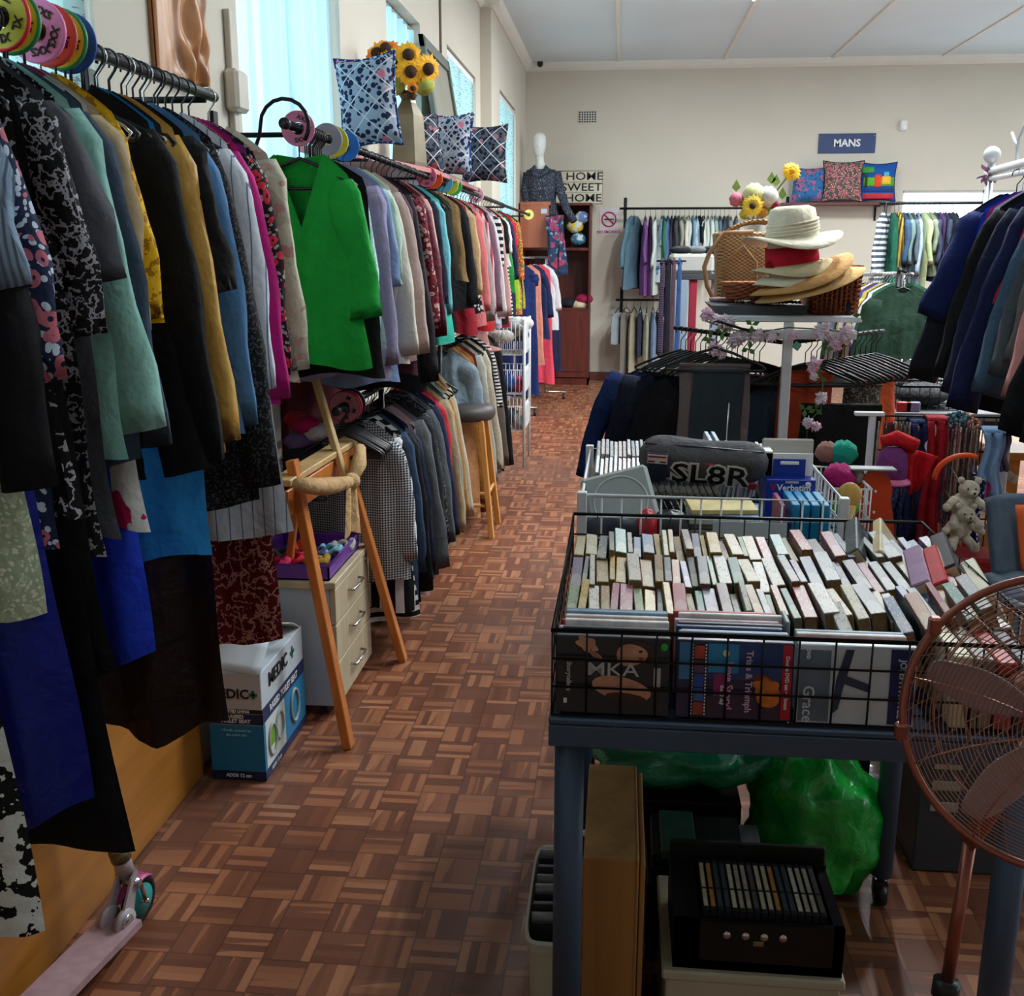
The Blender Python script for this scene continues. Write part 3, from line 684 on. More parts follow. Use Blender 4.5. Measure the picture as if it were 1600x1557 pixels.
for (xy, c, rim, txt, col_) in disc:
    p = P(*xy, X=RX); size_disc((RX, p.y, RZ+.007), c, rim, txt, '%s round %s size disc on the near left clothes rail' % (col_, txt))
# ---------------- upper rack two (green blouse and beyond) ----------------
def run_rack(lst, yref, where, group, rx, rz, edge, hk='plastic', zoff=0, ysnap=None, low=False, mid=.0, rzr=.07, seed0=0, top=None):
    for i, (px, hem, kind, s_, m, sle, op) in enumerate(lst):
        op = dict(op); y = P(px, yref, X=edge).y if ysnap is None else px
        ws = op.pop('ws', .155); L = rz-zfor(edge-.02, y, hem); ang = op.get('ang', .13)
        sl = (rz-.157-zfor(edge+.02, y, sle))/math.cos(ang) if sle else 0
        a = lst[i-1][3] if i else None; b_ = lst[i+1][3] if i+1 < len(lst) else None
        op.setdefault('ang', .13)
        garment(kind, mklabel(s_, a, b_, where), kind, (rx, y, rz), R.uniform(-rzr, rzr), m, L, sl, ws=ws, seed=seed0+i*5, low=low, **op)
        hanger((rx, y, rz), 0, hk, where, group)
G2 = 'hangers on the second left rail'
green = C(18, 146, 50)
gy = 3.16
gy = 3.30
g = garment('blouse', 'bright green collared wrap blouse facing the room on the second left rail', 'blouse', (RX+.0, gy, RZ), .03, green, RZ-zfor(RX, gy, 572), (RZ-.157-zfor(-.76, gy, 505)), ws=.16, flare=.045, seed=3, ang=.14, vneck=True, neck=.08, scoop=.22, fat=1.05, th=.03, r1=.05)
mb = MB()
for s in (-1, 1):
    mb.add([(s*.05, -.02, -.060), (s*.10, -.038, -.105), (s*.105, -.05, -.185), (s*.055, -.052, -.165), (s*.012, -.045, -.255), (s*.03, -.035, -.17),
            (s*.05, -.012, -.060), (s*.10, -.03, -.105), (s*.105, -.042, -.185), (s*.055, -.044, -.165), (s*.012, -.038, -.255), (s*.03, -.027, -.17)],
           [[0, 1, 2, 3], [0, 3, 4, 5], [9, 8, 7, 6], [11, 10, 9, 6], [0, 6, 7, 1], [1, 7, 8, 2], [2, 8, 9, 3], [3, 9, 10, 4], [4, 10, 11, 5], [5, 11, 6, 0]])
mb.build('collar', green, g)
mb = MB(); mb.grid(lambda u, v: (-.05+.085*u*(1-v)+.05*v*0+.06*v, -.036-.004*math.sin(u*pi), -.2-.30*v), 4, 10); mb.build('wrap_placket', green, g)
MB().box((-.018, -.008, -.102), (.022, -.004, -.092)).build('neck_label', INK, g)
MB().box((.012, -.035, -.11), (.030, -.032, -.17), M=Matrix.Rotation(.1, 4, 'Y')).build('price_tag', WHITE, g)
hanger((RX, gy, RZ), 0, 'plastic', 'the second left clothes rail', G2)
rack2 = [
 (594, 585, 'top', 'black embellished top', C(*BLK), 0, dict(ws=.18)),
 (598, 535, 'sweater', 'pale aqua sequinned jumper', C(150, 192, 190, pat='speckle', c2=(200, 224, 220), sc=1), 525, dict(ang=.08)),
 (606, 548, 'shirt', 'grey green shirt', C(120, 142, 144), 0, dict()),
 (617, 588, 'cardigan', 'lavender cotton cardigan', C(146, 138, 168), 575, dict(ang=.1, fat=1.15)),
 (627, 600, 'jacket', 'pale denim blue jacket', C(120, 144, 180), 455, dict()),
 (634, 448, 'top', 'pale mint top', C(170, 200, 180), 445, dict(ang=.12)),
 (643, 572, 'blouse', 'cream long blouse', C(214, 208, 196), 560, dict()),
 (655, 563, 'cardigan', 'dusty beige pink cardigan', C(178, 156, 148), 558, dict(fat=1.2)),
 (660, 585, 'jacket', 'plum jacket', C(78, 38, 58), 560, dict(ang=.07)),
 (668, 608, 'coat', 'charcoal coat', C(34, 34, 38), 600, dict()),
 (674, 590, 'dress', 'black crepe dress', C(*BLK), 0, dict()),
 (680, 540, 'blouse', 'red patterned blouse', C(120, 30, 44, pat='floral', c2=(20, 20, 26), c3=(190, 160, 150)), 520, dict()),
 (686, 545, 'blouse', 'maroon satin blouse', C(92, 22, 38, rough=.5), 530, dict(ang=.16)),
 (692, 470, 'cardigan', 'peach pink cardigan', C(196, 152, 138), 468, dict()),
 (700, 505, 'dress', 'midnight navy dress', C(18, 24, 44), 480, dict()),
 (708, 497, 'jacket', 'pale aqua jacket', C(104, 174, 186), 495, dict(ang=.11)),
 (712, 535, 'top', 'turquoise tunic', C(60, 184, 160), 0, dict()),
 (718, 520, 'dress', 'black polo dress', C(*BLK), 0, dict()),
 (726, 440, 'vest', 'dark olive vest', C(48, 48, 40), 0, dict()),
 (738, 440, 'jacket', 'khaki brown padded gilet', C(124, 98, 62), 0, dict(th=.05, fold=.016)),
 (744, 485, 'coat', 'long black coat', C(*BLK), 480, dict()),
 (749, 520, 'top', 'red and blue football top', C(140, 24, 40), 0, dict()),
 (753, 470, 'cardigan', 'camel cardigan', C(176, 150, 110), 465, dict()),
 (758, 490, 'blouse', 'black polka dot blouse', C(18, 18, 20, pat='floral', c2=(18, 18, 20), c3=(190, 190, 190), sc=1.2), 0, dict()),
 (763, 510, 'shirt', 'coral pink shirt', C(204, 110, 110), 490, dict()),
 (767, 512, 'shirt', 'grey marl shirt', C(140, 136, 136), 505, dict()),
 (771, 500, 'blouse', 'pale pink striped blouse', C(206, 160, 164, pat='vstripe', c2=(160, 60, 70)), 495, dict()),
 (775, 515, 'top', 'bright red top', C(186, 34, 30), 0, dict()),
 (778, 480, 'dress', 'black evening dress', C(*BLK), 0, dict()),
 (781, 505, 'jacket', 'dusky mauve jacket', C(120, 90, 106), 490, dict()),
 (785, 505, 'cardigan', 'off-white cardigan', C(196, 190, 190), 498, dict()),
 (788, 510, 'shirt', 'pale lilac shirt', C(170, 160, 186), 0, dict()),
 (791, 440, 'top', 'black and white zigzag top', C(18, 18, 20, pat='hstripe', c2=(210, 210, 210)), 420, dict(sc=1) if False else dict()),
 (794, 500, 'blouse', 'blush pink blouse', C(196, 150, 146), 495, dict()),
 (797, 505, 'top', 'small black top', C(*BLK), 400, dict(fat=1.4)),
 (800, 510, 'dress', 'scarlet red dress', C(160, 20, 30), 0, dict()),
 (803, 415, 'blouse', 'white cap-sleeved blouse', C(206, 212, 208), 400, dict(fat=1.2)),
 (806, 500, 'top', 'black and white striped top', C(20, 20, 24, pat='hstripe', c2=(200, 200, 200), sc=1.6), 0, dict()),
 (809, 460, 'top', 'grass green top', C(40, 140, 60), 0, dict()),
 (811, 505, 'dress', 'dark indigo dress', C(34, 30, 64), 440, dict()),
 (814, 395, 'jacket', 'crimson red jacket', C(176, 20, 44), 390, dict(top=-.06)),
 (817, 480, 'top', 'lime green top', C(150, 184, 40), 0, dict()),
 (820, 490, 'blouse', 'orange and red floral blouse', C(190, 70, 40, pat='floral', c2=(210, 190, 60), c3=(40, 110, 60), sc=1.2), 440, dict()),
 (823, 505, 'skirt', 'navy blue pleated skirt', C(24, 28, 60), 0, dict()),
 (825, 480, 'dress', 'green and yellow leaf print dress', C(100, 140, 40, pat='floral', c2=(200, 190, 70), c3=(190, 50, 40), sc=1.2), 0, dict()),
]
run_rack(rack2, 400, 'the second left clothes rail', G2, RX, RZ, -.78, low=False, seed0=200)
for k in range(10): hanger((RX+.01, gy+.03+.02*k, RZ), R.uniform(-.1, .1), 'plastic', 'the second left clothes rail', G2)
ye = P(826, 383, X=RX).y+.15
rail('long black clothes rail behind the green blouse on the left wall', (RX, gy-.12, RZ+.007), (RX, ye, RZ+.007), uprights=(.02, .35, .7, .99), wallx=XW)
# end loop stands
t = thing('rail_end_arm', 'curved black wire arm at the front end of the green blouse rail', 'rail arm', (RX, gy-.07, RZ))
MB().tube([(RX-.16, gy-.07, RZ-.16), (RX-.10, gy-.07, RZ-.02)]+[(RX-.02+.075*math.cos(a), gy-.07, RZ+.01+.075*math.sin(a)) for a in [pi*(1-.12*k) for k in range(11)]], .006, 8).build('wire_arm', BLACKM, t)
for (xy, c, txt, lab) in (((467, 228), (206, 120, 160), 'XXS', 'pink XXS size disc above the green blouse collar'), ((512, 243), (160, 160, 178), '', 'grey round size disc behind the green blouse'), ((522, 246), (214, 206, 50), '', 'yellow round size disc behind the green blouse'), ((540, 255), (30, 110, 200), '', 'bright blue round size disc left of the cushion shelf'),
                          ((666, 263), (220, 110, 150), 'XS', 'pink and red size disc under the right end of the cushion shelf'), ((676, 266), (226, 90, 30), '', 'orange round size disc under the cushion shelf'), ((693, 272), (90, 170, 200), '', 'light blue size disc on the second left rail'), ((702, 275), (200, 210, 60), '', 'rainbow coloured green-yellow size disc on the second left rail'), ((708, 278), (60, 160, 90), '', 'small green size disc on the second left rail'),
                          ((744, 297), (224, 170, 190), 'XS', 'pale pink size disc beside the two far cushions'), ((826, 383), (230, 220, 120), '', 'yellow disc at the far end of the second left rail')):
    p = P(*xy, X=RX); size_disc((RX, p.y, RZ+.007), c, c, txt, lab)
# ---------------- lower left racks ----------------
LX = -1.0; LZ = 1.03
G3 = 'hangers on the lower left rail'
rackA = [
 (3.88, 905, 'shirt', 'black and white gingham shirt', C(22, 24, 30, pat='check', c2=(206, 208, 212),  sc=2.4), 880, dict(ang=.12, fat=1.2)),
 (3.94, 950, 'blouse', 'black blouse with white diagonal stripes', C(14, 14, 18, pat='vstripe', c2=(214, 214, 214), sc=.5), 860, dict()),
 (4.0, 965, 'top', 'black and white breton top', C(14, 14, 18, pat='hstripe', c2=(206, 206, 206), sc=1.1), 0, dict()),
 (4.06, 930, 'jacket', 'faded blue denim jacket', C(52, 70, 96), 900, dict()),
 (4.11, 935, 'jacket', 'black tailored jacket', C(*BLK), 925, dict(fat=1.2)),
 (4.15, 920, 'jacket', 'dark navy blue blazer', C(16, 24, 50), 900, dict(fat=1.25)),
 (4.27, 930, 'blouse', 'pale pink blouse', C(190, 160, 166), 0, dict()),
 (4.36, 900, 'jacket', 'mid grey wool blazer', C(84, 88, 92), 890, dict(fat=1.3, ang=.16)),
 (4.48, 900, 'jacket', 'dark charcoal blazer', C(34, 36, 42), 880, dict(fat=1.2)),
 (4.58, 880, 'cardigan', 'black and grey flecked cardigan', C(30, 30, 34, pat='speckle', c2=(110, 110, 112)), 850, dict()),
 (4.68, 860, 'jacket', 'steel grey jacket', C(82, 88, 92), 850, dict(fat=1.2)),
 (4.79, 850, 'jacket', 'navy blue jacket', C(22, 28, 58), 840, dict(fat=1.15)),
 (4.89, 800, 'jacket', 'red coral jacket', C(176, 46, 56), 740, dict()),
 (4.99, 850, 'coat', 'sand beige coat', C(150, 134, 104), 838, dict(fat=1.2)),
 (5.10, 830, 'coat', 'bottle green coat', C(28, 56, 50), 820, dict(ws=.14)),
 (5.21, 835, 'jacket', 'light grey green jacket', C(128, 134, 128), 815, dict(ws=.135)),
 (5.33, 815, 'cardigan', 'tan cable knit cardigan', C(160, 116, 66), 808, dict(ws=.125, ang=.15)),
 (5.46, 820, 'coat', 'pale stone coat', C(164, 158, 142), 812, dict(ws=.115, ang=.15)),
]
run_rack(rackA, 0, 'the lower left rail', G3, LX, LZ, -.78, ysnap=1, seed0=500, rzr=.05)
rail('low black clothes rail under the green blouse', (LX, 3.62, LZ+.007), (LX, 5.62, LZ+.007), uprights=(.35, .98))
for k in range(12): hanger((LX, 3.66+.016*k, LZ), R.uniform(-.15, .15), 'plastic', 'the lower left rail', G3)
size_disc((LX, 3.72, LZ+.007), (176, 110, 130), (150, 60, 70), 'M', 'dusty pink size disc on the low rail above the gingham shirt', r=.06)
size_disc((LX, 3.75, LZ+.007), (190, 50, 50), (190, 50, 50), '', 'red size disc on the low rail above the gingham shirt', r=.06)
size_disc((LX, 3.80, LZ+.007), (30, 40, 80), (30, 40, 80), '', 'navy size disc on the low rail above the gingham shirt', r=.06)
G4 = 'hangers on the far lower left rail'
LZ2 = 1.12
rackB = [
 (5.86, 640, 'blouse', 'slate blue satin blouse', C(116, 132, 142, rough=.5), 645, dict(fat=1.4, ang=.2)),
 (5.98, 810, 'dress', 'light tan dress', C(176, 126, 84), 0, dict()),
 (6.08, 775, 'skirt', 'ochre corduroy skirt', C(150, 104, 42), 0, dict(flare=.12)),
 (6.18, 800, 'dress', 'burgundy velvet dress', C(78, 20, 34), 0, dict(flare=.08)),
 (6.30, 760, 'cardigan', 'pale grey long cardigan', C(150, 150, 140), 755, dict(fat=1.1, ang=.13)),
 (6.42, 765, 'dress', 'black jersey dress', C(*BLK), 0, dict(flare=.08)),
 (6.54, 740, 'coat', 'light sand coat', C(168, 158, 138), 735, dict(ang=.16)),
 (6.66, 745, 'dress', 'plain black tunic dress', C(*BLK), 700, dict()),
 (6.80, 690, 'shirt', 'black and white diagonal striped shirt', C(24, 22, 24, pat='hstripe', c2=(200, 196, 190), sc=2), 640, dict(ang=.2)),
 (6.92, 735, 'coat', 'dark taupe coat', C(88, 78, 70), 730, dict()),
 (7.05, 740, 'dress', 'brown striped dress', C(70, 62, 58, pat='vstripe', c2=(40, 36, 36)), 0, dict()),
 (7.2, 735, 'coat', 'black winter coat', C(*BLK), 730, dict()),
]
run_rack(rackB, 0, 'the far lower left rail', G4, LX, LZ2, -.78, ysnap=1, seed0=700, rzr=.05)
rail('low black clothes rail beyond the bar stool', (LX, 5.75, LZ2+.007), (LX, 7.35, LZ2+.007), uprights=(.03, .98))
# ---------------- far mobile rack with navy dress ----------------
mr = thing('mobile_rack', 'chrome mobile clothes rack on castors in front of the wardrobe', 'clothes rack', (-.93, 10.7, 0))
MB().cyl((-1.02, 10.2, 1.52), (-.80, 11.4, 1.52), .012, 10).build('rail_tube', CHROME, mr)
MB().cyl((-1.02, 10.2, .08), (-1.02, 10.2, 1.52), .012, 10).build('upright', CHROME, mr); MB().cyl((-.80, 11.4, .08), (-.80, 11.4, 1.52), .012, 10).build('upright', CHROME, mr)
for (x, y) in ((-1.02, 10.2), (-.80, 11.4)):
    MB().cyl((x-.22, y, .08), (x+.22, y, .08), .012, 8).build('foot_bar', CHROME, mr)
    for s in (-1, 1): MB().cyl((x+s*.2-.012, y, .03), (x+s*.2+.012, y, .03), .03, 12).cyl((x+s*.2, y, .03), (x+s*.2, y, .085), .006, 8).build('castor', BLACKP, mr)
far = [(10.35, .98, .12, C(22, 38, 88), 'dress', 'navy blue straight dress'), (10.55, 1.05, .0, C(200, 130, 110), 'blouse', 'salmon blouse'), (10.75, .8, .45, C(24, 34, 70), 'jacket', 'dark navy jacket'), (10.95, 1.28, .0, C(206, 66, 86), 'dress', 'coral pink long dress'), (11.12, .75, .4, C(196, 196, 200), 'shirt', 'pale grey shirt'), (11.28, 1.2, 0, C(30, 34, 60), 'dress', 'dark blue dress')]
for i, (y, L, sl, m, k, s_) in enumerate(far):
    x = -1.02+(y-10.2)*.1833
    garment(k, mklabel(s_, far[i-1][5] if i else None, far[i+1][5] if i < 5 else None, 'the mobile rack by the wardrobe'), k, (x, y, 1.513), R.uniform(-.1, .1), m, L+(.35 if i == 0 else 0), sl, ws=.16, seed=900+i, top=-.06)
    hanger((x, y, 1.513), 0, 'plastic', 'the mobile rack by the wardrobe', 'hangers on the mobile rack')
# ---------------- things along the left wall ----------------
VARN = wood((150, 94, 30), (176, 116, 44), .6, .35, axis=1, name='varnished_board')
t = thing('varnished_board', 'long orange varnished wooden board standing against the wall under the near left clothes', 'board', (XW+.01, 1.2, 0))
MB().box((XW+.004, .4, 0.002), (XW+.028, 2.86, .98), bev=.004).build('board', VARN, t)
MB().box((XW+.028, 2.28, .0), (XW+.034, 2.31, .98)).box((XW+.004, .4, .98), (XW+.036, 2.86, 1.0), bev=.003).build('edge_strip', VARN, t)
# medic box
x0, x1, y0, y1, zt = -1.225, -1.055, 2.84, 3.26, .355
t = thing('cardboard_box', 'white and blue MEDIC raised toilet seat carton on the floor below the clothes', 'box', (x0, y0, 0))
BW = plain((188, 198, 206), .6, name='carton_white', var=.03); BB = plain((28, 122, 168), .5, name='carton_blue', var=.03); BN = plain((24, 40, 84), .5, name='carton_navy', var=.02)
MB().box((x0, y0, .002), (x1, y1, zt), bev=.002).build('carton', BW, t)
mb = MB(); e = .0012
mb.box((x0+.001, y0-e, .03), (x1+e, y0, .185), 0).box((x1, y0-e, .03), (x1+e, y1-.001, .235), 0)
mb.build('blue_print', BB, t)
mb = MB(); mb.box((x0+.001, y0-e*1.5, .002), (x1+e*1.5, y0, .032)).box((x0+.001, y0-e*1.5, .188), (x1+e*1.5, y0, .222)).box((x1, y0-e*1.5, .002), (x1+e*1.5, y1-.001, .032)).box((x1, y0-e*1.5, .192), (x1+e*1.5, y1-.001, .238))
mb.build('navy_print', BN, t)
MB().box((x0+.001, y0-e*1.4, .2245), (x1, y0, .237)).build('black_strip', INK, t)
MB().box((x1, y0+.015, .035), (x1+e*2, y0+.2, .188)).build('photo_panel', plain((206, 212, 204), .5, name='photo_white', var=.05), t)
TX = frame((x0+.075, y0-e*2.5, .285), (1, 0, 0), (0, 0, 1)); xm = (x0+x1)/2
def ft(s_, z, sz, m, x=xm, nm='lettering', b=.0004): return text_obj(s_, sz, frame((x, y0-e*2.2, z), (1, 0, 0), (0, 0, 1)), m, t, nm, bold=b)
ft('MEDIC', .287, .042, INK, xm-.015, b=.001); ft('ASSISTED LIVING', .231, .012, WHITE); ft('RAISED', .2135, .0165, WHITE); ft('TOILET SEAT', .1985, .0165, WHITE)
ft('• Firmly secured to', .168, .012, plain((130, 196, 220), .5, name='pale_blue_print', var=0)); ft('the toilet rim', .153, .012, plain((130, 196, 220), .5, name='pale_blue_print', var=0)); ft('ADDS 12 cm', .017, .015, WHITE)
GR = plain((30, 110, 90), .5, name='green_print', var=0)
MB().box((x1-.038, y0-e*2, .282), (x1-.012, y0, .291)).box((x1-.0295, y0-e*2, .273), (x1-.0205, y0, .300)).build('plus_sign', GR, t)
text_obj('MEDIC', .062, frame((x1+e*2, y0+.16, .305), (0, 1, 0), (0, 0, 1)), INK, t, bold=.0012); MB().box((x1, y0+.285, .30), (x1+e*2, y0+.325, .311)).box((x1, y0+.300, .286), (x1+e*2, y0+.311, .326)).build('plus_sign', GR, t)
text_obj('RAISED TOILET SEAT', .03, frame((x1+e*2.4, y0+.2, .215), (0, 1, 0), (0, 0, 1)), WHITE, t, bold=.0005); text_obj('ADDS 12 cm', .018, frame((x1+e*2.4, y0+.1, .017), (0, 1, 0), (0, 0, 1)), WHITE, t)
mb = MB()
for (yy, zz, ry, rz_) in ((.07, .11, .035, .05), (.14, .125, .035, .045), (.30, .12, .04, .055)):
    MB().tube([(x1+e*3, y0+yy+ry*math.cos(q*pi/12), zz+rz_*math.sin(q*pi/12)) for q in range(24)], [.0016+.004*(k_==k_) for k_ in range(24)], 6, closed=True).build('seat_picture', plain((150, 160, 160), .5, name='seat_grey', var=.1), t)
if 1: MB().box((x1, y0+.045, .09), (x1+e*3, y0+.095, .15)).build('green_picture', plain((110, 160, 40), .5, name='seat_green', var=.1), t)
FL = plain((206, 200, 184), .7, name='carton_inside', var=.05)
mb = MB(); mb.grid(lambda u, v: (x0+.17*u, y0+.0+.10*v, zt+.002+.075*v+.006*math.sin(u*5)), 6, 5); mb.build('flap', BW, t, thick=.003)
mb = MB(); mb.grid(lambda u, v: (x0+.02+.15*u, y1-.02-.13*v, zt+.002+.09*v-.03*v*v), 6, 5); mb.build('flap', FL, t, thick=.003)
# pedestal
x0, x1, y0, y1, zt = -1.275, -.945, 3.3, 3.79, .50
MAPLE = wood((176, 162, 132), (196, 182, 152), .7, .5, name='maple_veneer'); PW = plain((164, 178, 192), .5, name='pedestal_side', var=.03)
t = thing('drawer_pedestal', 'grey and maple office drawer unit with three drawers behind the wooden easel', 'drawer unit', (x0, y0, 0))
MB().box((x0, y0, .045), (x1-.02, y1, zt-.025)).build('body', PW, t)
MB().box((x0-.005, y0-.008, zt-.025), (x1+.004, y1+.008, zt), bev=.003).build('top', MAPLE, t)
for k, (za, zb_) in enumerate(((.345, .470), (.205, .340), (.048, .200))):
    d = MB().box((x1-.02, y0+.003, za), (x1, y1-.003, zb_), bev=.002).build('drawer', MAPLE, t)
    zm = (za+zb_)/2+.01
    MB().tube([(x1, y0+.17, zm), (x1+.02, y0+.175, zm), (x1+.024, y0+.245, zm), (x1+.02, y0+.315, zm), (x1, y0+.32, zm)], .005, 8).build('handle', CHROME, d)
MB().cyl((x1, y1-.06, .455), (x1+.005, y1-.06, .455), .008, 12).build('lock', CHROME, t)
for (xx, yy) in ((x0+.05, y0+.05), (x1-.06, y0+.05), (x0+.05, y1-.05), (x1-.06, y1-.05)): MB().cyl((xx-.008, yy, .022), (xx+.008, yy, .022), .021, 14).box((xx-.012, yy-.012, .03), (xx+.012, yy+.012, .046)).build('castor', BLACKP, t)
# purple tray
PU = plain((104, 52, 150), .4, name='purple_plastic', var=.03)
t = thing('tray', 'purple plastic tray of hair accessories on top of the drawer unit', 'tray', (-1.1, 3.45, zt))
a0, a1, b0, b1 = -1.262, -.965, 3.31, 3.72
mb = MB().box((a0, b0, zt+.001), (a1, b1, zt+.006)).box((a0, b0, zt+.001), (a1, b0+.006, zt+.055)).box((a0, b1-.006, zt+.001), (a1, b1, zt+.055)).box((a0, b0, zt+.001), (a0+.006, b1, zt+.055)).box((a1-.006, b0, zt+.001), (a1, b1, zt+.055))
mb.tube([(a0, b0, zt+.055), (a1, b0, zt+.055), (a1, b1, zt+.055), (a0, b1, zt+.055)], .006, 6, closed=True); mb.build('tray_shell', PU, t)
accs = [((-1.17, 3.38), (226, 50, 110), 'pink'), ((-1.12, 3.44), (200, 40, 60), 'red'), ((-1.04, 3.42), (190, 150, 60), 'yellow beaded'), ((-1.08, 3.52), (60, 70, 110), 'navy'), ((-1.03, 3.56), (130, 180, 200), 'pale blue'), ((-1.19, 3.5), (50, 60, 60), 'black'), ((-1.0, 3.62), (170, 170, 166), 'grey'), ((-1.15, 3.6), (236, 80, 60), 'coral')]
for (xy, c, nm) in accs:
    o = MB(); rr = .034
    o.tube([(xy[0]+rr*math.cos(q*pi/9), xy[1]+rr*math.sin(q*pi/9), zt+.028+.010*math.sin(q*1.7)+R.uniform(0, .012)) for q in range(18)], [.013+.004*math.sin(q*2.4) for q in range(18)], 8, closed=True)
    tag(o.build('scrunchie', cloth(c, bs=.6)), nm+' hair scrunchie lying in the purple tray', 'scrunchie', 'hair accessories in the purple tray').location = (0, 0, 0)
# easel
PINE = wood((176, 96, 34), (200, 122, 54), 1, .4, axis=2, name='orange_pine'); PINE2 = wood((180, 146, 92), (200, 168, 116), 1, .5, name='pale_pine')
A0 = P(545, 1168, Z=.0); A1 = P(458, 728, Y=A0.y+.06); B0 = P(630, 1033, Z=.0); B1 = P(541, 722, Y=B0.y-.16)
t = thing('easel', 'orange pine display easel with a beige scarf tied round its ledge', 'easel', A0.lerp(B0, .5))
def beam(a, b, w, d, side=None):
    a, b = Vector(a), Vector(b); z = (b-a).normalized(); s_ = Vector(side or (0, 1, 0)); x = (s_-z*s_.dot(z)).normalized(); y = z.cross(x); L = (b-a).length
    M = Matrix(((x.x, y.x, z.x, a.x), (x.y, y.y, z.y, a.y), (x.z, y.z, z.z, a.z), (0, 0, 0, 1)))
    return MB().box((-w/2, -d/2, 0), (w/2, d/2, L), M=M, bev=.003)
beam(A0, A1+(A1-A0)*.02, .05, .03).build('leg', PINE, t); beam(B0, B1, .045, .03).build('leg', PINE, t)
T1 = P(492, 590, Y=3.62); T0 = P(526, 705, Y=3.52); beam(T0+(T0-T1)*.4, T1, .036, .022).build('mast', PINE2, t)
bk = A1.lerp(B1, .5)+Vector((-.09, 0, -.1)); beam((-1.245, 3.5, 0), bk, .035, .022).build('rear_leg', PINE, t)
La = P(452, 795, Y=A0.y+.0); Lb = P(556, 722, Y=B0.y-.1); La2 = P(452, 742, Y=A0.y)
beam(La+Vector((0, -.03, .02)), Lb+Vector((0, .03, .02)), .014, .085, side=(1, 0, 0)).build('ledge', PINE, t)
beam(La+Vector((-.02, -.02, .085)), Lb+Vector((-.02, .03, .08)), .07, .022, side=(1, 0, 0)).build('cross_board', PINE2, t)
SC = cloth((186, 152, 108), bs=.5)
mb = MB(); K = P(536, 752, Y=3.42)+Vector((.03, 0, 0)); La_ = P(455, 757, Y=3.02)+Vector((.02, 0, 0))
mb.tube([La_.lerp(K, q/6)+Vector((.0, 0, -.012*math.sin(q/6*pi))) for q in range(7)], [.020, .026, .028, .03, .028, .024, .02], 8)
mb.ball(K, (.03, .035, .03)); Kt = P(550, 700, Y=3.6)+Vector((.03, 0, 0)); mb.tube([K, K.lerp(Kt, .5)+Vector((.01, 0, 0)), Kt], [.02, .028, .02], 8)
mb.grid(lambda u, v: K+Vector((.012*math.sin(u*9), -.02+(.05+.05*v)*(u-.5)*2, -.01-.17*v+.02*math.sin(u*5)*v)), 9, 7)
s_ = mb.build('scarf', SC); tag(s_, 'beige sheer scarf knotted round the ledge of the wooden easel', 'scarf')
# hats and caps in the basket behind the easel
for (x, y, c, r_, nm) in ((478, 664, (170, 24, 90), .05, 'magenta knitted hat'), (470, 690, (120, 96, 150), .055, 'lilac furry hat'), (497, 676, (206, 206, 212), .05, 'white and black woolly hat'), (480, 712, (38, 42, 54), .075, 'dark navy beret'), (462, 655, (150, 30, 40), .04, 'dark red beanie')):
    p = P(x, y, Y=3.72); o = MB().ball(p, (r_*1.1, r_, r_*.7), 16, fn=lambda a, b: 1+.08*math.sin(a*5)*math.sin(b*3)).build('hat', cloth(c, bs=.8)); tag(o, nm+' in the pile behind the easel mast', 'hat', 'hats piled behind the easel')
p = P(480, 720, Y=3.74)
t = thing('wire_basket', 'black wire basket holding hats behind the easel', 'basket', (p.x, p.y, p.z-.06)); mb = MB()
for z in (-.02, -.07, -.12): mb.tube([(p.x-.16, p.y-.13, p.z+z), (p.x+.1, p.y-.13, p.z+z), (p.x+.1, p.y+.1, p.z+z), (p.x-.16, p.y+.1, p.z+z)], .003, 5, closed=True)
for k in range(9): xx = p.x-.16+.26*k/8; mb.tube([(xx, p.y-.13, p.z-.02), (xx, p.y-.13, p.z-.12), (xx, p.y+.1, p.z-.12), (xx, p.y+.1, p.z-.02)], .002, 5)
mb.cyl((p.x-.16, p.y, p.z-.02), (XW+.002, p.y, p.z-.02), .004, 6); mb.build('wire_frame', BLACKM, t)
# scooter
SW = plain((176, 166, 172), .4, name='scooter_white', var=.06); SP = plain((196, 80, 140), .4, name='scooter_pink', var=.05); TEAL = plain((26, 150, 150), .4, name='teal_plastic', var=.05); RUB = plain((20, 20, 22), .7, name='rubber', var=.05)
wc = P(216, 1405, Z=.062); t = thing('scooter', 'worn pink and white folding kick scooter leaning by the orange board', 'scooter', (wc.x, wc.y, 0))
dr = Vector((-.15, -1, 0)).normalized(); sd = Vector((dr.y, -dr.x, 0)); sd = Vector((1, -.2, 0)).normalized()
def along(a, b, c_): return Vector((wc.x, wc.y, 0))+dr*a+sd*b+Vector((0, 0, c_))
w = MB(); Mw = frame(along(0, .0, .062), dr, (0, 0, 1))
w.tube([along(.05*math.cos(q*pi/12), .0, .062+.05*math.sin(q*pi/12)) for q in range(24)], .0125, 8, closed=True); w.build('front_wheel', RUB, t)
MB().cyl(along(0, -.010, .062), along(0, .012, .062), .040, 20).build('wheel_rim', TEAL, t)
mb = MB(); mb.cyl(along(0, -.03, .062), along(0, .03, .062), .006, 8)
for s_ in (-1, 1): mb.tube([along(0, s_*.022, .062), along(.012, s_*.022, .11), along(.03, s_*.012, .15)], .006, 6)
mb.build('fork', CHROME, t)
MB().grid(lambda u, v: along(.058*math.cos(.3+u*1.9), -.018+.04*v, .064+.058*math.sin(.3+u*1.9)), 10, 3).build('mudguard', SP, t, thick=.004)
Pb = P(188, 1338, Y=wc.y-.03); Pt = P(100, 1080, Y=wc.y-.10); n_ = Pt-Pb
MB().cyl(Pb-n_*.12, Pb+n_*.02, .021, 14).build('head_tube', SW, t)
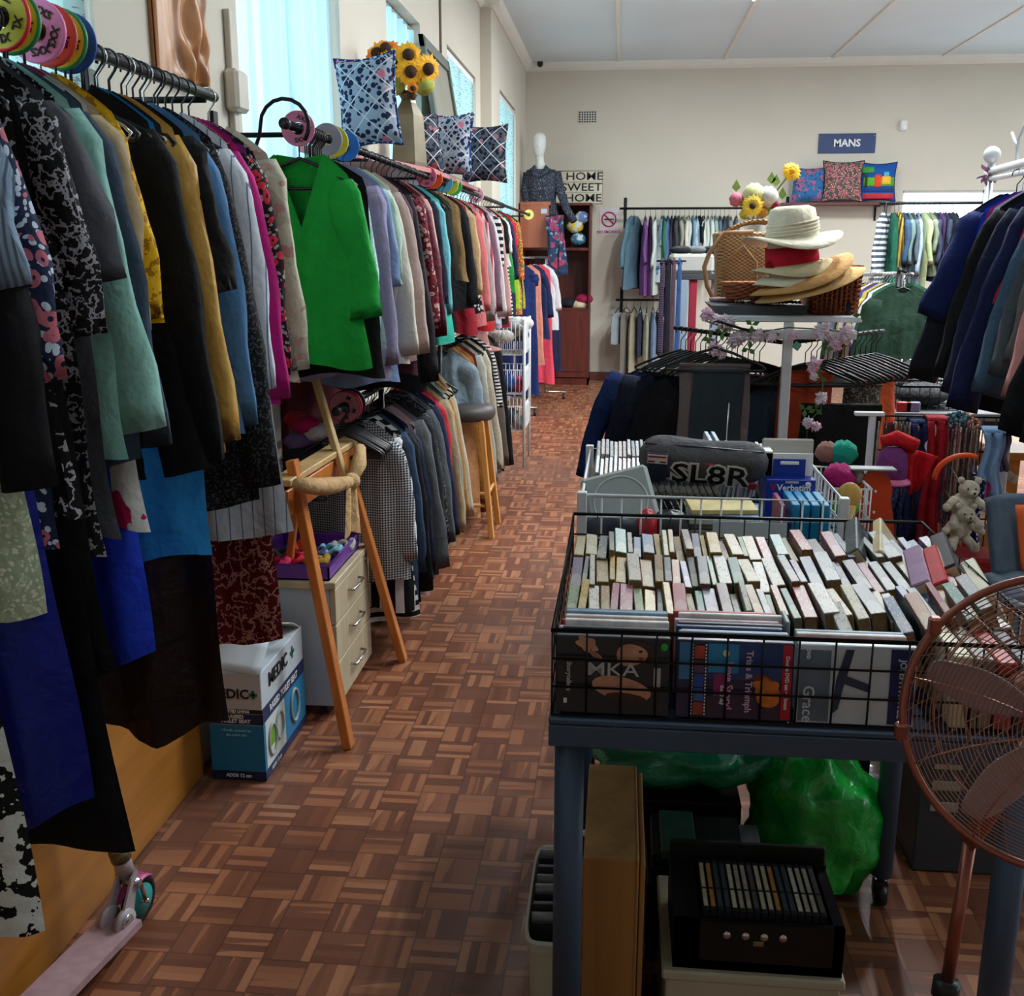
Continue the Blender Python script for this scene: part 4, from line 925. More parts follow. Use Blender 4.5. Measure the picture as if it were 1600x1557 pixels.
st = plain((188, 190, 186), .45, name='steer_white', var=.25, vs=30)
m_, nt_, b_ = base('steer_tube'); nn = nd(nt_, 'ShaderNodeTexNoise', _Scale=28, _Detail=2); nt_.links.new(coords(nt_), nn.inputs['Vector'])
o1 = mixc(nt_, mth(nt_, 'GREATER_THAN', nn.outputs[0], .62), lin((196, 196, 192)), lin((24, 24, 28))); n2 = nd(nt_, 'ShaderNodeTexNoise', _Scale=7); nt_.links.new(coords(nt_), n2.inputs['Vector'])
nt_.links.new(mixc(nt_, mth(nt_, 'GREATER_THAN', n2.outputs[0], .57), o1, lin((206, 130, 160))), b_.inputs['Base Color']); b_.inputs['Roughness'].default_value = .4
MB().cyl(Pb, Pt+n_*.02, .017, 14).build('steering_tube', m_, t); MB().cyl(Pb-n_*.02, Pb+n_*.04, .024, 14).build('clamp_ring', plain((120, 104, 70), .35, .7, name='brass', var=.15), t)
MB().cyl(Pt+Vector((-.0, -.2, 0)), Pt+Vector((0, .2, 0)), .014, 10).build('handlebar', st, t)
mb = MB()
for s_ in (-1, 1):
    mb.add([along(.02, s_*.016, .16), along(.045, s_*.016, .15), along(.10, s_*.02, .075), along(.13, s_*.02, .03), along(.07, s_*.02, .03), along(.05, s_*.02, .075),
            along(.02, s_*.022, .16), along(.045, s_*.022, .15), along(.10, s_*.026, .075), along(.13, s_*.026, .03), along(.07, s_*.026, .03), along(.05, s_*.026, .075)],
           [[0, 1, 2, 3, 4, 5], [11, 10, 9, 8, 7, 6]]+[[i, (i+1) % 6, 6+(i+1) % 6, 6+i] for i in range(6)])
    mb.cyl(along(.085, s_*.016, .06), along(.085, s_*.028, .06), .033, 18)
mb.build('folding_bracket', SW, t); MB().cyl(along(.03, -.03, .13), along(.03, .03, .13), .011, 10).build('pivot_bolt', CHROME, t); MB().cyl(along(.085, .028, .062), along(.085, .032, .062), .019, 14).build('hub_cap', CHROME, t)
dk = MB(); a = [along(.06, -.05, .038), along(.06, .05, .038), along(.62, .05, .038), along(.62, -.05, .038)]; dk.add([*a, *[v+Vector((0, 0, .018)) for v in a]], [[3, 2, 1, 0], [4, 5, 6, 7], [0, 1, 5, 4], [1, 2, 6, 5], [2, 3, 7, 6], [3, 0, 4, 7]])
dk.build('deck', plain((178, 146, 152), .7, name='grip_tape_pink', var=.12, vs=40), t)
MB().tube([along(.66+.05*math.cos(q*pi/12)*1, 0, .062+.05*math.sin(q*pi/12)) for q in range(24)], .0125, 8, closed=True).cyl(along(.66, -.01, .062), along(.66, .01, .062), .04, 16).build('rear_wheel', RUB, t)
# bar stool
sb = P(735, 838, Z=0); sx, sy = -.865, sb.y+.13
t = thing('bar_stool', 'light wooden bar stool with dark grey round padded seat', 'stool', (sx, sy, 0))
MB().lathe([(0, .66), (.15, .66), (.165, .675), (.172, .70), (.165, .73), (.13, .745), (0, .75)], 28, c=(sx, sy, 0)).build('seat', plain((64, 58, 58), .5, name='vinyl', var=.06), t)
OAK = wood((186, 120, 50), (206, 144, 74), 1, .45, name='stool_wood'); legs = []
for (a, b_) in ((-1, -1), (1, -1), (1, 1), (-1, 1)):
    p0 = Vector((sx+a*.165, sy+b_*.165, 0)); p1 = Vector((sx+a*.10, sy+b_*.10, .665)); beam(p0, p1, .04, .03).build('leg', OAK, t); legs.append((p0, p1))
for k in range(4):
    a, b_ = legs[k], legs[(k+1) % 4]; u = (.28, .38)[k % 2]; MB().cyl(a[0].lerp(a[1], u), b_[0].lerp(b_[1], u), .011, 8).build('footrest_bar', OAK, t)
# white wire basket tower
tx0, tx1, ty0, ty1 = -.98, -.70, 7.70, 8.15
t = thing('basket_tower', 'white wire three-tier basket stand full of underwear at the end of the lower rails', 'basket stand', ((tx0+tx1)/2, (ty0+ty1)/2, 0))
mb = MB()
for x in (tx0, tx1):
    for y in (ty0, ty1): MB().cyl((x, y, 0), (x, y, 1.10), .011, 8).build('post', WHITEM, t)
def wire_basket(mb, x0, x1, y0, y1, z0, z1, nx, ny, nz, r=.0025, rr=.004, bottom=True, flare=0):
    for k in range(nz+1):
        f = k/nz; z = z0+(z1-z0)*f; q = flare*f; mb.tube([(x0-q, y0-q, z), (x1+q, y0-q, z), (x1+q, y1+q, z), (x0-q, y1+q, z)], rr if k == nz else r, 6, closed=True)
    for i in range(nx+1):
        x = x0+(x1-x0)*i/nx; mb.tube([(x, y0-flare, z1), (x, y0, z0), (x, y1, z0), (x, y1+flare, z1)], r, 5)
    for i in range(ny+1):
        y = y0+(y1-y0)*i/ny; mb.tube([(x0-flare, y, z1), (x0, y, z0), (x1, y, z0), (x1+flare, y, z1)], r, 5)
for (za, zb_) in ((.84, 1.09), (.55, .73), (.27, .46)):
    m2 = MB(); wire_basket(m2, tx0+.005, tx1-.005, ty0+.005, ty1-.005, za, zb_, 9, 12, 1, .003, .006); m2.build('basket', WHITEM, t)
    m2 = MB(); m2.box((tx1+.002, ty0+.03, za+.02), (tx1+.006, ty1-.03, zb_-.02)); m2.build('side_sheet', plain((186, 190, 192), .6, name='plastic_sheet', var=.06), t)
mb = MB()
for i in range(26):
    c_ = (R.uniform(tx0+.07, tx1-.07), R.uniform(ty0+.08, ty1-.08), .90+R.uniform(0, .19)); mb.ball(c_, (.06, .06, .035), 12, fn=lambda a, b: 1+.15*math.sin(a*4+i)*math.sin(b*3))
for i, (c, nm) in enumerate((((196, 194, 186), 'white'), ((150, 152, 156), 'grey'), ((176, 170, 160), 'cream'), ((90, 90, 96), 'dark grey'), ((206, 204, 200), 'pale'))):
    m2 = MB(); 
    for q in range(2):
        cx, cy, cz = tx0+.08+.03*i+q*.05, ty0+.05+.075*i, .97+.04*((i*2) % 3)+.0*q; m2.ball((cx, cy, cz), (.075, .06, .05), 14, fn=lambda a, b: 1+.06*math.sin(a*5+i))
    o = m2.build('bra', cloth(c, bs=.5)); tag(o, nm+' bra in the top basket of the white wire stand', 'bra', 'bras in the wire stand')
for i, (x, y, z, c, nm) in enumerate(((-.9, 7.8, .60, (190, 30, 40), 'red'), (-.82, 7.82, .62, (60, 90, 150), 'blue'), (-.76, 7.85, .6, (180, 60, 90), 'pink and red'), (-.93, 7.86, .6, (150, 140, 176), 'lilac'), (-.88, 7.78, .34, (30, 30, 34), 'black'), (-.8, 7.83, .36, (70, 70, 76), 'charcoal'), (-.75, 7.8, .33, (160, 160, 156), 'light grey'))):
    o = MB().ball((x, y, z), (.055, .06, .06), 14, fn=lambda a, b: 1+.2*math.sin(a*3+b*4+i)).build('underwear', cloth(c, bs=.6)); tag(o, nm+' folded underwear in the '+('middle' if z > .5 else 'bottom')+' basket of the white stand', 'underwear', 'underwear in the wire stand')
# pink straw hat above the low rail
p = P(742, 540, Y=6.9); t_ = MB().lathe([(0, .11), (.07, .10), (.085, .03), (.09, 0), (.16, -.02), (.165, -.03), (.09, -.015), (.0, .09)], 28, c=p, sx=1.1).build('sun_hat', C(150, 104, 98)); tag(t_, 'dusty pink sun hat on top of the low black rail', 'hat')
# ---------------- shelf with cushions ----------------
SZ = 2.0
SH = plain((176, 110, 110), .5, name='shelf_pink_brown', var=.05); 
t = thing('wall_shelf', 'pinkish brown wall shelf holding cushions and a vase above the green blouse', 'shelf', (XW, 5, SZ))
pts = [(XW+.003, 4.25), (-1.17, 4.22), (-.96, 5.55), (-.96, 7.15), (XW+.003, 7.15)]
mb = MB(); n = len(pts); mb.add([(x, y, SZ-.022) for x, y in pts]+[(x, y, SZ) for x, y in pts], [list(range(n))[::-1], [n+i for i in range(n)]]+[[i, (i+1) % n, n+(i+1) % n, n+i] for i in range(n)]); mb.build('shelf_board', SH, t)
for y in (4.6, 5.8, 6.9): MB().box((XW+.001, y-.01, SZ-.16), (XW+.012, y+.01, SZ-.022)).box((XW+.001, y-.01, SZ-.034), (XW+.2, y+.01, SZ-.022)).build('bracket', BLACKM, t)
def cushion(c, w, h_, th, yaw, tilt, mat, label, roll=0, pip=None, backm=None):
    c = Vector(c); M = Matrix.Translation(c) @ Euler((tilt, roll, yaw), 'XYZ').to_matrix().to_4x4()
    mb = MB()
    def f(u, v, s):
        a, b = 2*u-1, 2*v-1; q = ((1-a**4)*(1-b**4))
        x = a*w/2*(1-.12*(1-b*b)); z = b*h_/2*(1-.12*(1-a*a))
        return (x, s*th/2*max(0, q)**.55, z+h_/2)
    mb.grid(lambda u, v: f(u, v, -1), 17, 17, M=None); mb.grid(lambda u, v: f(1-u, v, 1), 17, 17, mat=1 if backm else 0)
    o = mb.build('cushion', [mat, backm] if backm else mat); o.matrix_world = M
    tag(o, label, 'cushion')
    ed = [(a*w/2*(1-.12*(1-b*b)), 0, b*h_/2*(1-.12*(1-a*a))+h_/2) for a, b in [(-1+2*k/12, -1) for k in range(12)]+[(1, -1+2*k/12) for k in range(12)]+[(1-2*k/12, 1) for k in range(12)]+[(-1, 1-2*k/12) for k in range(12)]]
    pp = MB().tube(ed, .006, 6, closed=True).build('piping', pip or mat); pp.parent = o
    return o
TL = C(148, 160, 176, pat='tiles', c2=(30, 36, 64), c3=(196, 110, 130)); TL2 = C(70, 76, 88, pat='tiles', c2=(20, 22, 32), c3=(150, 100, 104))
NB = C(26, 56, 110, pat='floral', c2=(26, 56, 110), c3=(200, 210, 220), sc=1.6)
c0 = P(597, 238, Y=4.42); cushion((c0.x-.035, c0.y-.02, SZ+.002), .26, .37, .13, -.1, -.10, TL, 'patchwork patterned cushion standing at the near end of the wall shelf', roll=-.10, pip=NB, backm=NB)
c0 = P(663, 250, Y=5.3); cushion((-1.06, 5.68, SZ+.004), .26, .32, .11, .5, -.35, TL2, 'grey patterned cushion leaning against the vase on the wall shelf')
c0 = P(703, 288, Y=6.15); cushion((c0.x+.0, 6.15, SZ+.004), .27, .35, .13, -.25, -.12, TL, 'blue grey tile pattern cushion on the shelf under the picture frame', pip=NB)
c0 = P(752, 290, Y=6.6); cushion((c0.x, 6.75, SZ+.004), .29, .35, .12, -.15, -.08, TL2, 'dark grey tile pattern cushion at the far end of the wall shelf')
v0 = P(645, 232, Y=4.95); vx, vy = -1.06, 5.35
t = thing('vase', 'tall square bronze vase on the wall shelf holding sunflowers', 'vase', (vx, vy, SZ))
BZ = plain((120, 108, 84), .35, .4, name='bronze_glaze', var=.2)
Mv = Matrix.Translation((vx, vy, SZ)) @ Matrix.Rotation(.5, 4, 'Z')
MB().lathe([(0, .001), (.085, .001), (.09, .02), (.075, .24), (.04, .30), (.03, .33), (.045, .35), (.04, .355), (.02, .33)], 4, M=Mv).build('vase_body', BZ, t)
for f in t.children[0].data.polygons: f.use_smooth = False
MB().lathe([(.033, .315), (.046, .335), (.046, .35), (.034, .352)], 20, M=Mv).build('vase_neck', plain((90, 70, 50), .4, .5, name='dark_bronze', var=.1), t)
YEL = plain((240, 168, 16), .6, name='petal_yellow', var=.15, vs=40); SEED = plain((56, 34, 14), .9, name='seed_brown', var=.2, vs=80); LEAF = plain((96, 116, 36), .6, name='leaf_green', var=.2, vs=20)
def flower(c, nrm, r, pet, mid, n=16, name='sunflower', label='', group=None, rows=2, stem=None, mr=.38, pw=.34, leafm=None):
    c = Vector(c); nrm = Vector(nrm).normalized(); a = nrm.cross(Vector((0, 0, 1))).normalized(); b = nrm.cross(a)
    root = thing(name, label, 'flower', c, group); mb = MB()
    for rw in range(rows):
        for k in range(n):
            th = 2*pi*(k+rw*.5)/n+R.uniform(-.06, .06); d = a*math.cos(th)+b*math.sin(th); s_ = nrm.cross(d); L = r*(1-.12*rw)*R.uniform(.88, 1.06); o = nrm*(.008*rw)
            w_ = r*pw
            mb.add([c+o+d*L*.22, c+o+d*L*.6+s_*w_/2+nrm*.006, c+o+d*L*.6+nrm*.012, c+o+d*L*.6-s_*w_/2+nrm*.006, c+o+d*L-nrm*.012+s_*w_*.05],
                   [[0, 1, 2], [0, 2, 3], [1, 4, 2], [2, 4, 3]], 0, False)
    mb.build('petals', pet, root, thick=.0012)
    MB().ball(c+nrm*.008, (r*mr, r*mr, r*mr) if False else r*mr, 16, fn=lambda x, y: 1).build('flower_centre', mid, root).data.transform(Matrix.Translation((0, 0, 0)))
    ctr = root.children[-1]
    for v in ctr.data.vertices:
        q = v.co-nrm*v.co.dot(nrm)*.65; v.co = q
    if stem is not None: MB().tube([c, c.lerp(Vector(stem), .5)-nrm*.02, Vector(stem)], .004, 6).build('stem', leafm or LEAF, root)
    return root
vt = Vector((vx, vy, SZ+.34)); tocam = (Vector((0, 0, CAMH))-vt).normalized()
for i, (x, y, dn, nm) in enumerate(((613, 99, (-.2, 0, .1), 'left front'), (638, 87, (0, 0, .35), 'largest upper'), (641, 112, (.2, 0, -.1), 'lower front'), (590, 85, (-.6, 0, .5), 'upper left drooping'), (668, 108, (.7, 0, .0), 'right'), (603, 78, (-.2, 0, .9), 'top back'), (583, 102, (-.9, 0, 0), 'far left orange'))):
    c_ = P(x, y, Y=5.2+.04*(i > 2)); flower(c_, tocam+Vector(dn), .076, YEL if i < 5 else plain((226, 120, 20), .6, name='petal_orange', var=.15), SEED, label='%s artificial sunflower in the bronze vase' % nm, group='sunflowers in the bronze vase', stem=vt+Vector((0, 0, -.02)))
for (x, y, nm) in ((662, 132, 'pale green hydrangea'), (616, 132, 'olive green filler')): 
    c_ = P(x, y, Y=5.28); tag(MB().ball(c_, (.055, .055, .05), 16, fn=lambda a, b: 1+.12*math.sin(a*7)*math.sin(b*6)).build('hydrangea', plain((156, 160, 66), .7, name='green_bloom', var=.25, vs=60)), nm+' bloom low in the sunflower bunch', 'flower')
o = thing('flower', 'small orange flower at the bottom of the sunflower bunch', 'flower', P(645, 137, Y=5.2)); bpy.data.objects.remove(o)
flower(P(645, 137, Y=5.15), tocam+Vector((0, 0, -.6)), .03, plain((226, 120, 20), .6, name='petal_orange', var=.15), SEED, name='flower', label='small orange flower at the bottom of the sunflower bunch')
# picture frame leaning on wall
a = P(684, 98, X=-1.22); b_ = P(714, 190, X=-1.22)
t = thing('picture_frame', 'large grey green picture frame leaning on the wall behind the shelf cushions', 'picture frame', (-1.2, 6.0, SZ))
y0, y1 = 6.75, 7.75; ztop = 2.88; n_ = 8
def fr(y0, y1, z0, z1, xo): 
    def X_(z): return XW+.16-.14*(z-SZ)/(ztop-SZ)+xo
    return [(X_(z0), y0, z0), (X_(z0), y1, z0), (X_(z1), y1, z1), (X_(z1), y0, z1)]
def slab(q0, th): 
    return [*q0, *[(x+th, y, z) for x, y, z in q0]], [[3, 2, 1, 0], [4, 5, 6, 7], [0, 1, 5, 4], [1, 2, 6, 5], [2, 3, 7, 6], [3, 0, 4, 7]]
FG = plain((92, 98, 88), .5, name='frame_grey_green', var=.1); mb = MB(); w_ = .07
for (a0, a1, b0, b1) in ((y0, y0+w_, SZ+.003, ztop), (y1-w_, y1, SZ+.003, ztop), (y0, y1, SZ+.003, SZ+w_), (y0, y1, ztop-w_, ztop)): mb.add(*slab(fr(a0, a1, b0, b1, 0), .03))
mb.build('frame', FG, t); MB().add(*slab(fr(y0+w_*.9, y1-w_*.9, SZ+w_*.9, ztop-w_*.9, .004), .01)).build('picture', plain((150, 148, 134), .3, name='picture_sheet', var=.12, vs=3), t)
# conduit above the frame
yc = P(686, 20, X=XW).y; t = thing('conduit', 'thin brown conduit running up the wall above the picture frame', 'conduit', (XW, yc, 2.7))
MB().tube([(XW+.008, yc, 2.68), (XW+.008, yc, 3.35), (XW+.008, yc-.05, 3.42), (XW+.008, yc-.05, H-.1)], .009, 8).build('pipe', plain((120, 108, 92), .6, name='conduit_brown', var=.05), t)
# ---------------- wardrobe corner ----------------
WX0, WX1, WY0, WY1, WZ = -1.17, -.37, 12.66, 13.17, 2.13
MAH = wood((70, 24, 18), (96, 36, 26), .8, .4, name='mahogany'); CHR = wood((150, 82, 54), (170, 98, 68), .6, .45, name='cherry_door')
t = thing('wardrobe', 'tall dark mahogany wall unit with open shelves in the back left corner', 'wardrobe', (WX0, WY0, 0))
mb = MB(); mb.box((WX0, WY0, 0), (WX0+.02, WY1, WZ)).box((WX1-.02, WY0, 0), (WX1, WY1, WZ)).box((WX0, WY1-.02, 0), (WX1, WY1, WZ)).box((WX0, WY0, 0), (WX1, WY1, .08)); mb.build('carcass', MAH, t)
MB().box((WX0-.01, WY0-.02, WZ-.03), (WX1+.01, WY1, WZ), bev=.004).build('top_board', MAH, t)
for z in (1.62, .92): MB().box((WX0+.02, WY0+.01, z-.03), (WX1-.02, WY1-.02, z)).build('shelf', MAH, t)
xm = (WX0+WX1)/2
for s_ in (0, 1):
    xa, xb = (WX0+.005, xm-.003) if s_ == 0 else (xm+.003, WX1-.005)
    d = MB().box((xa, WY0-.02, .09), (xb, WY0, .89), bev=.003).build('door', MAH, t)
    m2 = MB(); m2.box((xa+.06, WY0-.028, .16), (xb-.06, WY0-.019, .82), bev=.008); m2.build('door_panel', MAH, d)
MB().box((WX0-.0, WY0-.36, 1.62), (WX0+.33, WY0-.34, WZ-.04), bev=.003, M=None).build('cupboard_door', CHR, t)
MB().box((WX0, WY0-.34, 1.62), (WX0+.02, WY0, WZ-.04)).box((WX0, WY0-.36, WZ-.04), (WX0+.35, WY0, WZ)).build('cupboard_side', CHR, t)
MB().box((WX0+.24, WY0-.364, 2.0), (WX0+.31, WY0-.36, 2.05)).build('door_sticker', plain((170, 190, 210), .4, name='sticker', var=.05), t)
for (xx, zz, c, lab, r_) in ((-.56, 1.93, (220, 190, 40), 'yellow fabric flower on the upper shelf of the dark wall unit', .10), (-.48, 2.03, (110, 140, 190), 'pale blue floral cloth on the upper shelf of the dark wall unit', .09), (-.52, 1.78, (70, 130, 160), 'teal floral cloth folded on the upper shelf of the dark wall unit', .09)):
    zz = max(zz, 1.62+r_*.8)
    o = MB().ball((xx, WY0+.1, zz-.06), (r_, r_*.7, r_*.75), 16, fn=lambda a, b: 1+.14*math.sin(a*4)*math.sin(b*5)).build('folded_cloth', C(*c, pat='blotch', c2=(200, 210, 210), c3=c, sc=2)); tag(o, lab, 'cloth')
for (xx, zz, c, lab) in ((-.62, .97, (30, 30, 40), 'black handbag on the middle shelf of the dark wall unit'), (-.5, .95, (206, 190, 160), 'cream folded cloth on the middle shelf of the dark wall unit'), (-.44, 1.02, (150, 30, 70), 'magenta scarf on the middle shelf of the dark wall unit')):
    o = MB().ball((xx, WY0+.12, zz), (.11, .1, .06), 16, fn=lambda a, b: 1+.12*math.sin(a*5)*math.sin(b*3)).build('folded_cloth', cloth(c, bs=.6)); tag(o, lab, 'cloth')
# mannequin on top
c0 = P(850, 318, Y=12.45); mx, my, mz = c0.x, 12.5, WZ
t = thing('mannequin', 'white head and torso mannequin in dark blouse and floral skirt on the wall unit', 'mannequin', (mx, my, mz))
s_ = 1.0
SKIN = plain((224, 226, 222), .35, name='mannequin_white', var=0)
hz = P(840, 208, Y=my).z
mb = MB(); hx = P(842, 225, Y=my).x; hh = hz-.13
mb.lathe([(0, -.14), (.035, -.135), (.06, -.10), (.078, -.03), (.085, .03), (.08, .09), (.055, .125), (.0, .14)], 22, c=(hx, my, hh), sy=1.15, fn=lambda a, r, z: 1+.05*math.cos(a+pi/2)*(1 if -.09 < z < .02 else .3))
mb.tube([(hx+.005, my, hh-.10), (hx+.015, my, hh-.18), (hx+.02, my, hh-.27)], [.05, .045, .075], 14)
mb.ball((hx+.0, my-.088, hh-.01), (.011, .02, .025), 10); mb.build('head_and_neck', SKIN, t)
DK = C(44, 48, 58, pat='speckle', c2=(90, 96, 110), sc=.6)
mb = MB(); sh = hh-.25
prof = [(0.03, .0, .02), (.16, -.02, .08), (.205, -.08, .10), (.19, -.2, .11), (.165, -.34, .10), (.18, -.46, .11), (.20, -.56, .12)]
N = 24; vs = []
for (rx, dz, ry) in prof:
    for k in range(N):
        a = 2*pi*k/N; vs.append((hx+.03+rx*math.cos(a)*(1+.03*math.sin(5*a+dz*20))-.02*dz, my+ry*math.sin(a), sh+dz))
mb.add(vs, [[i*N+k, i*N+(k+1) % N, (i+1)*N+(k+1) % N, (i+1)*N+k] for i in range(len(prof)-1) for k in range(N)], 0, True)
mb.tube([(hx-.12, my, sh-.06), (hx-.155, my-.02, sh-.26), (hx-.13, my-.03, sh-.46), (hx-.10, my-.08, sh-.55)], [.06, .05, .042, .035], 12)
mb.tube([(hx+.2, my, sh-.06), (hx+.26, my-.04, sh-.28), (hx+.33, my-.1, sh-.46), (hx+.42, my-.16, sh-.60)], [.06, .05, .045, .04], 12)
mb.build('blouse', DK, t)
mb = MB()
for s_ in (-1, 1): mb.add([(hx+.02, my-.11, sh-.12), (hx+.02+s_*.06, my-.07, sh+.03), (hx+.02+s_*.12, my-.08, sh-.02), (hx+.02+s_*.07, my-.12, sh-.09)], [[0, 1, 2, 3] if s_ > 0 else [3, 2, 1, 0]])
mb.build('collar', DK, t, thick=.004)
mb = MB()
for k in range(4): mb.ball((hx+.03, my-.118, sh-.14-.09*k), (.007, .004, .007), 8)
mb.build('buttons', plain((170, 172, 176), .3, name='button2', var=0), t)
mb = MB(); zt_ = sh-.50
mb.grid(lambda u, v: (hx+.10+.22*u+.03*v+.02*math.sin(u*11+v*3), my-.20-.16*min(1, v*6)+.02*math.sin(u*14), zt_-.03-.68*v+.015*math.sin(u*9)*v), 24, 16)
mb.build('skirt', C(40, 58, 84, pat='blotch', c2=(150, 60, 90), c3=(110, 150, 170), sc=1.2), t, thick=.006)
# home sweet home
a = P(869, 268, Y=12.95); b_ = P(941, 321, Y=12.95)
t = thing('wooden_sign', 'distressed white wooden HOME SWEET HOME sign standing on the wall unit', 'sign', ((a.x+b_.x)/2, 12.95, WZ))
a.x = -.83; b_.x = P(941, 300, Y=12.95).x; zs = [WZ+.002+(a.z-WZ-.002)*k/3 for k in range(4)]
for k in range(3): MB().box((a.x, 12.94, zs[k]+.002), (b_.x, 12.965, zs[k+1]-.002), bev=.003).build('board', plain((206, 200, 180), .8, name='chipped_paint', var=.1, vs=14), t)
mb = MB().tube([(a.x, 12.95, WZ+.002), (b_.x, 12.95, WZ+.002), (b_.x, 12.95, a.z), (a.x, 12.95, a.z)], .009, 6, closed=True); mb.build('sign_edge', wood((90, 70, 50), (120, 96, 70), 1), t)
for k, (s_, dx) in enumerate((('HOME', .03), ('SWEET', .0), ('HOME', .02))):
    text_obj(s_, .125, frame(((a.x+b_.x)/2+dx+.045, 12.937, (zs[2-k]+zs[3-k])/2), (1, 0, 0), (0, 0, 1)), INK, t, bold=.0012, sx=1.25)

tag(MB().box((XW+.005, 3.86, .02), (XW+.03, 4.9, 1.32), bev=.004).build('fabric_board', C(92, 22, 30)), 'dark maroon covered board against the wall behind the low rail', 'board')
# ---------------- front book table ----------------
TB = plain((58, 76, 100), .45, name='blue_grey_steel', var=.04); TZ = .83
tx0, tx1, ty0, ty1 = -.105, .715, 1.625, 2.43
def steel_table(label, tx0, tx1, ty0, ty1, TZ, castors=True, mat=TB, bh=.052):
    t = thing('display_table', label, 'table', ((tx0+tx1)/2, (ty0+ty1)/2, 0))
    MB().box((tx0, ty0, TZ-.012), (tx1, ty1, TZ), bev=.003).build('table_top', mat, t)
    mb = MB(); mb.box((tx0, ty0, TZ-bh), (tx1, ty0+.03, TZ-.0125), bev=.002).box((tx0, ty1-.03, TZ-bh), (tx1, ty1, TZ-.0125), bev=.002).box((tx0, ty0+.031, TZ-bh), (tx0+.03, ty1-.031, TZ-.0125)).box((tx1-.03, ty0+.031, TZ-bh), (tx1, ty1-.031, TZ-.0125))
    mb.build('apron', mat, t)
    for x in (tx0+.035, tx1-.035):
        for y in (ty0+.035, ty1-.035):
            l = MB().cyl((x, y, .085 if castors else 0), (x, y, TZ-bh+.01), .026, 18).build('leg', mat, t)
            if castors: MB().cyl((x-.012, y, .031), (x+.012, y, .031), .03, 16).box((x-.018, y-.012, .03), (x+.018, y+.016, .07), bev=.004).cyl((x, y, .06), (x, y, .09), .01, 8).build('castor', BLACKP, l)
    return t
steel_table('blue-grey steel table on castors carrying the black book basket', tx0, tx1, ty0, ty1, TZ)
ZB = TZ+.006; RIM = .985
t = thing('wire_basket', 'large black wire basket of paperbacks and DVDs on the blue-grey table', 'basket', (.3, 2.0, TZ))
mb = MB(); bx0, bx1, by0, by1 = -.10, .705, 1.632, 2.42
for z in (TZ+.004, TZ+.055, TZ+.105): mb.tube([(bx0, by0, z), (bx1, by0, z), (bx1, by1, z), (bx0, by1, z)], .0022, 6, closed=True)
for k in range(15): x = bx0+(bx1-bx0)*k/14; mb.tube([(x, by0, RIM), (x, by0, TZ+.004), (x, by1, TZ+.004), (x, by1, RIM)], .0018, 5)
for k in range(15): y = by0+(by1-by0)*k/14; mb.tube([(bx0, y, RIM), (bx0, y, TZ+.004), (bx1, y, TZ+.004), (bx1, y, RIM)], .0018, 5)
mb.build('wire_mesh', BLACKM, t)
MB().tube([(bx0, by0, RIM), (bx1, by0, RIM), (bx1, by1, RIM), (bx0, by1, RIM)], .004, 8, closed=True).build('rim', BLACKM, t)
# DVDs: three stacks facing the front
def dvd(x, y, w, h_, th, lean, mat, label, spine=None, name='dvd', zb=ZB, group='DVDs and CDs in the black basket', cat='dvd'):
    M = Matrix.Translation((x, y, zb)) @ Matrix.Rotation(lean, 4, 'X')
    o = MB().box((-w/2, 0, 0), (w/2, th, h_), bev=.0015).build(name, mat); o.matrix_world = M
    if label: tag(o, label, cat, group)
    return o
dvdc = [(34, 40, 48), (24, 28, 40), (70, 80, 90)]
DP = [(196, 200, 204), (176, 60, 66), (40, 60, 100), (210, 206, 200), (60, 64, 70), (120, 150, 170), (206, 180, 190), (90, 110, 130), (214, 214, 210)]
W3 = .190; cxs = tuple(P(q_, 1060, Y=by0+.006).x for q_ in (957, 1148, 1339)); HD = .136
names3 = ('left', 'middle', 'right')
OUT = []
for g_ in range(3):
    n_ = (9, 9, 5)[g_]
    for k in range(1, n_):
        c = DP[(k*2+g_*3) % 9]; yk = by0+.008+.0165*k
        dvd(cxs[g_]+R.uniform(-.006, .006)+(.0 if g_ else 0), yk, W3-.01, HD-.004+R.uniform(-.004, .004)+.0005*k, .0125, -.10, plain(c, .3, name='dvd_case', var=.3, vs=40), '%s DVD case, %s from the front in the %s stack' % (('pale grey', 'red', 'navy', 'cream', 'dark grey', 'light blue', 'pink', 'slate', 'white')[(k*2+g_*3) % 9], ('', 'second', 'third', 'fourth', 'fifth', 'sixth', 'seventh', 'eighth', 'ninth')[k], names3[g_]))
fr_ = []
for g_, (c, lab) in enumerate((((30, 34, 42), 'dark DVD with reclining woman on the cover, front of the left stack'), ((40, 34, 66), 'DVD with sunset film-strip cover and flowing pink title, front of the middle stack'), ((186, 198, 206), 'pale blue Grace DVD with a cross and navy JOSEPH PRINCE spine'))):
    o = dvd(cxs[g_], by0+.006, W3, HD, .015, -.06, plain(c, .28, name='dvd_cover', var=.10, vs=12, coat=.4), lab, cat='dvd'); fr_.append(o)
def onc(o, x0, x1, z0, z1, mat, name='cover_print', e=.0006, lay=0):
    """rectangle on front of dvd, local coords 0..1"""
    w = W3
    m = MB().box((-w/2+w*x0, -.0004-e*(lay+1), HD*z0), (-w/2+w*x1, -.0002, HD*z1)).build(name, mat); m.parent = o; return m
def onel(o, x, z, rx, rz_, mat, name='cover_print', lay=1, rot=0, n=24, fn=None):
    w = W3; c = Vector((-w/2+w*x, -.0004-.0006*(lay+1), HD*z)); vs = []
    for k in range(n):
        a = 2*pi*k/n; q = fn(a) if fn else 1; px, pz = .86*rx*q*math.cos(a), rz_*q*math.sin(a)
        vs.append((c.x+px*math.cos(rot)-pz*math.sin(rot), c.y, c.z+px*math.sin(rot)+pz*math.cos(rot)))
    m = MB().add(vs, [list(range(n))]).build(name, mat); m.parent = o
    return m
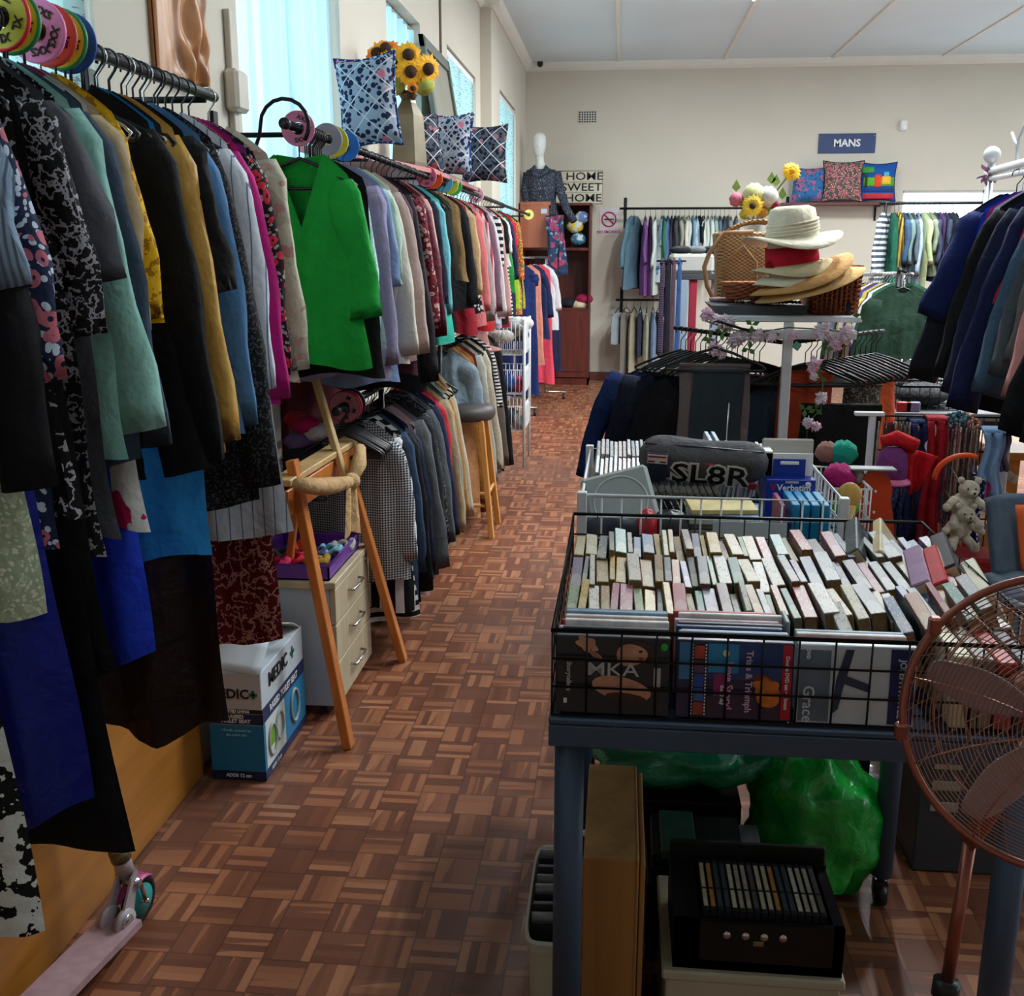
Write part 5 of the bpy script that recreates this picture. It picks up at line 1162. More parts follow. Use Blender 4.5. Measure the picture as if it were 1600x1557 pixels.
def onc_text(o, s_, x, z, size, mat, rot=-pi/2, lay=3, bold=.0003, sx=1):
    w = W3; d = Vector((math.cos(rot), 0, math.sin(rot))); u = Vector((-math.sin(rot), 0, math.cos(rot)))
    tt = text_obj(s_, size, frame((0, 0, 0), d, u), mat, None, 'cover_lettering', ext=.0003, bold=bold, sx=sx)
    tt.location = (-w/2+w*x, -.0006-.0006*(lay+1), HD*z); tt.parent = o; return tt
SKN = plain((190, 136, 110), .4, name='print_skin', var=.2, vs=60); GRW = plain((176, 176, 176), .4, name='print_grey', var=.15, vs=80); HAIR = plain((60, 36, 30), .4, name='print_hair', var=.2, vs=60)
_t = text_obj
def text_obj(s_, size, M, mat, parent, name='lettering', ext=.0008, sx=1, bold=0):
    if parent is not None: return _t(s_, size, M, mat, parent, name, ext, sx, bold)
    d = bpy.data.objects.new('d', None); r = _t(s_, size, M, mat, d, name, ext, sx, bold); r.parent = None; bpy.data.objects.remove(d); return r
o = fr_[0]
onel(o, .72, .80, .034, .022, HAIR, lay=1); onel(o, .66, .78, .03, .019, SKN, lay=2, rot=.1, fn=lambda a: 1+.06*math.cos(3*a))
onel(o, .74, .83, .004, .002, INK, lay=3); onel(o, .745, .74, .005, .0025, plain((150, 60, 60), .4, name='print_lips', var=0), lay=3)
onel(o, .27, .90, .022, .012, SKN, lay=1, rot=-.5, fn=lambda a: 1+.18*math.cos(5*a)); 
for k in range(4): onel(o, .31+.018*k, .80-.012*k, .012, .0025, SKN, lay=2, rot=-1.0+.12*k)
onel(o, .58, .34, .055, .022, SKN, lay=1, rot=-.12, fn=lambda a: 1+.1*math.cos(2*a+1)); onel(o, .62, .23, .04, .008, HAIR, lay=2, rot=-.1)
onc_text(o, 'MKA', .50, .58, .032, GRW, rot=0, sx=1.3, bold=.0002); onc(o, .86, .92, .38, .62, GRW, lay=1)
onc_text(o, 'Storytellers', .115, .48, .011, GRW); onc(o, .07, .10, .13, .19, WHITE, lay=1)
onel(o, .945, .90, .0068, .0068, plain((30, 170, 70), .5, name='green_sticker', var=0), 'price_sticker', lay=4)
o = fr_[1]
onc(o, .02, .99, .52, .97, plain((30, 60, 120), .35, name='print_blue', var=.2, vs=14)); onc(o, .02, .11, .50, .97, plain((60, 120, 170), .35, name='print_light_blue', var=.1), lay=1); onc(o, .12, .26, .03, .97, plain((20, 26, 44), .35, name='print_film', var=.1), lay=1)
mb = MB()
for k in range(22):
    for xx in (.128, .243): mb.box((-W3/2+W3*xx, -.0024, HD*(.05+.042*k)), (-W3/2+W3*(xx+.012), -.0012, HD*(.05+.042*k+.022)))
m_ = mb.build('film_holes', WHITE); m_.parent = o; stuff(m_) if False else None
for k, c in enumerate(((150, 60, 40), (60, 90, 160), (40, 70, 150), (90, 60, 90), (170, 60, 60))): onc(o, .15, .235, .05+.18*k, .21+.18*k, plain(c, .35, name='print_frame', var=.4, vs=30), lay=2)
onc(o, .27, .53, .60, .96, plain((40, 130, 180), .35, name='print_sky', var=.1), lay=1); onel(o, .42, .85, .006, .006, plain((230, 220, 180), .4, name='print_sun', var=0), lay=3)
onc(o, .32, .42, .30, .58, plain((140, 40, 100), .35, name='print_magenta', var=.2), lay=1); onc(o, .27, .88, .03, .30, plain((60, 40, 66), .35, name='print_dusk', var=.2), lay=1)
onc_text(o, 'Trials & Triumph', .62, .50, .0155, plain((206, 176, 206), .4, name='print_lilac', var=0)); onc_text(o, 'Love Story!', .45, .44, .018, plain((226, 160, 190), .4, name='print_pink', var=0)); onc_text(o, 'the 21 day', .395, .32, .008, WHITE)
LION = plain((196, 110, 40), .4, name='print_orange', var=.4, vs=60); onel(o, .78, .42, .026, .018, LION, lay=3, rot=-.4, fn=lambda a: 1+.15*math.cos(6*a)); onel(o, .79, .30, .022, .016, LION, lay=4, rot=-.3); onel(o, .74, .52, .018, .012, plain((110, 40, 50), .4, name='print_maroon', var=.2), lay=2)
onc(o, .905, .985, .03, .97, plain((176, 24, 40), .35, name='print_red', var=.05), lay=2); onc_text(o, 'Double DVD set • 3 hours', .945, .5, .0085, WHITE)
o = fr_[2]
onc(o, .02, .28, .03, .93, plain((92, 108, 124), .35, name='print_slate', var=.25, vs=14)); onc(o, .78, .985, .03, .97, plain((26, 36, 84), .35, name='print_navy', var=.05), lay=1)
CRX = plain((44, 56, 84), .35, name='print_cross', var=.1)
w_ = W3; m_ = MB().add([(-w_/2+w_*x, -.0022, HD*z) for x, z in ((.40, .95), (.47, .95), (.42, .62), (.62, .52), (.61, .42), (.40, .52), (.36, .2), (.30, .12), (.33, .55))], [[0, 8, 2, 1], [8, 5, 3, 2], [5, 4, 3], [8, 7, 6, 5]]).build('cross_print', CRX); m_.parent = o
onc_text(o, 'Grace', .10, .25, .026, plain((196, 206, 214), .4, name='print_pale', var=0)); onc_text(o, 'JOSEPH PRINCE', .88, .48, .0145, plain((196, 206, 214), .4, name='print_pale', var=0)); onc_text(o, 'DVD', .085, .88, .008, WHITE)
# paperbacks, spine up, in three rows plus a fourth at the right
BM = {}
PGB = plain((158, 122, 82), .9, name='yellowed_pages', var=.25, vs=90)
def book_mesh(th):
    k = round(th, 4)
    if k in BM: return BM[k]
    L, D = .166, .108; mb = MB()
    mb.box((-th/2, -L/2, -.004), (th/2, L/2, 0), bev=.0012).box((-th/2, -L/2, -D), (-th/2+.0014, L/2, -.003)).box((th/2-.0014, -L/2, -D), (th/2, L/2, -.003))
    o = mb.build('book', PAPER); pg = MB().box((-th/2+.0014, -L/2+.003, -D+.003), (th/2-.0014, L/2-.003, -.003)).build('pages', PGB, o)
    for ob in (o,): COL.objects.unlink(ob)
    COL.objects.unlink(pg); BM[k] = o; return o
def bookmat(c, c2, k):
    key = ('bk', c, c2)
    if key in MC: return MC[key]
    m, nt, b = base('book_cover'); co = coords(nt, (300, 60, 1)); n = nd(nt, 'ShaderNodeTexNoise', _Scale=1.0, _Detail=1); nt.links.new(co, n.inputs['Vector'])
    oi = nd(nt, 'ShaderNodeObjectInfo'); nt.links.new(mth(nt, 'MULTIPLY', oi.outputs['Random'], 50), n.inputs['Detail']) if False else None
    w_ = nd(nt, 'ShaderNodeTexNoise', _Scale=26, _Detail=2); nt.links.new(coords(nt, (1, .25, 1)), w_.inputs['Vector'])
    f = mth(nt, 'GREATER_THAN', n.outputs[0], .60); o_ = mixc(nt, mth(nt, 'MULTIPLY', f, .8), lin(c), lin(c2)); o_ = mixc(nt, mth(nt, 'MULTIPLY', mth(nt, 'GREATER_THAN', w_.outputs[0], .58), .25), o_, lin((190, 182, 160)))
    nt.links.new(o_, b.inputs['Base Color']); b.inputs['Roughness'].default_value = .38; MC[key] = m; return m
BC = dict(cream=(214, 198, 148), grey=(96, 104, 106), tan=(190, 152, 86), yellow=(222, 182, 66), blue=(62, 104, 152), teal=(104, 170, 152), white=(226, 224, 208), pink=(206, 120, 140), red=(186, 30, 40), navy=(44, 54, 104), sage=(140, 170, 112), silver=(150, 158, 160), brown=(120, 84, 56), orange=(196, 124, 56), lilac=(140, 124, 150), black=(40, 42, 46))
BC = {k: tuple(int(q*.70) for q in v) for k, v in BC.items()}
def place_book(x, y, z, th, col, c2, yaw, roll, pitch, label, group):
    src = book_mesh(th); o = src.copy(); COL.objects.link(o)
    for ch in src.children: c = ch.copy(); COL.objects.link(c); c.parent = o
    o.name = 'book'; setmat(o, bookmat(BC[col], BC[c2], 0))
    o.matrix_world = Matrix.Translation((x, y, z)) @ Euler((pitch, roll, yaw), 'XYZ').to_matrix().to_4x4(); tag(o, label, 'book', group)
rowdef = [ # y centre, z top, x0, x1, colours, name
 (2.255, .962, 'cream cream grey silver teal white blue blue yellow cream cream tan brown navy yellow yellow brown tan sage cream red teal cream red silver pink blue black grey silver navy blue blue lilac teal sage cream tan red sage sage black grey'.split(), 'back row'),
 (2.075, .957, 'lilac grey white cream yellow yellow white tan tan silver orange blue silver grey sage white teal cream white white silver lilac navy silver navy grey pink silver grey cream cream red brown teal sage red grey cream cream'.split(), 'middle row'),
 (1.90, .952, 'sage yellow white tan pink pink sage yellow grey yellow red cream teal lilac brown white white tan silver sage orange teal red white cream cream grey cream white blue silver blue orange brown white teal blue'.split(), 'front row'),
]
for ri, (yc, zt, cols, nm) in enumerate(rowdef):
    x = bx0+.012; k = 0
    while x < bx1-.012 and k < len(cols):
        f = (x-bx0)/(bx1-bx0); th = R.choice((.011, .014, .017, .021, .025))+(.003 if f > .55 else 0)
        roll = -.30*max(0, f-.28)/.72+R.uniform(-.05, .05)+(.06 if f < .2 else 0)
        yy = yc+R.uniform(-.016, .016)
        th = round(th, 3); prev = cols[k-1] if k else 'basket side'; nxt = cols[k+1] if k+1 < len(cols) else 'basket side'
        lab = '%s paperback, %s of the black basket, between %s and %s' % (cols[k], nm, prev, nxt)
        if lab in USED: lab = '%s paperback with worn spine, %s of black basket, between %s and %s' % (cols[k], nm, prev, nxt)
        if lab in USED: lab = '%s paperback with creased spine, %s of black basket, between %s and %s' % (cols[k], nm, prev, nxt)
        USED.add(lab)
        place_book(x+th/2, yy, zt+R.uniform(-.014, .010)+.012*f, th, cols[k], R.choice(('navy', 'red', 'white', 'brown', 'black')), R.uniform(-.03, .03), roll+R.uniform(-.05, .05), .02+R.uniform(-.05, .06), lab, 'paperbacks in the black basket')
        x += th+.0025+(.004 if f > .5 else 0); k += 1
for i, (x, y, z, th, col, c2, roll, pitch, lab) in enumerate(((.40, 1.79, .965, .022, 'white', 'black', -.28, .05, 'white paperback just behind the right DVD stack'), (.50, 1.81, .972, .02, 'blue', 'white', -.32, .05, 'blue paperback just behind the right DVD stack'), (.545, 1.83, .975, .024, 'orange', 'brown', -.34, .05, 'orange worn paperback behind the right DVD stack'),
      (.585, 1.86, .985, .012, 'red', 'black', -.38, .08, 'dark red notebook with spiral binding near the fan'), (.62, 1.86, .985, .02, 'teal', 'white', -.4, .08, 'pale teal hardback beside the fan rim'), (.655, 1.9, .99, .022, 'silver', 'white', -.42, .05, 'silver hardback at the right end beside the fan'))):
    place_book(x, y, z, th, col, c2, -.05, roll, pitch, lab, 'paperbacks in the black basket')
for i, (x, c, lab) in enumerate(((.565, (190, 180, 150), 'cream magazine-sized book right of the navy spined DVD'), (.60, (120, 110, 96), 'brownish book standing behind the fan rim'), (.635, (170, 60, 60), 'brick red book standing behind the fan cage'), (.67, (60, 70, 90), 'slate book at the front right corner of the black basket'))):
    o = MB().box((x-.014, by0+.01, ZB), (x+.014, by0+.17, ZB+.125-.004*i), bev=.002).build('book', plain(c, .4, name='book_side', var=.2, vs=30)); tag(o, lab, 'book')
# larger hardbacks on top right
for (x, y, z, dx, dy, dz, rot, c, lab) in ((.52, 2.30, .985, .03, .21, .15, (.1, -.62, -.25), (70, 78, 82), 'large dark grey hardback leaning at the back right of the basket'), (.575, 2.30, .985, .022, .22, .15, (.1, -.62, -.28), (186, 170, 130), 'thin yellowed hardback leaning behind the grey one'),
      (.60, 2.08, .985, .036, .22, .14, (.05, -.5, -.2), (150, 120, 150), 'thick purple and white hardback on the right of the basket'), (.64, 2.09, .985, .03, .22, .14, (.05, -.5, -.2), (176, 36, 44), 'bright red hardback on the right of the basket'), (.68, 2.18, .99, .034, .22, .15, (.05, -.52, -.2), (46, 44, 50), 'glossy dark hardback against the right basket side'), (.70, 2.02, .98, .03, .21, .14, (.05, -.5, -.15), (190, 184, 160), 'cream hardback against the right basket side')):
    o = MB().box((-dx/2, -dy/2, -dz), (dx/2, dy/2, 0), bev=.003).build('book', plain(c, .25, name='hardback', var=.15, vs=20)); pg = MB().box((-dx/2+.003, -dy/2-.0008, -dz-.001), (dx/2-.003, dy/2+.0008, -.006)).build('pages', PAPER, o)
    o.matrix_world = Matrix.Translation((x, y, z)) @ Euler(rot).to_matrix().to_4x4(); tag(o, lab, 'book')
# grey divider
tag(MB().box(((cxs[1]+cxs[2])/2-.004, 1.74, ZB), ((cxs[1]+cxs[2])/2+.004, 1.80, .975), bev=.002).build('book_divider', plain((140, 150, 156), .5, name='grey_plastic', var=.03)), 'pale grey plastic divider between the middle and right DVD stacks', 'divider')
# ---------------- second table with white basket ----------------
sx0, sx1, sy0, sy1 = -.10, .57, 2.53, 3.22; SZT = .83
steel_table('grey steel table behind the book table carrying the white wire basket', sx0, sx1, sy0, sy1, SZT, mat=plain((120, 126, 130), .5, name='grey_steel', var=.04))
WR = 1.0; wx0, wx1, wy0, wy1 = -.085, .555, 2.55, 3.19
t = thing('wire_basket', 'white coated wire basket of CDs behind the black book basket', 'basket', (.2, 2.8, SZT))
mb = MB(); wire_basket(mb, wx0, wx1, wy0, wy1, SZT+.006, WR, 13, 13, 3, .0026, .006); mb.build('wire_mesh', WHITEM, t)
mb = MB()
for x in (wx0, wx1):
    for y in (wy0, wy1): MB().box((x-.012, y-.012, SZT), (x+.012, y+.012, WR+.01), bev=.002).build('corner_post', WHITEM, t)
CDM = {}
def cd(x, y, z, th, c, roll, yaw, pitch, label, w=.125, h_=.14, group='CDs in the white basket'):
    k = th
    if k not in CDM:
        o = MB().box((-th/2, -h_/2, -w), (th/2, h_/2, 0), bev=.0012).build('cd_case', WHITE); COL.objects.unlink(o); CDM[k] = o
    o = CDM[k].copy(); COL.objects.link(o); setmat(o, bookmat(c, (60, 60, 70), 0)); o.matrix_world = Matrix.Translation((x, y, z)) @ Euler((pitch, roll, yaw)).to_matrix().to_4x4(); tag(o, label, 'cd', group)
cdc = {'white': (206, 208, 206), 'pale grey': (176, 180, 182), 'silver': (150, 156, 160), 'pinkish': (190, 176, 176), 'dark grey': (84, 88, 92), 'light blue': (150, 170, 186)}
kk = list(cdc)
for r_, (yc, x0, x1, zt, roll) in enumerate(((3.10, wx0+.03, .47, 1.02, .10), (2.93, wx0+.03, .12, 1.0, .22))):
    x = x0; k = 0
    while x < x1:
        c = kk[(k*3+k//4+r_) % 4 if k % 5 else (k//5+2) % 6]; c_p = kk[((k-1)*3+(k-1)//4+r_) % 4]
        lab = '%s CD case standing in the %s row of the white basket' % (c, ('back', 'second')[r_]); cd(x, yc+R.uniform(-.01, .01), zt+R.uniform(-.004, .006), .010, cdc[c], roll+R.uniform(-.04, .04), .03, .15, lab, group='%s CDs in the %s row' % (c, ('back', 'second')[r_]))
        x += .0128; k += 1
for k in range(2): cd(.272+.02*k, 3.10, 1.055, .012, (130, 150, 166), .12, .1, .12, ('light blue CD case sticking up from the back row', 'second light blue CD case sticking up from the back row')[k], group='raised CDs')
x = .08
for k in range(11):
    c = ('black', (30, 32, 36)) if k % 3 else ('charcoal', (62, 64, 70)); cd(x, 2.82, .975, .012, c[1], -.45, .05, .1, '%s CD case leaning left in the middle of the white basket' % c[0], group='%s leaning CDs' % c[0]); x += .018
# pencil bag
M = Matrix.Translation((.235, 2.86, 1.035)) @ Euler((.55, .05, -.06)).to_matrix().to_4x4()
BG = C(84, 83, 86, bs=.5)
mb = MB()
def pb(u, v):
    a = 2*pi*v; x = (2*u-1)*.175; e_ = (1-abs(2*u-1)**8)**.5
    return (x, .045*math.copysign(abs(math.cos(a))**.7, math.cos(a))*max(.25, e_), .058*math.copysign(abs(math.sin(a))**.6, math.sin(a))*max(.3, e_)+.004*math.sin(u*9))
mb.grid(lambda u, v: pb(v, u), 28, 22, wrap=True)
for e_ in (0, 1): 
    vs = [pb(e_, k/24) for k in range(24)]; mb.add(vs, [list(range(24)) if e_ else list(range(24))[::-1]])
o = mb.build('pencil_bag', BG); o.matrix_world = M; tag(o, 'dark grey SL8R pencil bag lying on the CDs in the white basket', 'pencil bag')
def onbag(mbx, name, mat): q = mbx.build(name, mat); q.parent = o; return q
fz = -.047
onbag(MB().box((-.150, -.0475, -.050), (-.096, -.04, .052), bev=.002), 'end_panel', C(48, 58, 78)); onbag(MB().box((-.150, -.0485, .018), (-.096, -.04, .050)), 'label_patch', WHITE)
for i, (a, b_) in enumerate(((-.147, -.135), (-.112, -.100))): pass
onbag(MB().box((-.148, -.0492, .040), (-.100, -.048, .046)).box((-.148, -.0492, .022), (-.130, -.048, .028)).box((-.116, -.0492, .022), (-.100, -.048, .028)), 'red_print', RED)
onbag(MB().box((.128, -.0492, -.050), (.150, -.044, -.030)), 'red_label', RED)
d0 = bpy.data.objects.new('d', None)
for (s_, m_, b_, e_) in (('SL8R', plain((224, 224, 224), .6, name='print_white', var=0), .0075, -.0478), ('SL8R', INK, .0015, -.0492)):
    q = text_obj(s_, .094, frame((.022, e_, -.012), (1, 0, 0), (0, 0, 1)), m_, None, 'bag_lettering', ext=.0004, sx=1.08, bold=b_); q.parent = o
onbag(MB().tube([(.005+.006*k, -.049, .030+.002*(k % 2)) for k in range(5)], .002, 6), 'crown_print', RED)
onbag(MB().tube([(-.16, -.012, .056), (0, -.014, .060), (.16, -.012, .056)], .0025, 6), 'zip', BLACKP)
# CD spindle box
VB = plain((24, 50, 150), .35, name='box_blue', var=.06)
t = thing('media_box', 'blue and white Verbatim disc box standing in the right of the white basket', 'box', (.50, 2.86, .9))
ax0, ax1, ay0, ay1 = .402, .532, 2.80, 2.93
MB().box((ax0, ay0, .86), (ax1, ay1, .998), bev=.002).build('box_body', VB, t)
MB().box((ax0+.002, ay0+.05, .998), (ax1-.002, ay0+.055, 1.06)).box((ax0, ay0+.05, .998), (ax0+.02, ay0+.13, 1.065)).build('white_inner', WHITE, t)
MB().box((ax0+.022, ay0+.045, .998), (ax1-.022, ay0+.049, 1.045)).build('handle_panel', VB, t); MB().box((ax0+.04, ay0+.04, 1.030), (ax1-.04, ay0+.0445, 1.040), bev=.002).build('handle_slot', WHITE, t)
MB().box((ax0, ay1-.01, .95), (ax1+.01, ay1, 1.088), bev=.004).build('back_flap', plain((176, 172, 160), .6, name='flap_grey', var=.05), t)
text_obj('Verbatim', .024, frame(((ax0+ax1)/2+.008, ay0-.0008, .975), (1, 0, 0), (0, 0, 1)), WHITE, t, bold=.0006); text_obj('V', .024, frame((ax0+.018, ay0-.001, .975), (1, 0, 0), (0, 0, 1)), RED, t, bold=.001)
MB().cyl((ax1-.02, ay0-.001, .985), (ax1-.02, ay0, .985), .008, 16).build('round_badge', WHITE, t); MB().box((ax0+.05, ay0-.0012, .988), (ax0+.085, ay0, .994)).build('silver_print', plain((170, 170, 180), .4, name='silver_print', var=0), t)
# disc sleeve, blue folders, magazines, cards
o = MB().box((-.09, -.012, -.08), (.09, .012, .08), bev=.01).build('disc_wallet', plain((150, 158, 156), .3, name='grey_vinyl', var=.05, coat=.3)); o.matrix_world = Matrix.Translation((.01, 2.66, .965)) @ Euler((-.6, -.25, .1)).to_matrix().to_4x4(); tag(o, 'glossy grey zip disc wallet at the left front of the white basket', 'disc wallet')
q = MB().tube([(.07*math.cos(a*pi/16), -.0125, -.01+.07*math.sin(a*pi/16)) for a in range(32)], .003, 6, closed=True).build('disc_outline', plain((176, 182, 180), .3, name='grey_vinyl2', var=.05)); q.parent = o
for k in range(4):
    tag(MB().box((.435+.024*k, 2.57, SZT+.008), (.455+.024*k, 2.72, .985), bev=.002).build('folder', plain((24, 130, 176), .3, name='cyan_plastic', var=.08)), 'cyan blue plastic wallet standing at the right front of the white basket', 'folder', 'cyan wallets in the white basket')
tag(MB().box((.405, 2.56, SZT+.008), (.417, 2.70, .985), bev=.002).build('folder', plain((150, 60, 80), .3, name='pink_plastic', var=.08)), 'dark pink wallet left of the cyan wallets in the white basket', 'folder')
for k, (dx, a, c, lab) in enumerate(((0, .1, (196, 180, 120), 'yellow and cream booklet on top of the paper pile in the white basket'), (.01, -.12, (120, 160, 190), 'light blue booklet on the paper pile in the white basket'), (.0, .03, (170, 170, 160), 'grey magazine near the top of the paper pile in the white basket'), (.0, -.05, (90, 90, 90), 'dark magazine at the bottom of the paper pile in the white basket'))):
    o = MB().box((-.085, -.055, -.006), (.085, .055, .006), bev=.001).build('magazine', plain(c, .45, name='print', var=.25, vs=18)); o.matrix_world = Matrix.Translation((.27+dx, 2.66, .955-.0135*k)) @ Euler((.06, 0, a)).to_matrix().to_4x4(); tag(o, lab, 'magazine', 'magazines in the white basket')
tag(MB().box((.17, 2.60, SZT+.008), (.37, 2.74, .903), bev=.003).build('magazine_stack', plain((110, 106, 98), .7, name='page_edges', var=.5, vs=90)), 'block of old magazines under the booklets in the white basket', 'magazines')
o = MB().box((-.09, -.002, -.045), (.09, .002, .045)).build('card', plain((176, 184, 188), .5, name='pale_card', var=.03)); o.matrix_world = Matrix.Translation((.33, 2.535, .90)) @ Euler((-.1, 0, 0)).to_matrix().to_4x4(); tag(o, 'plain pale card standing between the black and white baskets', 'card')
for (xx, yy, zz, r_, c, lab) in ((.00, 2.60, .89, (.09, .03, .05), (34, 40, 56), 'dark blue fabric pouch low in the left front of the white basket'), (.08, 2.60, .90, (.03, .03, .055), (190, 30, 44), 'red pouch low in the front of the white basket'), (.14, 2.62, .90, (.06, .04, .05), (40, 40, 44), 'black leather pouch low in the front of the white basket')):
    tag(MB().ball((xx, yy, zz), r_, 16, fn=lambda a, b: 1+.06*math.sin(a*3)).build('pouch', plain(c, .4, name='pouch_fabric', var=.1)), lab, 'pouch')
# small white side basket with woollens
kx0, kx1, ky0, ky1 = .585, .69, 2.85, 3.15
t = thing('wire_basket', 'small white wire basket of coloured knitwear beside the disc box', 'basket', (.7, 3.1, .83))
mb = MB(); wire_basket(mb, kx0, kx1, ky0, ky1, .84, .965, 8, 8, 3, .002, .004); mb.build('wire_mesh', WHITEM, t)
tag(MB().box((.582, 2.83, .80), (.70, 3.17, .838), bev=.003).cyl((.66, 3.0, 0), (.66, 3.0, .80), .02, 12).cyl((.66, 3.0, 0), (.66, 3.0, .02), .14, 20).build('pedestal_stand', BLACKM), 'black stand under the small white basket of knitwear', 'stand')
for (xx, yy, zz, r_, c, lab) in ((.615, 3.1, 1.02, .035, (140, 100, 90), 'brown woollen ball shape at the back of the small white basket'), (.66, 3.09, 1.02, .042, (20, 140, 116), 'emerald green woolly hat on top of the small white basket'), (.625, 2.96, .97, .05, (150, 20, 90), 'magenta woollen hat in the small white basket'), (.672, 2.98, .975, .032, (170, 160, 160), 'pale grey woollen glove in the small white basket'), (.64, 2.92, .90, .04, (120, 170, 50), 'lime green cloth low in the small white basket'), (.65, 3.05, .90, .04, (130, 70, 40), 'brown beaded purse low in the small white basket')):
    tag(MB().ball((xx, yy, zz), (r_, r_, r_*.85), 18, fn=lambda a, b: 1+.12*math.sin(a*4+b*3)*math.sin(b*4)).build('knitwear', cloth(c, bs=.8)), lab, 'knitwear')
# wooden scoop and orange board
YW = wood((190, 146, 66), (210, 168, 90), 1, .4, name='yellow_wood')
p = P(1325, 800, Y=2.8); mb = MB(); mb.ball((p.x, p.y, p.z+.045), (.033, .012, .036), 18).tube([(p.x, p.y, p.z+.02), (p.x-.006, p.y, p.z-.05), (p.x-.008, p.y, .80)], [.018, .014, .012], 10)
tag(mb.build('wooden_spoon', YW), 'yellow wooden spoon standing beside the small white basket', 'spoon')
p0 = P(1362, 838, Y=2.95); OR = plain((196, 62, 24), .4, name='orange_paint', var=.06)
t = thing('wooden_toy', 'orange painted rounded wooden panel with white marks beside the jewellery stand', 'panel', (p0.x, p0.y, p0.z))
pr = []; hw = [(0, .062), (.06, .06), (.10, .052), (.13, .045), (.17, .046), (.20, .036), (.215, .02), (.22, 0)]
out = [(p0.x+w_, p0.z-.03+z) for z, w_ in hw]+[(p0.x-w_, p0.z-.03+z) for z, w_ in hw[::-1][1:]]
n = len(out); MB().add([(x, p0.y, z) for x, z in out]+[(x, p0.y+.018, z) for x, z in out], [list(range(n)), [n+i for i in range(n)][::-1]]+[[i, n+i, n+(i+1) % n, (i+1) % n] for i in range(n)]).build('panel_body', OR, t)
mb = MB(); 
for z in (.10, .16): mb.ball((p0.x, p0.y-.001, p0.z-.03+z), (.004, .002, .005), 8)
mb.build('white_marks', WHITE, t); MB().box((p0.x-.075, p0.y-.02, p0.z+.192), (p0.x+.05, p0.y+.03, p0.z+.198), bev=.002).build('grey_lid', plain((130, 134, 132), .5, name='grey_lid', var=.03), t)
MB().box((p0.x-.05, p0.y, .0), (p0.x+.05, p0.y+.02, p0.z-.03)).build('stand_post', BLACKM, t)
# ---------------- under the front table ----------------
OKB = wood((150, 106, 54), (172, 126, 70), .8, .5, name='oak_board')
x0, x1, y0, y1, zt = -.046, .072, 1.775, 2.15, .475
t = thing('wooden_cabinet', 'narrow oak veneer cabinet standing on end under the book table', 'cabinet', (x0, y0, 0))
MB().box((x0, y0, .001), (x1-.018, y1, zt), bev=.002).build('cabinet_body', OKB, t)
MB().box((x1-.018, y0, .001), (x1-.012, y1, zt), bev=.002).box((x1-.010, y0+.006, .02), (x1, y1-.006, zt-.012), bev=.002).build('cabinet_door', OKB, t)
MB().ball((x0-.004, y1-.14, zt-.09), .007, 10).build('screw_cover', WHITE, t)
# bin
t = thing('plastic_bin', 'off-white plastic tub of CDs on the floor behind the left table leg', 'tub', (-.09, 1.9, 0))
TUBM = plain((186, 186, 170), .5, name='offwhite_plastic', var=.04); mb = MB()
def rr_(u, w_, d, r=.05):
    a = 2*pi*u; c_, s_ = math.cos(a), math.sin(a); return (w_*math.copysign(abs(c_)**.35, c_), d*math.copysign(abs(s_)**.35, s_))
def tub(u, v):
    lv = [(.075, .13, .001), (.078, .135, .02), (.093, .165, .28), (.102, .175, .283), (.102, .175, .300), (.092, .163, .300), (.088, .158, .28), (.072, .13, .012), (.001, .001, .010)]
    i = int(round(v*8)); w_, d, z = lv[i]; q = rr_(u, w_, d); return (-.106+q[0]*.53, 1.92+q[1], z)
mb.grid(tub, 36, 9, wrap=True); mb.build('tub_shell', TUBM, t)
for f in t.children[0].data.polygons: f.use_smooth = False
for k in range(12):
    c = ('silver grey', (150, 156, 160)) if k % 2 else ('black', (36, 38, 42)); o = MB().box((-.042, -.005, 0), (.042, .005, .125), bev=.001).build('cd_case', plain(c[1], .3, name='cd', var=.3, vs=50)); o.matrix_world = Matrix.Translation((-.106, 1.80+.022*k, .17+.006*(k % 3))) @ Euler((-.25, 0, .05)).to_matrix().to_4x4(); tag(o, '%s CD case standing in the off-white tub' % c[0], 'cd', '%s CDs in the tub' % c[0])
# white box and cassette case
t = thing('storage_box', 'cream cardboard storage box under the black cassette case', 'box', (.28, 1.8, 0))
CRM = plain((188, 182, 160), .6, name='cream_card', var=.06)
MB().box((.118, 1.775, .001), (.448, 2.08, .222), bev=.003).build('box_body', CRM, t); MB().box((.110, 1.768, .224), (.456, 2.09, .245), bev=.004).build('lid', CRM, t)
t = thing('cassette_case', 'black hinged cassette case full of tapes on the cream storage box', 'cassette case', (.29, 1.85, .246))
BV = plain((11, 11, 13), .5, name='black_vinyl', var=.1)
cx0, cx1, cy0, cy1, cz0, cz1 = .13, .45, 1.78, 1.99, .246, .36
MB().box((cx0, cy0, cz0), (cx1, cy0+.012, cz1-.01)).box((cx0, cy1-.012, cz0), (cx1, cy1, cz1)).box((cx0, cy0, cz0), (cx0+.05, cy1, cz1-.01)).box((cx1-.02, cy0, cz0), (cx1, cy1, cz1-.01)).box((cx0, cy0, cz0), (cx1, cy1, cz0+.02)).build('case_body', BV, t)
MB().box((cx0, cy1, cz0+.02), (cx1, cy1+.015, cz1+.03), M=None, bev=.003).build('case_lid', BV, t)
for k in range(4): MB().ball((cx0+.10+.035*k, cy0-.002, cz1-.035), (.009, .005, .009), 10).build('stud', CHROME, t)
MB().box((cx0+.15, cy0-.004, cz1-.055), (cx0+.17, cy0, cz1-.045), bev=.001).build('latch', plain((160, 150, 110), .3, .8, name='brass2', var=0), t)
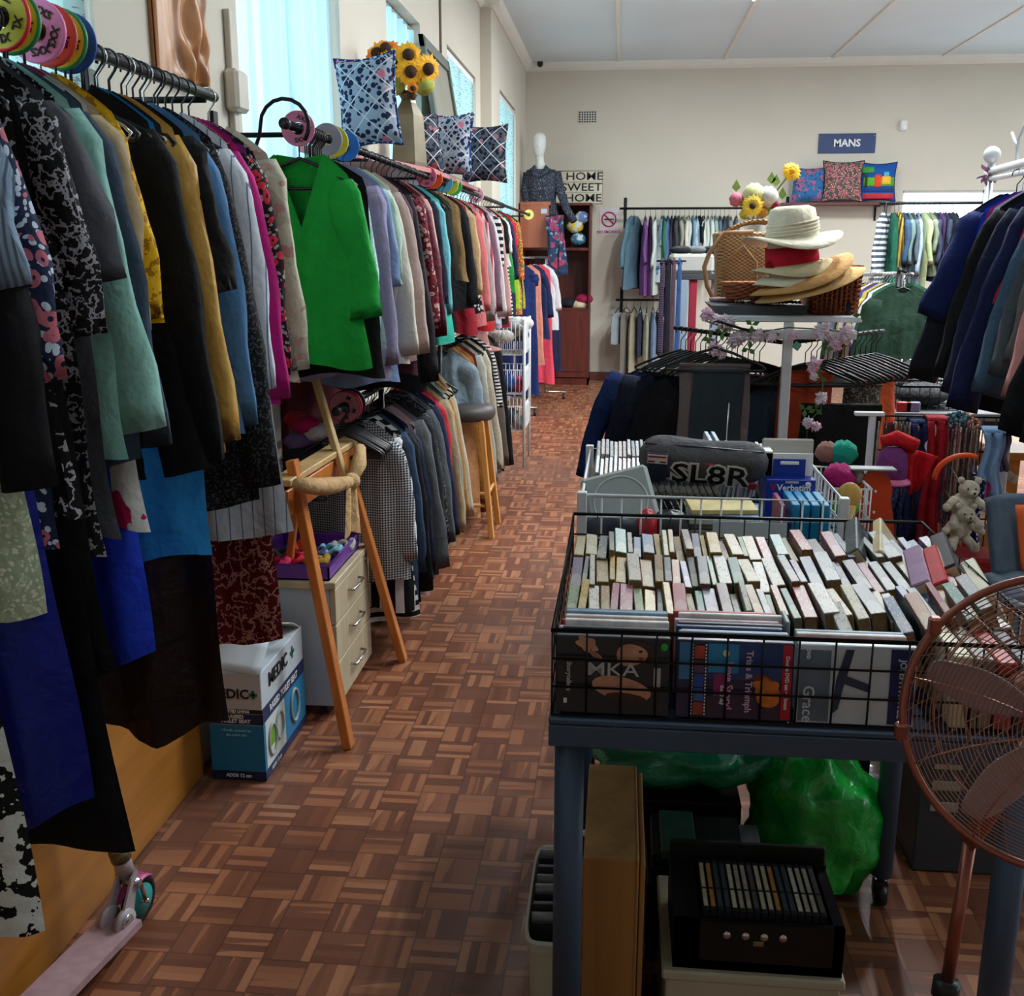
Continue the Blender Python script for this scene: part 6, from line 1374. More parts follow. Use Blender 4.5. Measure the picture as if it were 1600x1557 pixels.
for k in range(17):
    x = cx0+.056+.0138*k; c = ((196, 184, 150), (90, 90, 84), (176, 168, 146), (206, 200, 176), (60, 74, 80), (190, 130, 60))[(k*5+k//3) % 6]; nm = ('cream', 'dark grey', 'beige', 'ivory', 'slate', 'orange')[(k*5+k//3) % 6]
    o = MB().box((x, cy0+.02, cz0+.03), (x+.0118, cy1-.02, cz1+.004), bev=.001).build('cassette', INK); tag(o, '%s labelled audio cassette standing in the black case' % nm, 'cassette', '%s cassettes in the black case' % nm)
    MB().box((x+.002, cy0+.03, cz1+.004), (x+.0098, cy0+.085, cz1+.0048)).box((x+.002, cy0+.092, cz1+.004), (x+.0098, cy1-.035, cz1+.0048)).build('cassette_label', plain(c, .6, name='tape_label', var=.2, vs=60), o)
# black video boxes
for i, (x0, y0, z0, x1, y1, z1, c, lab, nm) in enumerate(((.09, 2.12, .001, .36, 2.36, .20, (22, 20, 22), 'black storage crate on the floor behind the cassette case', 'storage_crate'), (.10, 2.13, .202, .25, 2.33, .235, (16, 16, 18), 'black video recorder lying on the dark crate', 'video_recorder'), (.10, 2.14, .237, .31, 2.32, .262, (30, 30, 34), 'dark video cassette box on top of the recorder', 'video_box'), (.26, 2.15, .202, .36, 2.34, .234, (120, 118, 124), 'grey paper booklet on the dark crate', 'booklet'), (.12, 2.12, .264, .20, 2.30, .285, (40, 70, 60), 'dark green video box at the top of the pile', 'video_box'))):
    o = MB().box((x0, y0, z0), (x1, y1, z1), bev=.003).build(nm, plain(c, .3, name='box_black', var=.25, vs=20)); tag(o, lab, nm.replace('_', ' '))
# green plastic bag and sheet
def plastic(c, rough=.22):
    m, nt, b = base('green_plastic_film'); b.inputs['Base Color'].default_value = (*lin(c), 1); b.inputs['Roughness'].default_value = rough; b.inputs['Specular IOR Level'].default_value = .6
    n = nd(nt, 'ShaderNodeTexNoise', _Scale=18, _Detail=5, _Distortion=1.5); nt.links.new(coords(nt), n.inputs['Vector']); bump(nt, b, n.outputs[0], .6, .012); return m
GP = plastic((18, 160, 54)); GP2 = plastic((40, 140, 100))
from mathutils import noise as NZ
def bagf(c, r, n=44, amp=.10, seed=0, flatb=.0):
    mb = MB()
    def g(u, v):
        a = 2*pi*u; b_ = pi*(v*.996+.002); d = Vector((math.sin(b_)*math.cos(a), math.sin(b_)*math.sin(a), -math.cos(b_)))
        q = 1+amp*(NZ.noise(d*2.1+Vector((seed, 0, 0)))+.5*NZ.noise(d*5+Vector((0, seed, 0)))+.25*abs(NZ.noise(d*11)))
        x = c[0]+r[0]*d.x*q; y = c[1]+r[1]*d.y*q; z = c[2]+r[2]*d.z*q
        return (x, y, max(.004, z))
    mb.grid(g, n, n*2//3, wrap=True); return mb
tag(bagf((.505, 2.44, .195), (.165, .15, .21), seed=3.3, amp=.28).build('plastic_bag', GP), 'large stuffed green plastic bag on the floor under the book table', 'bag')
tag(bagf((.18, 2.5, .345), (.22, .13, .085), seed=8.1, amp=.25).build('plastic_bag', GP2), 'teal green shiny plastic wrapped bundle behind the oak cabinet', 'bag')
tag(MB().box((.0, 2.40, .003), (.33, 2.62, .25), bev=.004).build('storage_crate', plain((18, 18, 20), .5, name='crate_black', var=.05)), 'tall black crate holding up the teal plastic bundle', 'crate')
# ---------------- white display frame with hats ----------------
FZ = 1.33; fy0, fy1 = 4.25, 4.75
pL = P(1145, 503, Y=fy0); pR = P(1348, 495, Y=fy0); fxl, fxr = pL.x, pR.x; FZ = (pL.z+pR.z)/2
post = P(1232, 520, Y=fy0).x
t = thing('display_rack', 'white steel four-way clothes rack with a flat top carrying baskets and hats', 'clothes rack', (post, fy0, 0))
MB().box((fxl-.06, fy0, FZ-.012), (fxr, fy1+.12, FZ+.012), bev=.004).build('top_plate', WHITEM, t)
MB().box((post-.018, fy0-.018, .03), (post+.018, fy0+.018, FZ-.012), bev=.003).build('post', WHITEM, t)
zb_ = P(1232, 523, Y=fy0).z
MB().box((fxl+.03, fy0-.014, zb_-.018), (fxr-.02, fy0+.014, zb_+.018), bev=.003).build('cross_bar', WHITEM, t)
MB().box((post-.25, fy0-.02, 0), (post+.25, fy0+.02, .03), bev=.003).box((post-.02, fy0-.25, 0), (post+.02, fy0+.25, .03), bev=.003).build('foot', WHITEM, t)
# arms
armz = 1.24
for nm_, a, b in (('left', (post-.02, fy0+.03, armz), (post-.42, fy0+.50, armz+.02)), ('right', (post+.02, fy0+.03, armz), (post+.46, fy0+.40, armz+.02))):
    MB().cyl(a, b, .009, 10).build('hanging_arm', BLACKM, t)
A_ = Vector((post-.02, fy0+.03, armz)); B_ = Vector((post-.42, fy0+.50, armz+.02)); ang_ = math.atan2(B_.y-A_.y, B_.x-A_.x)-pi/2
for k in range(16):
    p = A_.lerp(B_, .18+.05*k)
    o = hanger((p.x, p.y, p.z-.013+.0), ang_*.25+R.uniform(-.12, .12), 'plastic', 'the left arm of the white rack', 'hangers on the left arm', w=.2)
C2 = Vector((post+.46, fy0+.40, armz+.02))
for k in range(14):
    p = Vector((post+.02, fy0+.03, armz)).lerp(C2, .15+.06*k)
    o = hanger((p.x, p.y, p.z-.013), -ang_*.3+R.uniform(-.2, .2), 'plastic', 'the right arm of the white rack', 'hangers on the right arm', w=.2)
def trousers(x, y, z, rz, mat, label, w=.16, L=.62, seed=0, name='trousers', th=.028, cat='trousers', drop=0, gr=None):
    o = trousers_mb(w, L, seed, th, top=-.165-drop).build(name, mat); o.location = (x, y, z); o.rotation_euler = (0, 0, rz); tag(o, label, cat, gr); return o
px_ = P(1118, 560, Y=4.12); zt = P(1118, 578, Y=4.12).z
hg = hanger((px_.x, 4.12, zt+.165), -.05, 'plastic', 'the front of the left arm, wide and bent forward', 'front hanger', w=.19); hg.rotation_euler = (0, 0, -.05)
MB().tube([(px_.x, 4.12, zt+.165+.022), (px_.x+.1, 4.16, armz+.06), (post-.02, fy0, armz+.03)], .005, 8).build('front_arm', BLACKM, t)
trousers(px_.x-.0, 4.13, zt+.167, -.05, C(104, 92, 92), 'dusty brown trousers folded on the front hanger of the white rack', w=.135, L=.66, seed=2, th=.03)
trousers(px_.x+.01, 4.095, zt+.15, -.05, C(42, 52, 58), 'dark green-grey trousers with white zip on the front hanger', w=.098, L=.66, seed=4, th=.022)
MB().tube([(px_.x+.055, 4.062, zt-.12), (px_.x+.05, 4.058, zt-.3), (px_.x+.052, 4.058, zt-.44)], .0035, 5).build('zip', CHROME, S.objects['trousers.001'] if 'trousers.001' in S.objects else None)
lefts = [((1012, 560), 4.75, C(22, 44, 92), 'jacket', 'navy blue tracksuit jacket at the left end of the white rack', .95, .2), ((1035, 570), 4.62, C(20, 26, 44), 'jacket', 'dark navy jacket behind the navy tracksuit jacket', .98, .5), ((1060, 560), 4.5, C(14, 15, 20), 'trousers', 'black trousers hanging beside the dark navy jacket', 1.0, 0),
         ((1182, 560), 4.62, C(12, 12, 16), 'dress', 'black garment behind the dark green-grey trousers', 1.0, 0), ((1215, 560), 4.46, C(40, 54, 72), 'trousers', 'slate blue trousers left of the white rack post', .95, 0)]
for i, ((x, y), yy, m, k, lab, L, sl) in enumerate(lefts):
    p = P(x, y, Y=yy); garment(k, lab, k, (p.x, yy, armz-.03), (.25, .2, .1, .0, .6)[i], m, L, sl if sl > .3 else (.5 if i == 0 else 0), ws=.17, flare=.10 if i < 2 else .02, seed=40+i, top=-.14, ang=.3 if i == 0 else .15, slside=(-1,))
rights = [((1262, 560), 4.4, C(176, 66, 34), 'orange cotton trousers just right of the white post', .12, .92, .3), ((1320, 560), 4.22, C(13, 13, 16), 'black wide skirt hanging on the right arm of the white rack', .155, .62, 0.0), ((1372, 540), 4.5, C(196, 84, 40), 'bright orange dress on the right arm of the white rack', .10, .80, .5), ((1352, 560), 4.42, C(60, 56, 54, pat='speckle', c2=(150, 140, 120)), 'flecked lace top between the black skirt and orange dress', .08, .7, .2), ((1245, 560), 4.55, C(60, 76, 104), 'blue grey skirt behind the orange trousers', .1, .8, .4)]
for i, ((x, y), yy, m, lab, w_, L, rz) in enumerate(rights):
    p = P(x, 560, Y=yy); trousers(p.x, yy, armz+.02, rz, m, lab, w=w_, L=L, seed=50+i, th=.04, name=('trousers', 'skirt', 'dress', 'top', 'skirt')[i], cat=('trousers', 'skirt', 'dress', 'top', 'skirt')[i], drop=(.0, .11, .02, .05, .0)[i])
tag(MB().box((-.13, -.008, -.03), (.13, .008, .03), bev=.004).build('cloth_fold', C(206, 170, 160)), 'x', 'cloth'); bpy.data.objects.remove(S.objects['cloth_fold'])
# blossom garland
PK = plain((252, 228, 242), .7, name='blossom_pink', var=.2, vs=60); PK2 = plain((246, 208, 226), .7, name='blossom_rose', var=.2, vs=60); LF = plain((70, 110, 50), .6, name='garland_leaf', var=.2, vs=30)
gt = thing('garland', 'garland of pale pink artificial cherry blossom wound round the white rack', 'garland', (post, fy0-.04, FZ))
def blossom(x, y, Y, r, m, n=75):
    c = P(x, y, Y=Y); mb = MB()
    for k in range(n):
        d = Vector((R.gauss(0, 1), R.gauss(0, 1)-.5, R.gauss(0, 1))).normalized(); a = d.cross(Vector((R.random(), R.random(), 1))).normalized(); L = r*R.uniform(.6, 1.05); w_ = r*.32; b = d.cross(a)
        mb.add([c+d*r*.1, c+d*L*.6+a*w_, c+d*L+b*w_*.3, c+d*L*.6-a*w_], [[0, 1, 2, 3]], 0, False)
    mb.build('blossom', m, gt, thick=.0015)
Yf = fy0-.05
gpts = [(1105, 492, .032), (1135, 505, .042), (1150, 530, .04), (1118, 545, .034), (1183, 525, .034), (1205, 525, .03), (1238, 525, .022), (1285, 520, .045), (1322, 522, .043), (1273, 570, .036), (1283, 622, .030), (1262, 660, .026), (1275, 667, .024), (1272, 588, .02), (1165, 525, .026), (1305, 540, .03), (1120, 500, .024), (1128, 553, .024)]
for i, (x, y, r) in enumerate(gpts): blossom(x, y, Yf-(.06 if y > 540 else 0), r*1.05, PK if i % 3 else PK2)
mb = MB(); mb.tube([P(x, y, Y=Yf) for x, y in ((1098, 500), (1140, 515), (1180, 520), (1232, 512), (1285, 515), (1335, 520))], .003, 5)
mb.tube([P(x, y, Y=Yf-.03) for x, y in ((1290, 530), (1280, 570), (1285, 600), (1283, 640), (1262, 660), (1260, 690))], .002, 5); mb.tube([P(x, y, Y=Yf-.02) for x, y in ((1150, 530), (1125, 560), (1098, 580))], .002, 5); mb.build('stem', LF, gt)
mb = MB()
for (x, y) in ((1108, 528), (1175, 508), (1128, 520), (1290, 545), (1280, 590), (1258, 640), (1275, 640), (1345, 492), (1170, 545), (1112, 538)):
    c = P(x, y, Y=Yf-.03); a = R.uniform(0, 6)
    for q in (0, 2.1, 4.2): d = Vector((math.cos(a+q), -.2, math.sin(a+q))); s_ = Vector((-math.sin(a+q), 0, math.cos(a+q))); mb.add([c, c+d*.016+s_*.010, c+d*.032, c+d*.016-s_*.010], [[0, 1, 2, 3]])
mb.build('leaves', LF, gt, thick=.001)
o = MB().box((-.014, -.001, -.014), (.014, .001, .014)).build('swing_tag', plain((96, 150, 140), .6, name='tag_teal', var=.03)); o.matrix_world = Matrix.Translation(P(1245, 541, Y=4.14)) @ Euler((0, .6, 0)).to_matrix().to_4x4(); tag(o, 'small teal swing tag hanging beside the white rack post', 'tag')
# jewellery tray / dark box on top
ZT = FZ+.013
a = P(1095, 466, Y=4.6).x
t = thing('display_case', 'dark grey slab-shaped case with jewellery on the left of the white rack top', 'case', (fxl+.05, 4.5, ZT))
DG = plain((66, 74, 82), .5, name='dark_case', var=.05)
mb = MB(); cxa, cxb, cya, cyb = P(1112, 485, Y=4.3).x, P(1264, 480, Y=4.3).x, 4.30, 4.72
mb.add([(cxa+.03, cya, ZT+.0), (cxb-.02, cya, ZT), (cxb-.02, cyb, ZT), (cxa+.03, cyb, ZT), (cxa, cya-.0, ZT+.035), (cxb, cya, ZT+.035), (cxb, cyb, ZT+.035), (cxa, cyb, ZT+.035)], [[3, 2, 1, 0], [4, 5, 6, 7], [0, 1, 5, 4], [1, 2, 6, 5], [2, 3, 7, 6], [3, 0, 4, 7]]); mb.build('case_body', DG, t)
MB().box((cxa+.07, cya+.04, ZT+.0352), (cxb-.08, cyb-.05, ZT+.038)).build('case_inset', BLACKP, t)
for k in range(9):
    c = (cxa+.12+.028*k, cya+.10+.03*math.sin(k*2), ZT+.046); m_ = [(60, 54, 50), (150, 146, 140), (84, 40, 40), (30, 30, 34)][k % 4]; r_ = .016
    tag(MB().tube([(c[0]+r_*math.cos(q*pi/8), c[1]+r_*math.sin(q*pi/8), c[2]+.004*math.sin(q*2)) for q in range(16)], .004, 6, closed=True).build('bracelet', plain(m_, .25, .5, name='jewel', var=.2)), '%s bracelet lying on the dark case' % ['dark bronze', 'silver', 'dark red', 'black'][k % 4], 'bracelet', '%s bracelets on the dark case' % ['bronze', 'silver', 'red', 'black'][k % 4])
tag(MB().box((cxa+.02, cya+.30, ZT+.036), (cxa+.15, cya+.40, ZT+.052), bev=.004).build('folded_cloth', C(150, 120, 126)), 'folded mauve cloth behind the bracelets on the dark case', 'cloth')
tag(MB().box((cxa+.12, cya+.36, ZT+.038), (cxa+.19, cya+.42, ZT+.075), bev=.01).build('pouch', C(120, 126, 128)), 'small grey pouch left of the wicker baskets', 'pouch')
# baskets
WK1 = wicker((206, 162, 108), (98, 66, 38)); WK2 = wicker((190, 106, 60), (100, 44, 24), .8); WKH = plain((150, 112, 72), .5, name='cane', var=.15, vs=40)
# open lidded big wicker basket
bx, by = (P(1118, 470, Y=4.8).x+P(1205, 470, Y=4.8).x)/2, 4.86; bw = .155; bz0 = ZT
bt = P(1150, 352, Y=4.86).z
t = thing('wicker_basket', 'tall tan wicker basket with arched cane handle behind the straw hats', 'basket', (bx, by, bz0))
MB().lathe([(0, .004), (.8, .004), (.86, .05), (.9, .2), (1.0, bt-bz0-.04), (.94, bt-bz0-.03), (.84, .2), (.8, .05), (0, .03)], 36, c=(bx, by, bz0), sx=bw, sy=.12, fn=lambda a, r, z: (abs(math.cos(a))**6+abs(math.sin(a))**6)**(-1/6)*.9).build('basket_body', WK1, t)
MB().grid(lambda u, v: (bx-.04+.30*(u-.12)*1.0, by-.03+.10*v, bt-.035+.055*math.sin(pi*min(1, u*.9+.1))-.01*v), 14, 6).build('basket_lid', WK1, t, thick=.012)
hx0 = P(1100, 400, Y=4.75).x
MB().tube([(bx+.02, by-.12, bt-.03), (hx0+.08, by-.13, bt-.035), (hx0+.02, by-.14, bt-.12), (hx0, by-.15, (bt+bz0)/2), (hx0+.015, by-.16, bz0+.10), (hx0+.06, by-.17, bz0+.012)], .010, 10).tube([(bx-.1, by-.1, bz0+.05), (bx-.09, by-.13, bz0+.2), (bx-.02, by-.13, bz0+.27), (bx+.04, by-.13, bz0+.2), (bx+.045, by-.12, bz0+.05)], .006, 8).build('handle', WKH, t)
# small shallow wicker basket
sx_ = P(1172, 450, Y=4.55).x; t = thing('wicker_basket', 'shallow reddish woven basket in front of the tall wicker basket', 'basket', (sx_, 4.6, ZT+.04))
MB().lathe([(0, .002), (.085, .002), (.10, .02), (.125, .075), (.128, .085), (.115, .08), (.09, .02), (0, .01)], 32, c=(sx_, 4.56, ZT+.038), sy=.75).build('basket_body', WK2, t)
# picnic basket right
qx0, qx1 = P(1262, 480, Y=4.45).x, P(1332, 480, Y=4.45).x; qz = P(1295, 415, Y=4.5).z
t = thing('wicker_basket', 'reddish brown square wicker hamper at the right of the white rack top', 'basket', ((qx0+qx1)/2, 4.5, ZT))
nst = 11
mb = MB()
for k in range(nst):
    z0_ = ZT+.004+(qz-ZT)*k/nst; g_ = .012*k/nst; hh_ = (qz-ZT)/nst
    mb.tube([(qx0+.01-g_, 4.34-g_, z0_+hh_/2), (qx1-.01+g_, 4.34-g_, z0_+hh_/2), (qx1-.01+g_, 4.66+g_, z0_+hh_/2), (qx0+.01-g_, 4.66+g_, z0_+hh_/2)], hh_*.56, 6, closed=True)
mb.box((qx0+.015, 4.345, ZT+.002), (qx1-.015, 4.655, qz-.01)); mb.build('basket_body', WK2, t)
mb = MB()
for k in range(9):
    x = qx0+.015+(qx1-qx0-.03)*k/8; mb.tube([(x, 4.336, ZT+.003), (x, 4.322, qz)], .005, 5); 
for k in range(13): y = 4.35+.025*k; mb.tube([(qx1-.006, y, ZT+.003), (qx1+.008, y, qz)], .005, 5)
mb.build('basket_stakes', wicker((180, 100, 56), (120, 60, 34)), t); MB().box((qx1-.05, 4.325, ZT+.0), (qx1-.03, 4.338, ZT+.05), bev=.003).build('strap', BLACKP, t)
# hats
def hat(x, y, Y, W_, label, crown=True, tilt=(0, 0), c=(206, 196, 168), band=None, cr=.0, wav=.02, cc=None, droop=.03, cls=None, yaw=0, mat=None):
    p = P(x, y, Y=Y); r = W_/2; M = Matrix.Translation(p) @ Euler((tilt[0], tilt[1], yaw)).to_matrix().to_4x4(); hm = mat or C(*c, bs=.3)
    prof = [(.004, .118), (.055, .117), (.078, .105), (.086, .06), (.092, .012)] if crown else [(.088, .02), (.092, .012)]
    N = 40; vs = []
    rings_ = prof+[(.10, 0), (.10+(r-.10)*.5, -.004), (r, -droop), (r-.002, -droop-.003), (.10+(r-.10)*.5, -.009), (.092, -.002)]
    for i, (rr2, z) in enumerate(rings_):
        f = max(0, (rr2-.1)/(r-.1))
        for k in range(N): a = 2*pi*k/N; vs.append((rr2*(1.1 if rr2 < .1 else 1)*math.cos(a), rr2*(1.05 if rr2 < .1 else .95)*math.sin(a), z+wav*f*math.sin(2*a+1)))
    mb = MB().add(vs, [[i*N+k, i*N+(k+1) % N, (i+1)*N+(k+1) % N, (i+1)*N+k] for i in range(len(rings_)-1) for k in range(N)]+([[k for k in range(N)][::-1]] if crown else []), 0, True)
    o = mb.build('sun_hat', hm); o.matrix_world = M; tag(o, label, 'hat')
    if band:
        b_ = MB().lathe([(.104, .006), (.105, .012), (.101, .075), (.099, .07)], 40, sy=.955).build('hat_band', C(*band)); b_.parent = o
    return o
STR = cloth((200, 176, 130), 'rib', sc=.9); STW = C(214, 208, 190)
h5 = hat(1262, 437, 4.33, .44, 'tan straw sun hat at the bottom of the hat stack', crown=False, tilt=(.05, -.33), c=(202, 164, 104), droop=.03, wav=.01)
h4 = hat(1250, 428, 4.32, .42, 'cream hat with deep brown underside, second from the bottom of the stack', crown=False, tilt=(.08, -.40), c=(186, 140, 84), droop=.02, wav=.02)
h3 = hat(1242, 424, 4.33, .34, 'off-white cloth hat in the middle of the hat stack', crown=False, tilt=(.05, -.24), c=(206, 198, 172), droop=.03)
h2 = hat(1238, 413, 4.33, .32, 'cream sun hat with a wide red band in the hat stack', tilt=(.06, -.14), c=(204, 190, 150), band=(186, 20, 44), droop=.02)
q = MB().ball((-.09, -.045, .008), (.022, .018, .021), 16, fn=lambda a, b: 1+.1*math.sin(a*5+b*6)).build('red_rosette', C(150, 14, 30)); q.parent = h2
h1 = hat(1238, 370, 4.33, .385, 'white cloth sun hat on top of the hat stack', tilt=(.04, -.06), c=(222, 214, 190), wav=.028, droop=.015)
q = MB()
for k in range(4): q.tube([(.1025*math.cos(a*pi/20)*(1-.012*k), .098*math.sin(a*pi/20)*(1-.012*k), .018+.013*k+.012*math.sin(a*pi/20+1)) for a in range(40)], .0035, 6, closed=True)
q = q.build('hat_pleats', C(222, 214, 190)); q.parent = h1
# glass vase flowers
fv = P(1178, 345, Y=5.0); t = thing('flower_vase', 'clear glass vase behind the wicker basket holding mixed artificial flowers', 'vase', (fv.x, 5.0, fv.z-.12))
GL = plain((180, 190, 190), .1, name='vase_glass', var=0, alpha=.35)
MB().lathe([(0, 0), (.04, 0), (.045, .02), (.04, .14), (.05, .17), (.047, .17), (.037, .14), (0, .01)], 20, c=(fv.x, 5.0, fv.z-.14)).build('vase_body', GL, t)
tag(MB().box((fv.x-.07, 4.93, FZ+.012), (fv.x+.07, 5.07, fv.z-.142), bev=.004).build('box', C(110, 90, 70)), 'brown box hidden behind the wicker basket under the glass vase', 'box')
tc = Vector((-.1, -1, .05)); vb = Vector((fv.x, 5.0, fv.z-.02))
flower(P(1176, 322, Y=4.92), tc, .055, plain((230, 196, 60), .6, name='petal_lemon', var=.1, vs=40), SEED, label='yellow rudbeckia flower with black centre in the glass vase', stem=vb, mr=.26)
flower(P(1237, 268, Y=5.0), Vector((.2, -1, .3)), .048, plain((240, 190, 20), .6, name='petal_gold', var=.1), plain((220, 150, 10), .7, name='gold_c', var=.2), label='tall single yellow gerbera leaning out of the glass vase', stem=P(1203, 312, Y=5.0), rows=3, mr=.3)
for (x, y, r, c, lab) in ((1178, 305, .05, (206, 206, 150), 'large cream pompom flower in the glass vase'), (1200, 308, .045, (196, 196, 190), 'off-white pompom flower on the right in the glass vase'), (1150, 312, .03, (206, 110, 130), 'pink rose on the left in the glass vase'), (1195, 312, .028, (206, 130, 130), 'salmon rose in the middle of the glass vase'), (1210, 320, .022, (130, 20, 50), 'dark red rose on the right in the glass vase'), (1190, 332, .026, (196, 140, 50), 'orange bloom low in the glass vase'), (1163, 335, .022, (206, 196, 70), 'small yellow bloom low in the glass vase')):
    root = thing('flower', lab, 'flower', P(x, y, Y=4.98)); MB().ball(P(x, y, Y=4.98), r, 18, fn=lambda a, b: 1+.12*math.sin(a*6+b*8)*math.sin(b*5)).build('petals', plain(c, .7, name='bloom', var=.2, vs=60), root); MB().tube([P(x, y, Y=4.98), vb], .003, 5).build('stem', LEAF, root)
mb = MB()
for (x, y) in ((1205, 288), (1212, 292), (1160, 325), (1215, 335), (1222, 312), (1150, 300), (1198, 338)):
    c = P(x, y, Y=5.02); mb.add([c, c+Vector((.02, 0, .02)), c+Vector((.0, 0, .055)), c+Vector((-.02, 0, .02))], [[0, 1, 2, 3]])
mb.build('leaves', plain((130, 160, 80), .6, name='vase_leaf', var=.2, vs=30), t, thick=.001)
# ---------------- back wall rails ----------------
def back_rail(label, xa, xb, y, z, wall=True):
    t = thing('clothes_rail', label, 'clothes rail', (xa, y, z)); MB().cyl((xa, y, z), (xb, y, z), .014, 10).build('rail_tube', BLACKM, t)
    for x in ((xa+.07, xb-.1) if wall else ()): MB().box((x-.018, YB-.012, z-.22), (x+.018, YB-.002, z+.14), bev=.002).cyl((x, y, z), (x, YB-.002, z), .009, 8).build('wall_bracket', BLACKM, t)
    return t
pa = P(968, 327, Y=12.88); back_rail('long black rail of mens shirts on the back wall', pa.x, 2.05, 12.88, pa.z+.007)
bz = pa.z
bl = [(990, 452, C(82, 112, 126), 'slate blue shirt', .5), (1008, 462, C(110, 70, 124), 'purple shirt', .45), (1016, 465, C(84, 54, 96), 'dark plum shirt', 0), (1024, 460, C(196, 204, 196), 'white green shirt', .5), (1034, 440, C(150, 180, 206, pat='blotch', c2=(206, 214, 220), c3=(70, 120, 180)), 'blue hawaiian shirt', 0), (1037, 400, C(52, 112, 84), 'green shirt', .45), (1044, 400, C(72, 100, 140), 'denim blue shirt', .45), (1050, 470, C(60, 46, 70, pat='pin', c2=(150, 140, 160), sc=.4), 'dark striped shirt', 0), (1056, 400, C(60, 64, 70), 'charcoal shirt', .4), (1062, 400, C(150, 150, 140), 'stone shirt', .4), (1070, 395, C(206, 204, 190), 'cream shirt', .5), (1077, 395, C(196, 200, 196), 'pale grey shirt', .4), (1084, 395, C(130, 160, 180), 'light blue shirt', .5), (1089, 395, C(160, 184, 196), 'ice blue shirt', .4), (1095, 395, C(34, 38, 46), 'black shirt', .4), (1101, 395, C(206, 210, 204), 'white shirt', .5), (1107, 395, C(190, 200, 190), 'off-white shirt', .5), (1113, 395, C(200, 210, 210), 'pale shirt', .5), (1119, 395, C(150, 170, 160), 'sage shirt', .4), (1126, 395, C(90, 110, 120), 'blue grey shirt', .4), (1133, 395, C(60, 70, 84), 'dark blue shirt', .4), (1140, 395, C(130, 140, 140), 'grey shirt', .4), (1152, 395, C(100, 110, 120), 'smoke shirt', .4)]
for i, (px, hem, m, s_, sl) in enumerate(bl):
    x = P(px, 380, Y=12.65).x; L = bz-zfor(x, 12.65, hem); a = bl[i-1][3] if i else None; b_ = bl[i+1][3] if i+1 < len(bl) else None
    garment('shirt', mklabel(s_, a, b_, 'the back wall rail'), 'shirt', (x, 12.88, bz), pi/2+R.uniform(-.12, .12) if i else pi/2-.45, m, L, sl*1.1 if sl else 0, ws=.2, flare=.06, seed=60+i, ang=.22, low=True)
    hanger((x, 12.88, bz), pi/2, 'plastic', 'the back wall shirt rail', 'hangers on the back wall rail')
pc = P(962, 467, Y=12.88); bz2 = pc.z-.02
back_rail('short lower black rail of trousers on the back wall', pc.x, .62, 12.88, bz2+.007)
lo = [(968, 540, C(130, 140, 146), 'light grey shorts', .19), (978, 590, C(110, 104, 96), 'brown taupe trousers', .17), (990, 585, C(150, 144, 122), 'khaki trousers', .16), (1000, 560, C(40, 46, 62), 'dark navy shorts', .17), (1010, 575, C(160, 156, 136), 'pale khaki trousers', .16), (1020, 580, C(120, 140, 170), 'pale blue jeans', .16), (1030, 560, C(60, 60, 66), 'charcoal shorts', .16)]
for i, (px, hem, m, s_, w_) in enumerate(lo):
    x = P(px, 520, Y=12.7).x; L = bz2-.165-max(.12, zfor(x, 12.7, hem)); trousers(x, 12.88, bz2, pi/2-.5+.12*i, m, mklabel(s_, lo[i-1][3] if i else None, lo[i+1][3] if i < 6 else None, 'the lower back wall rail'), w=w_, L=L, seed=80+i, th=.035, name='trousers', cat='trousers')
    hanger((x, 12.88, bz2), pi/2-.5+.12*i, 'plastic', 'the lower back wall rail', 'hangers on the lower back rail')
# shelf with cushions
a = P(1232, 317, Y=12.95); b_ = P(1404, 313, Y=12.95)
t = thing('wall_shelf', 'dark red wall shelf with three colourful cushions under the blue sign', 'shelf', ((a.x+b_.x)/2, YB, a.z))
MB().box((a.x-.08, 12.85, a.z-.03), (b_.x, YB-.002, a.z), bev=.003).build('shelf_board', wood((70, 24, 24), (96, 36, 34), axis=0), t)
for x in (a.x+.2, b_.x-.2): MB().box((x-.012, YB-.2, a.z-.045), (x+.012, YB-.002, a.z-.03)).box((x-.012, YB-.012, a.z-.2), (x+.012, YB-.002, a.z-.03)).build('bracket', BLACKM, t)
cz = a.z+.004
c1 = cushion((P(1264, 300, Y=12.95).x, 12.97, cz), .40, .40, .12, 0, -.1, C(44, 100, 150, pat='blotch', c2=(150, 90, 120), c3=(34, 50, 90), sc=2.2), 'blue and pink print cushion, left of three on the back shelf')
c2_ = cushion((P(1316, 300, Y=12.95).x, 12.93, cz), .47, .47, .12, 0, -.12, C(74, 74, 70, pat='floral', c2=(206, 150, 130), c3=(176, 96, 110), sc=.7), 'dark cushion with pink leaf print, middle of three on the back shelf', pip=C(30, 24, 26))
c3_ = cushion((P(1371, 300, Y=12.95).x, 12.95, cz), .42, .45, .12, 0, -.1, C(26, 76, 150), 'blue cushion with village scene, right of three on the back shelf', pip=C(20, 24, 50))
def cb(o, x0, x1, z0, z1, c, nm='appliqué', lay=0):
    q = MB().grid(lambda u, v: (x0+(x1-x0)*u, -.064-.002*lay+.03*((x0+(x1-x0)*u)/.2)**4+.03*(((z0+(z1-z0)*v)-.22)/.2)**4, z0+(z1-z0)*v), 5, 5).build('applique', C(*c), None, thick=.002); q.parent = o
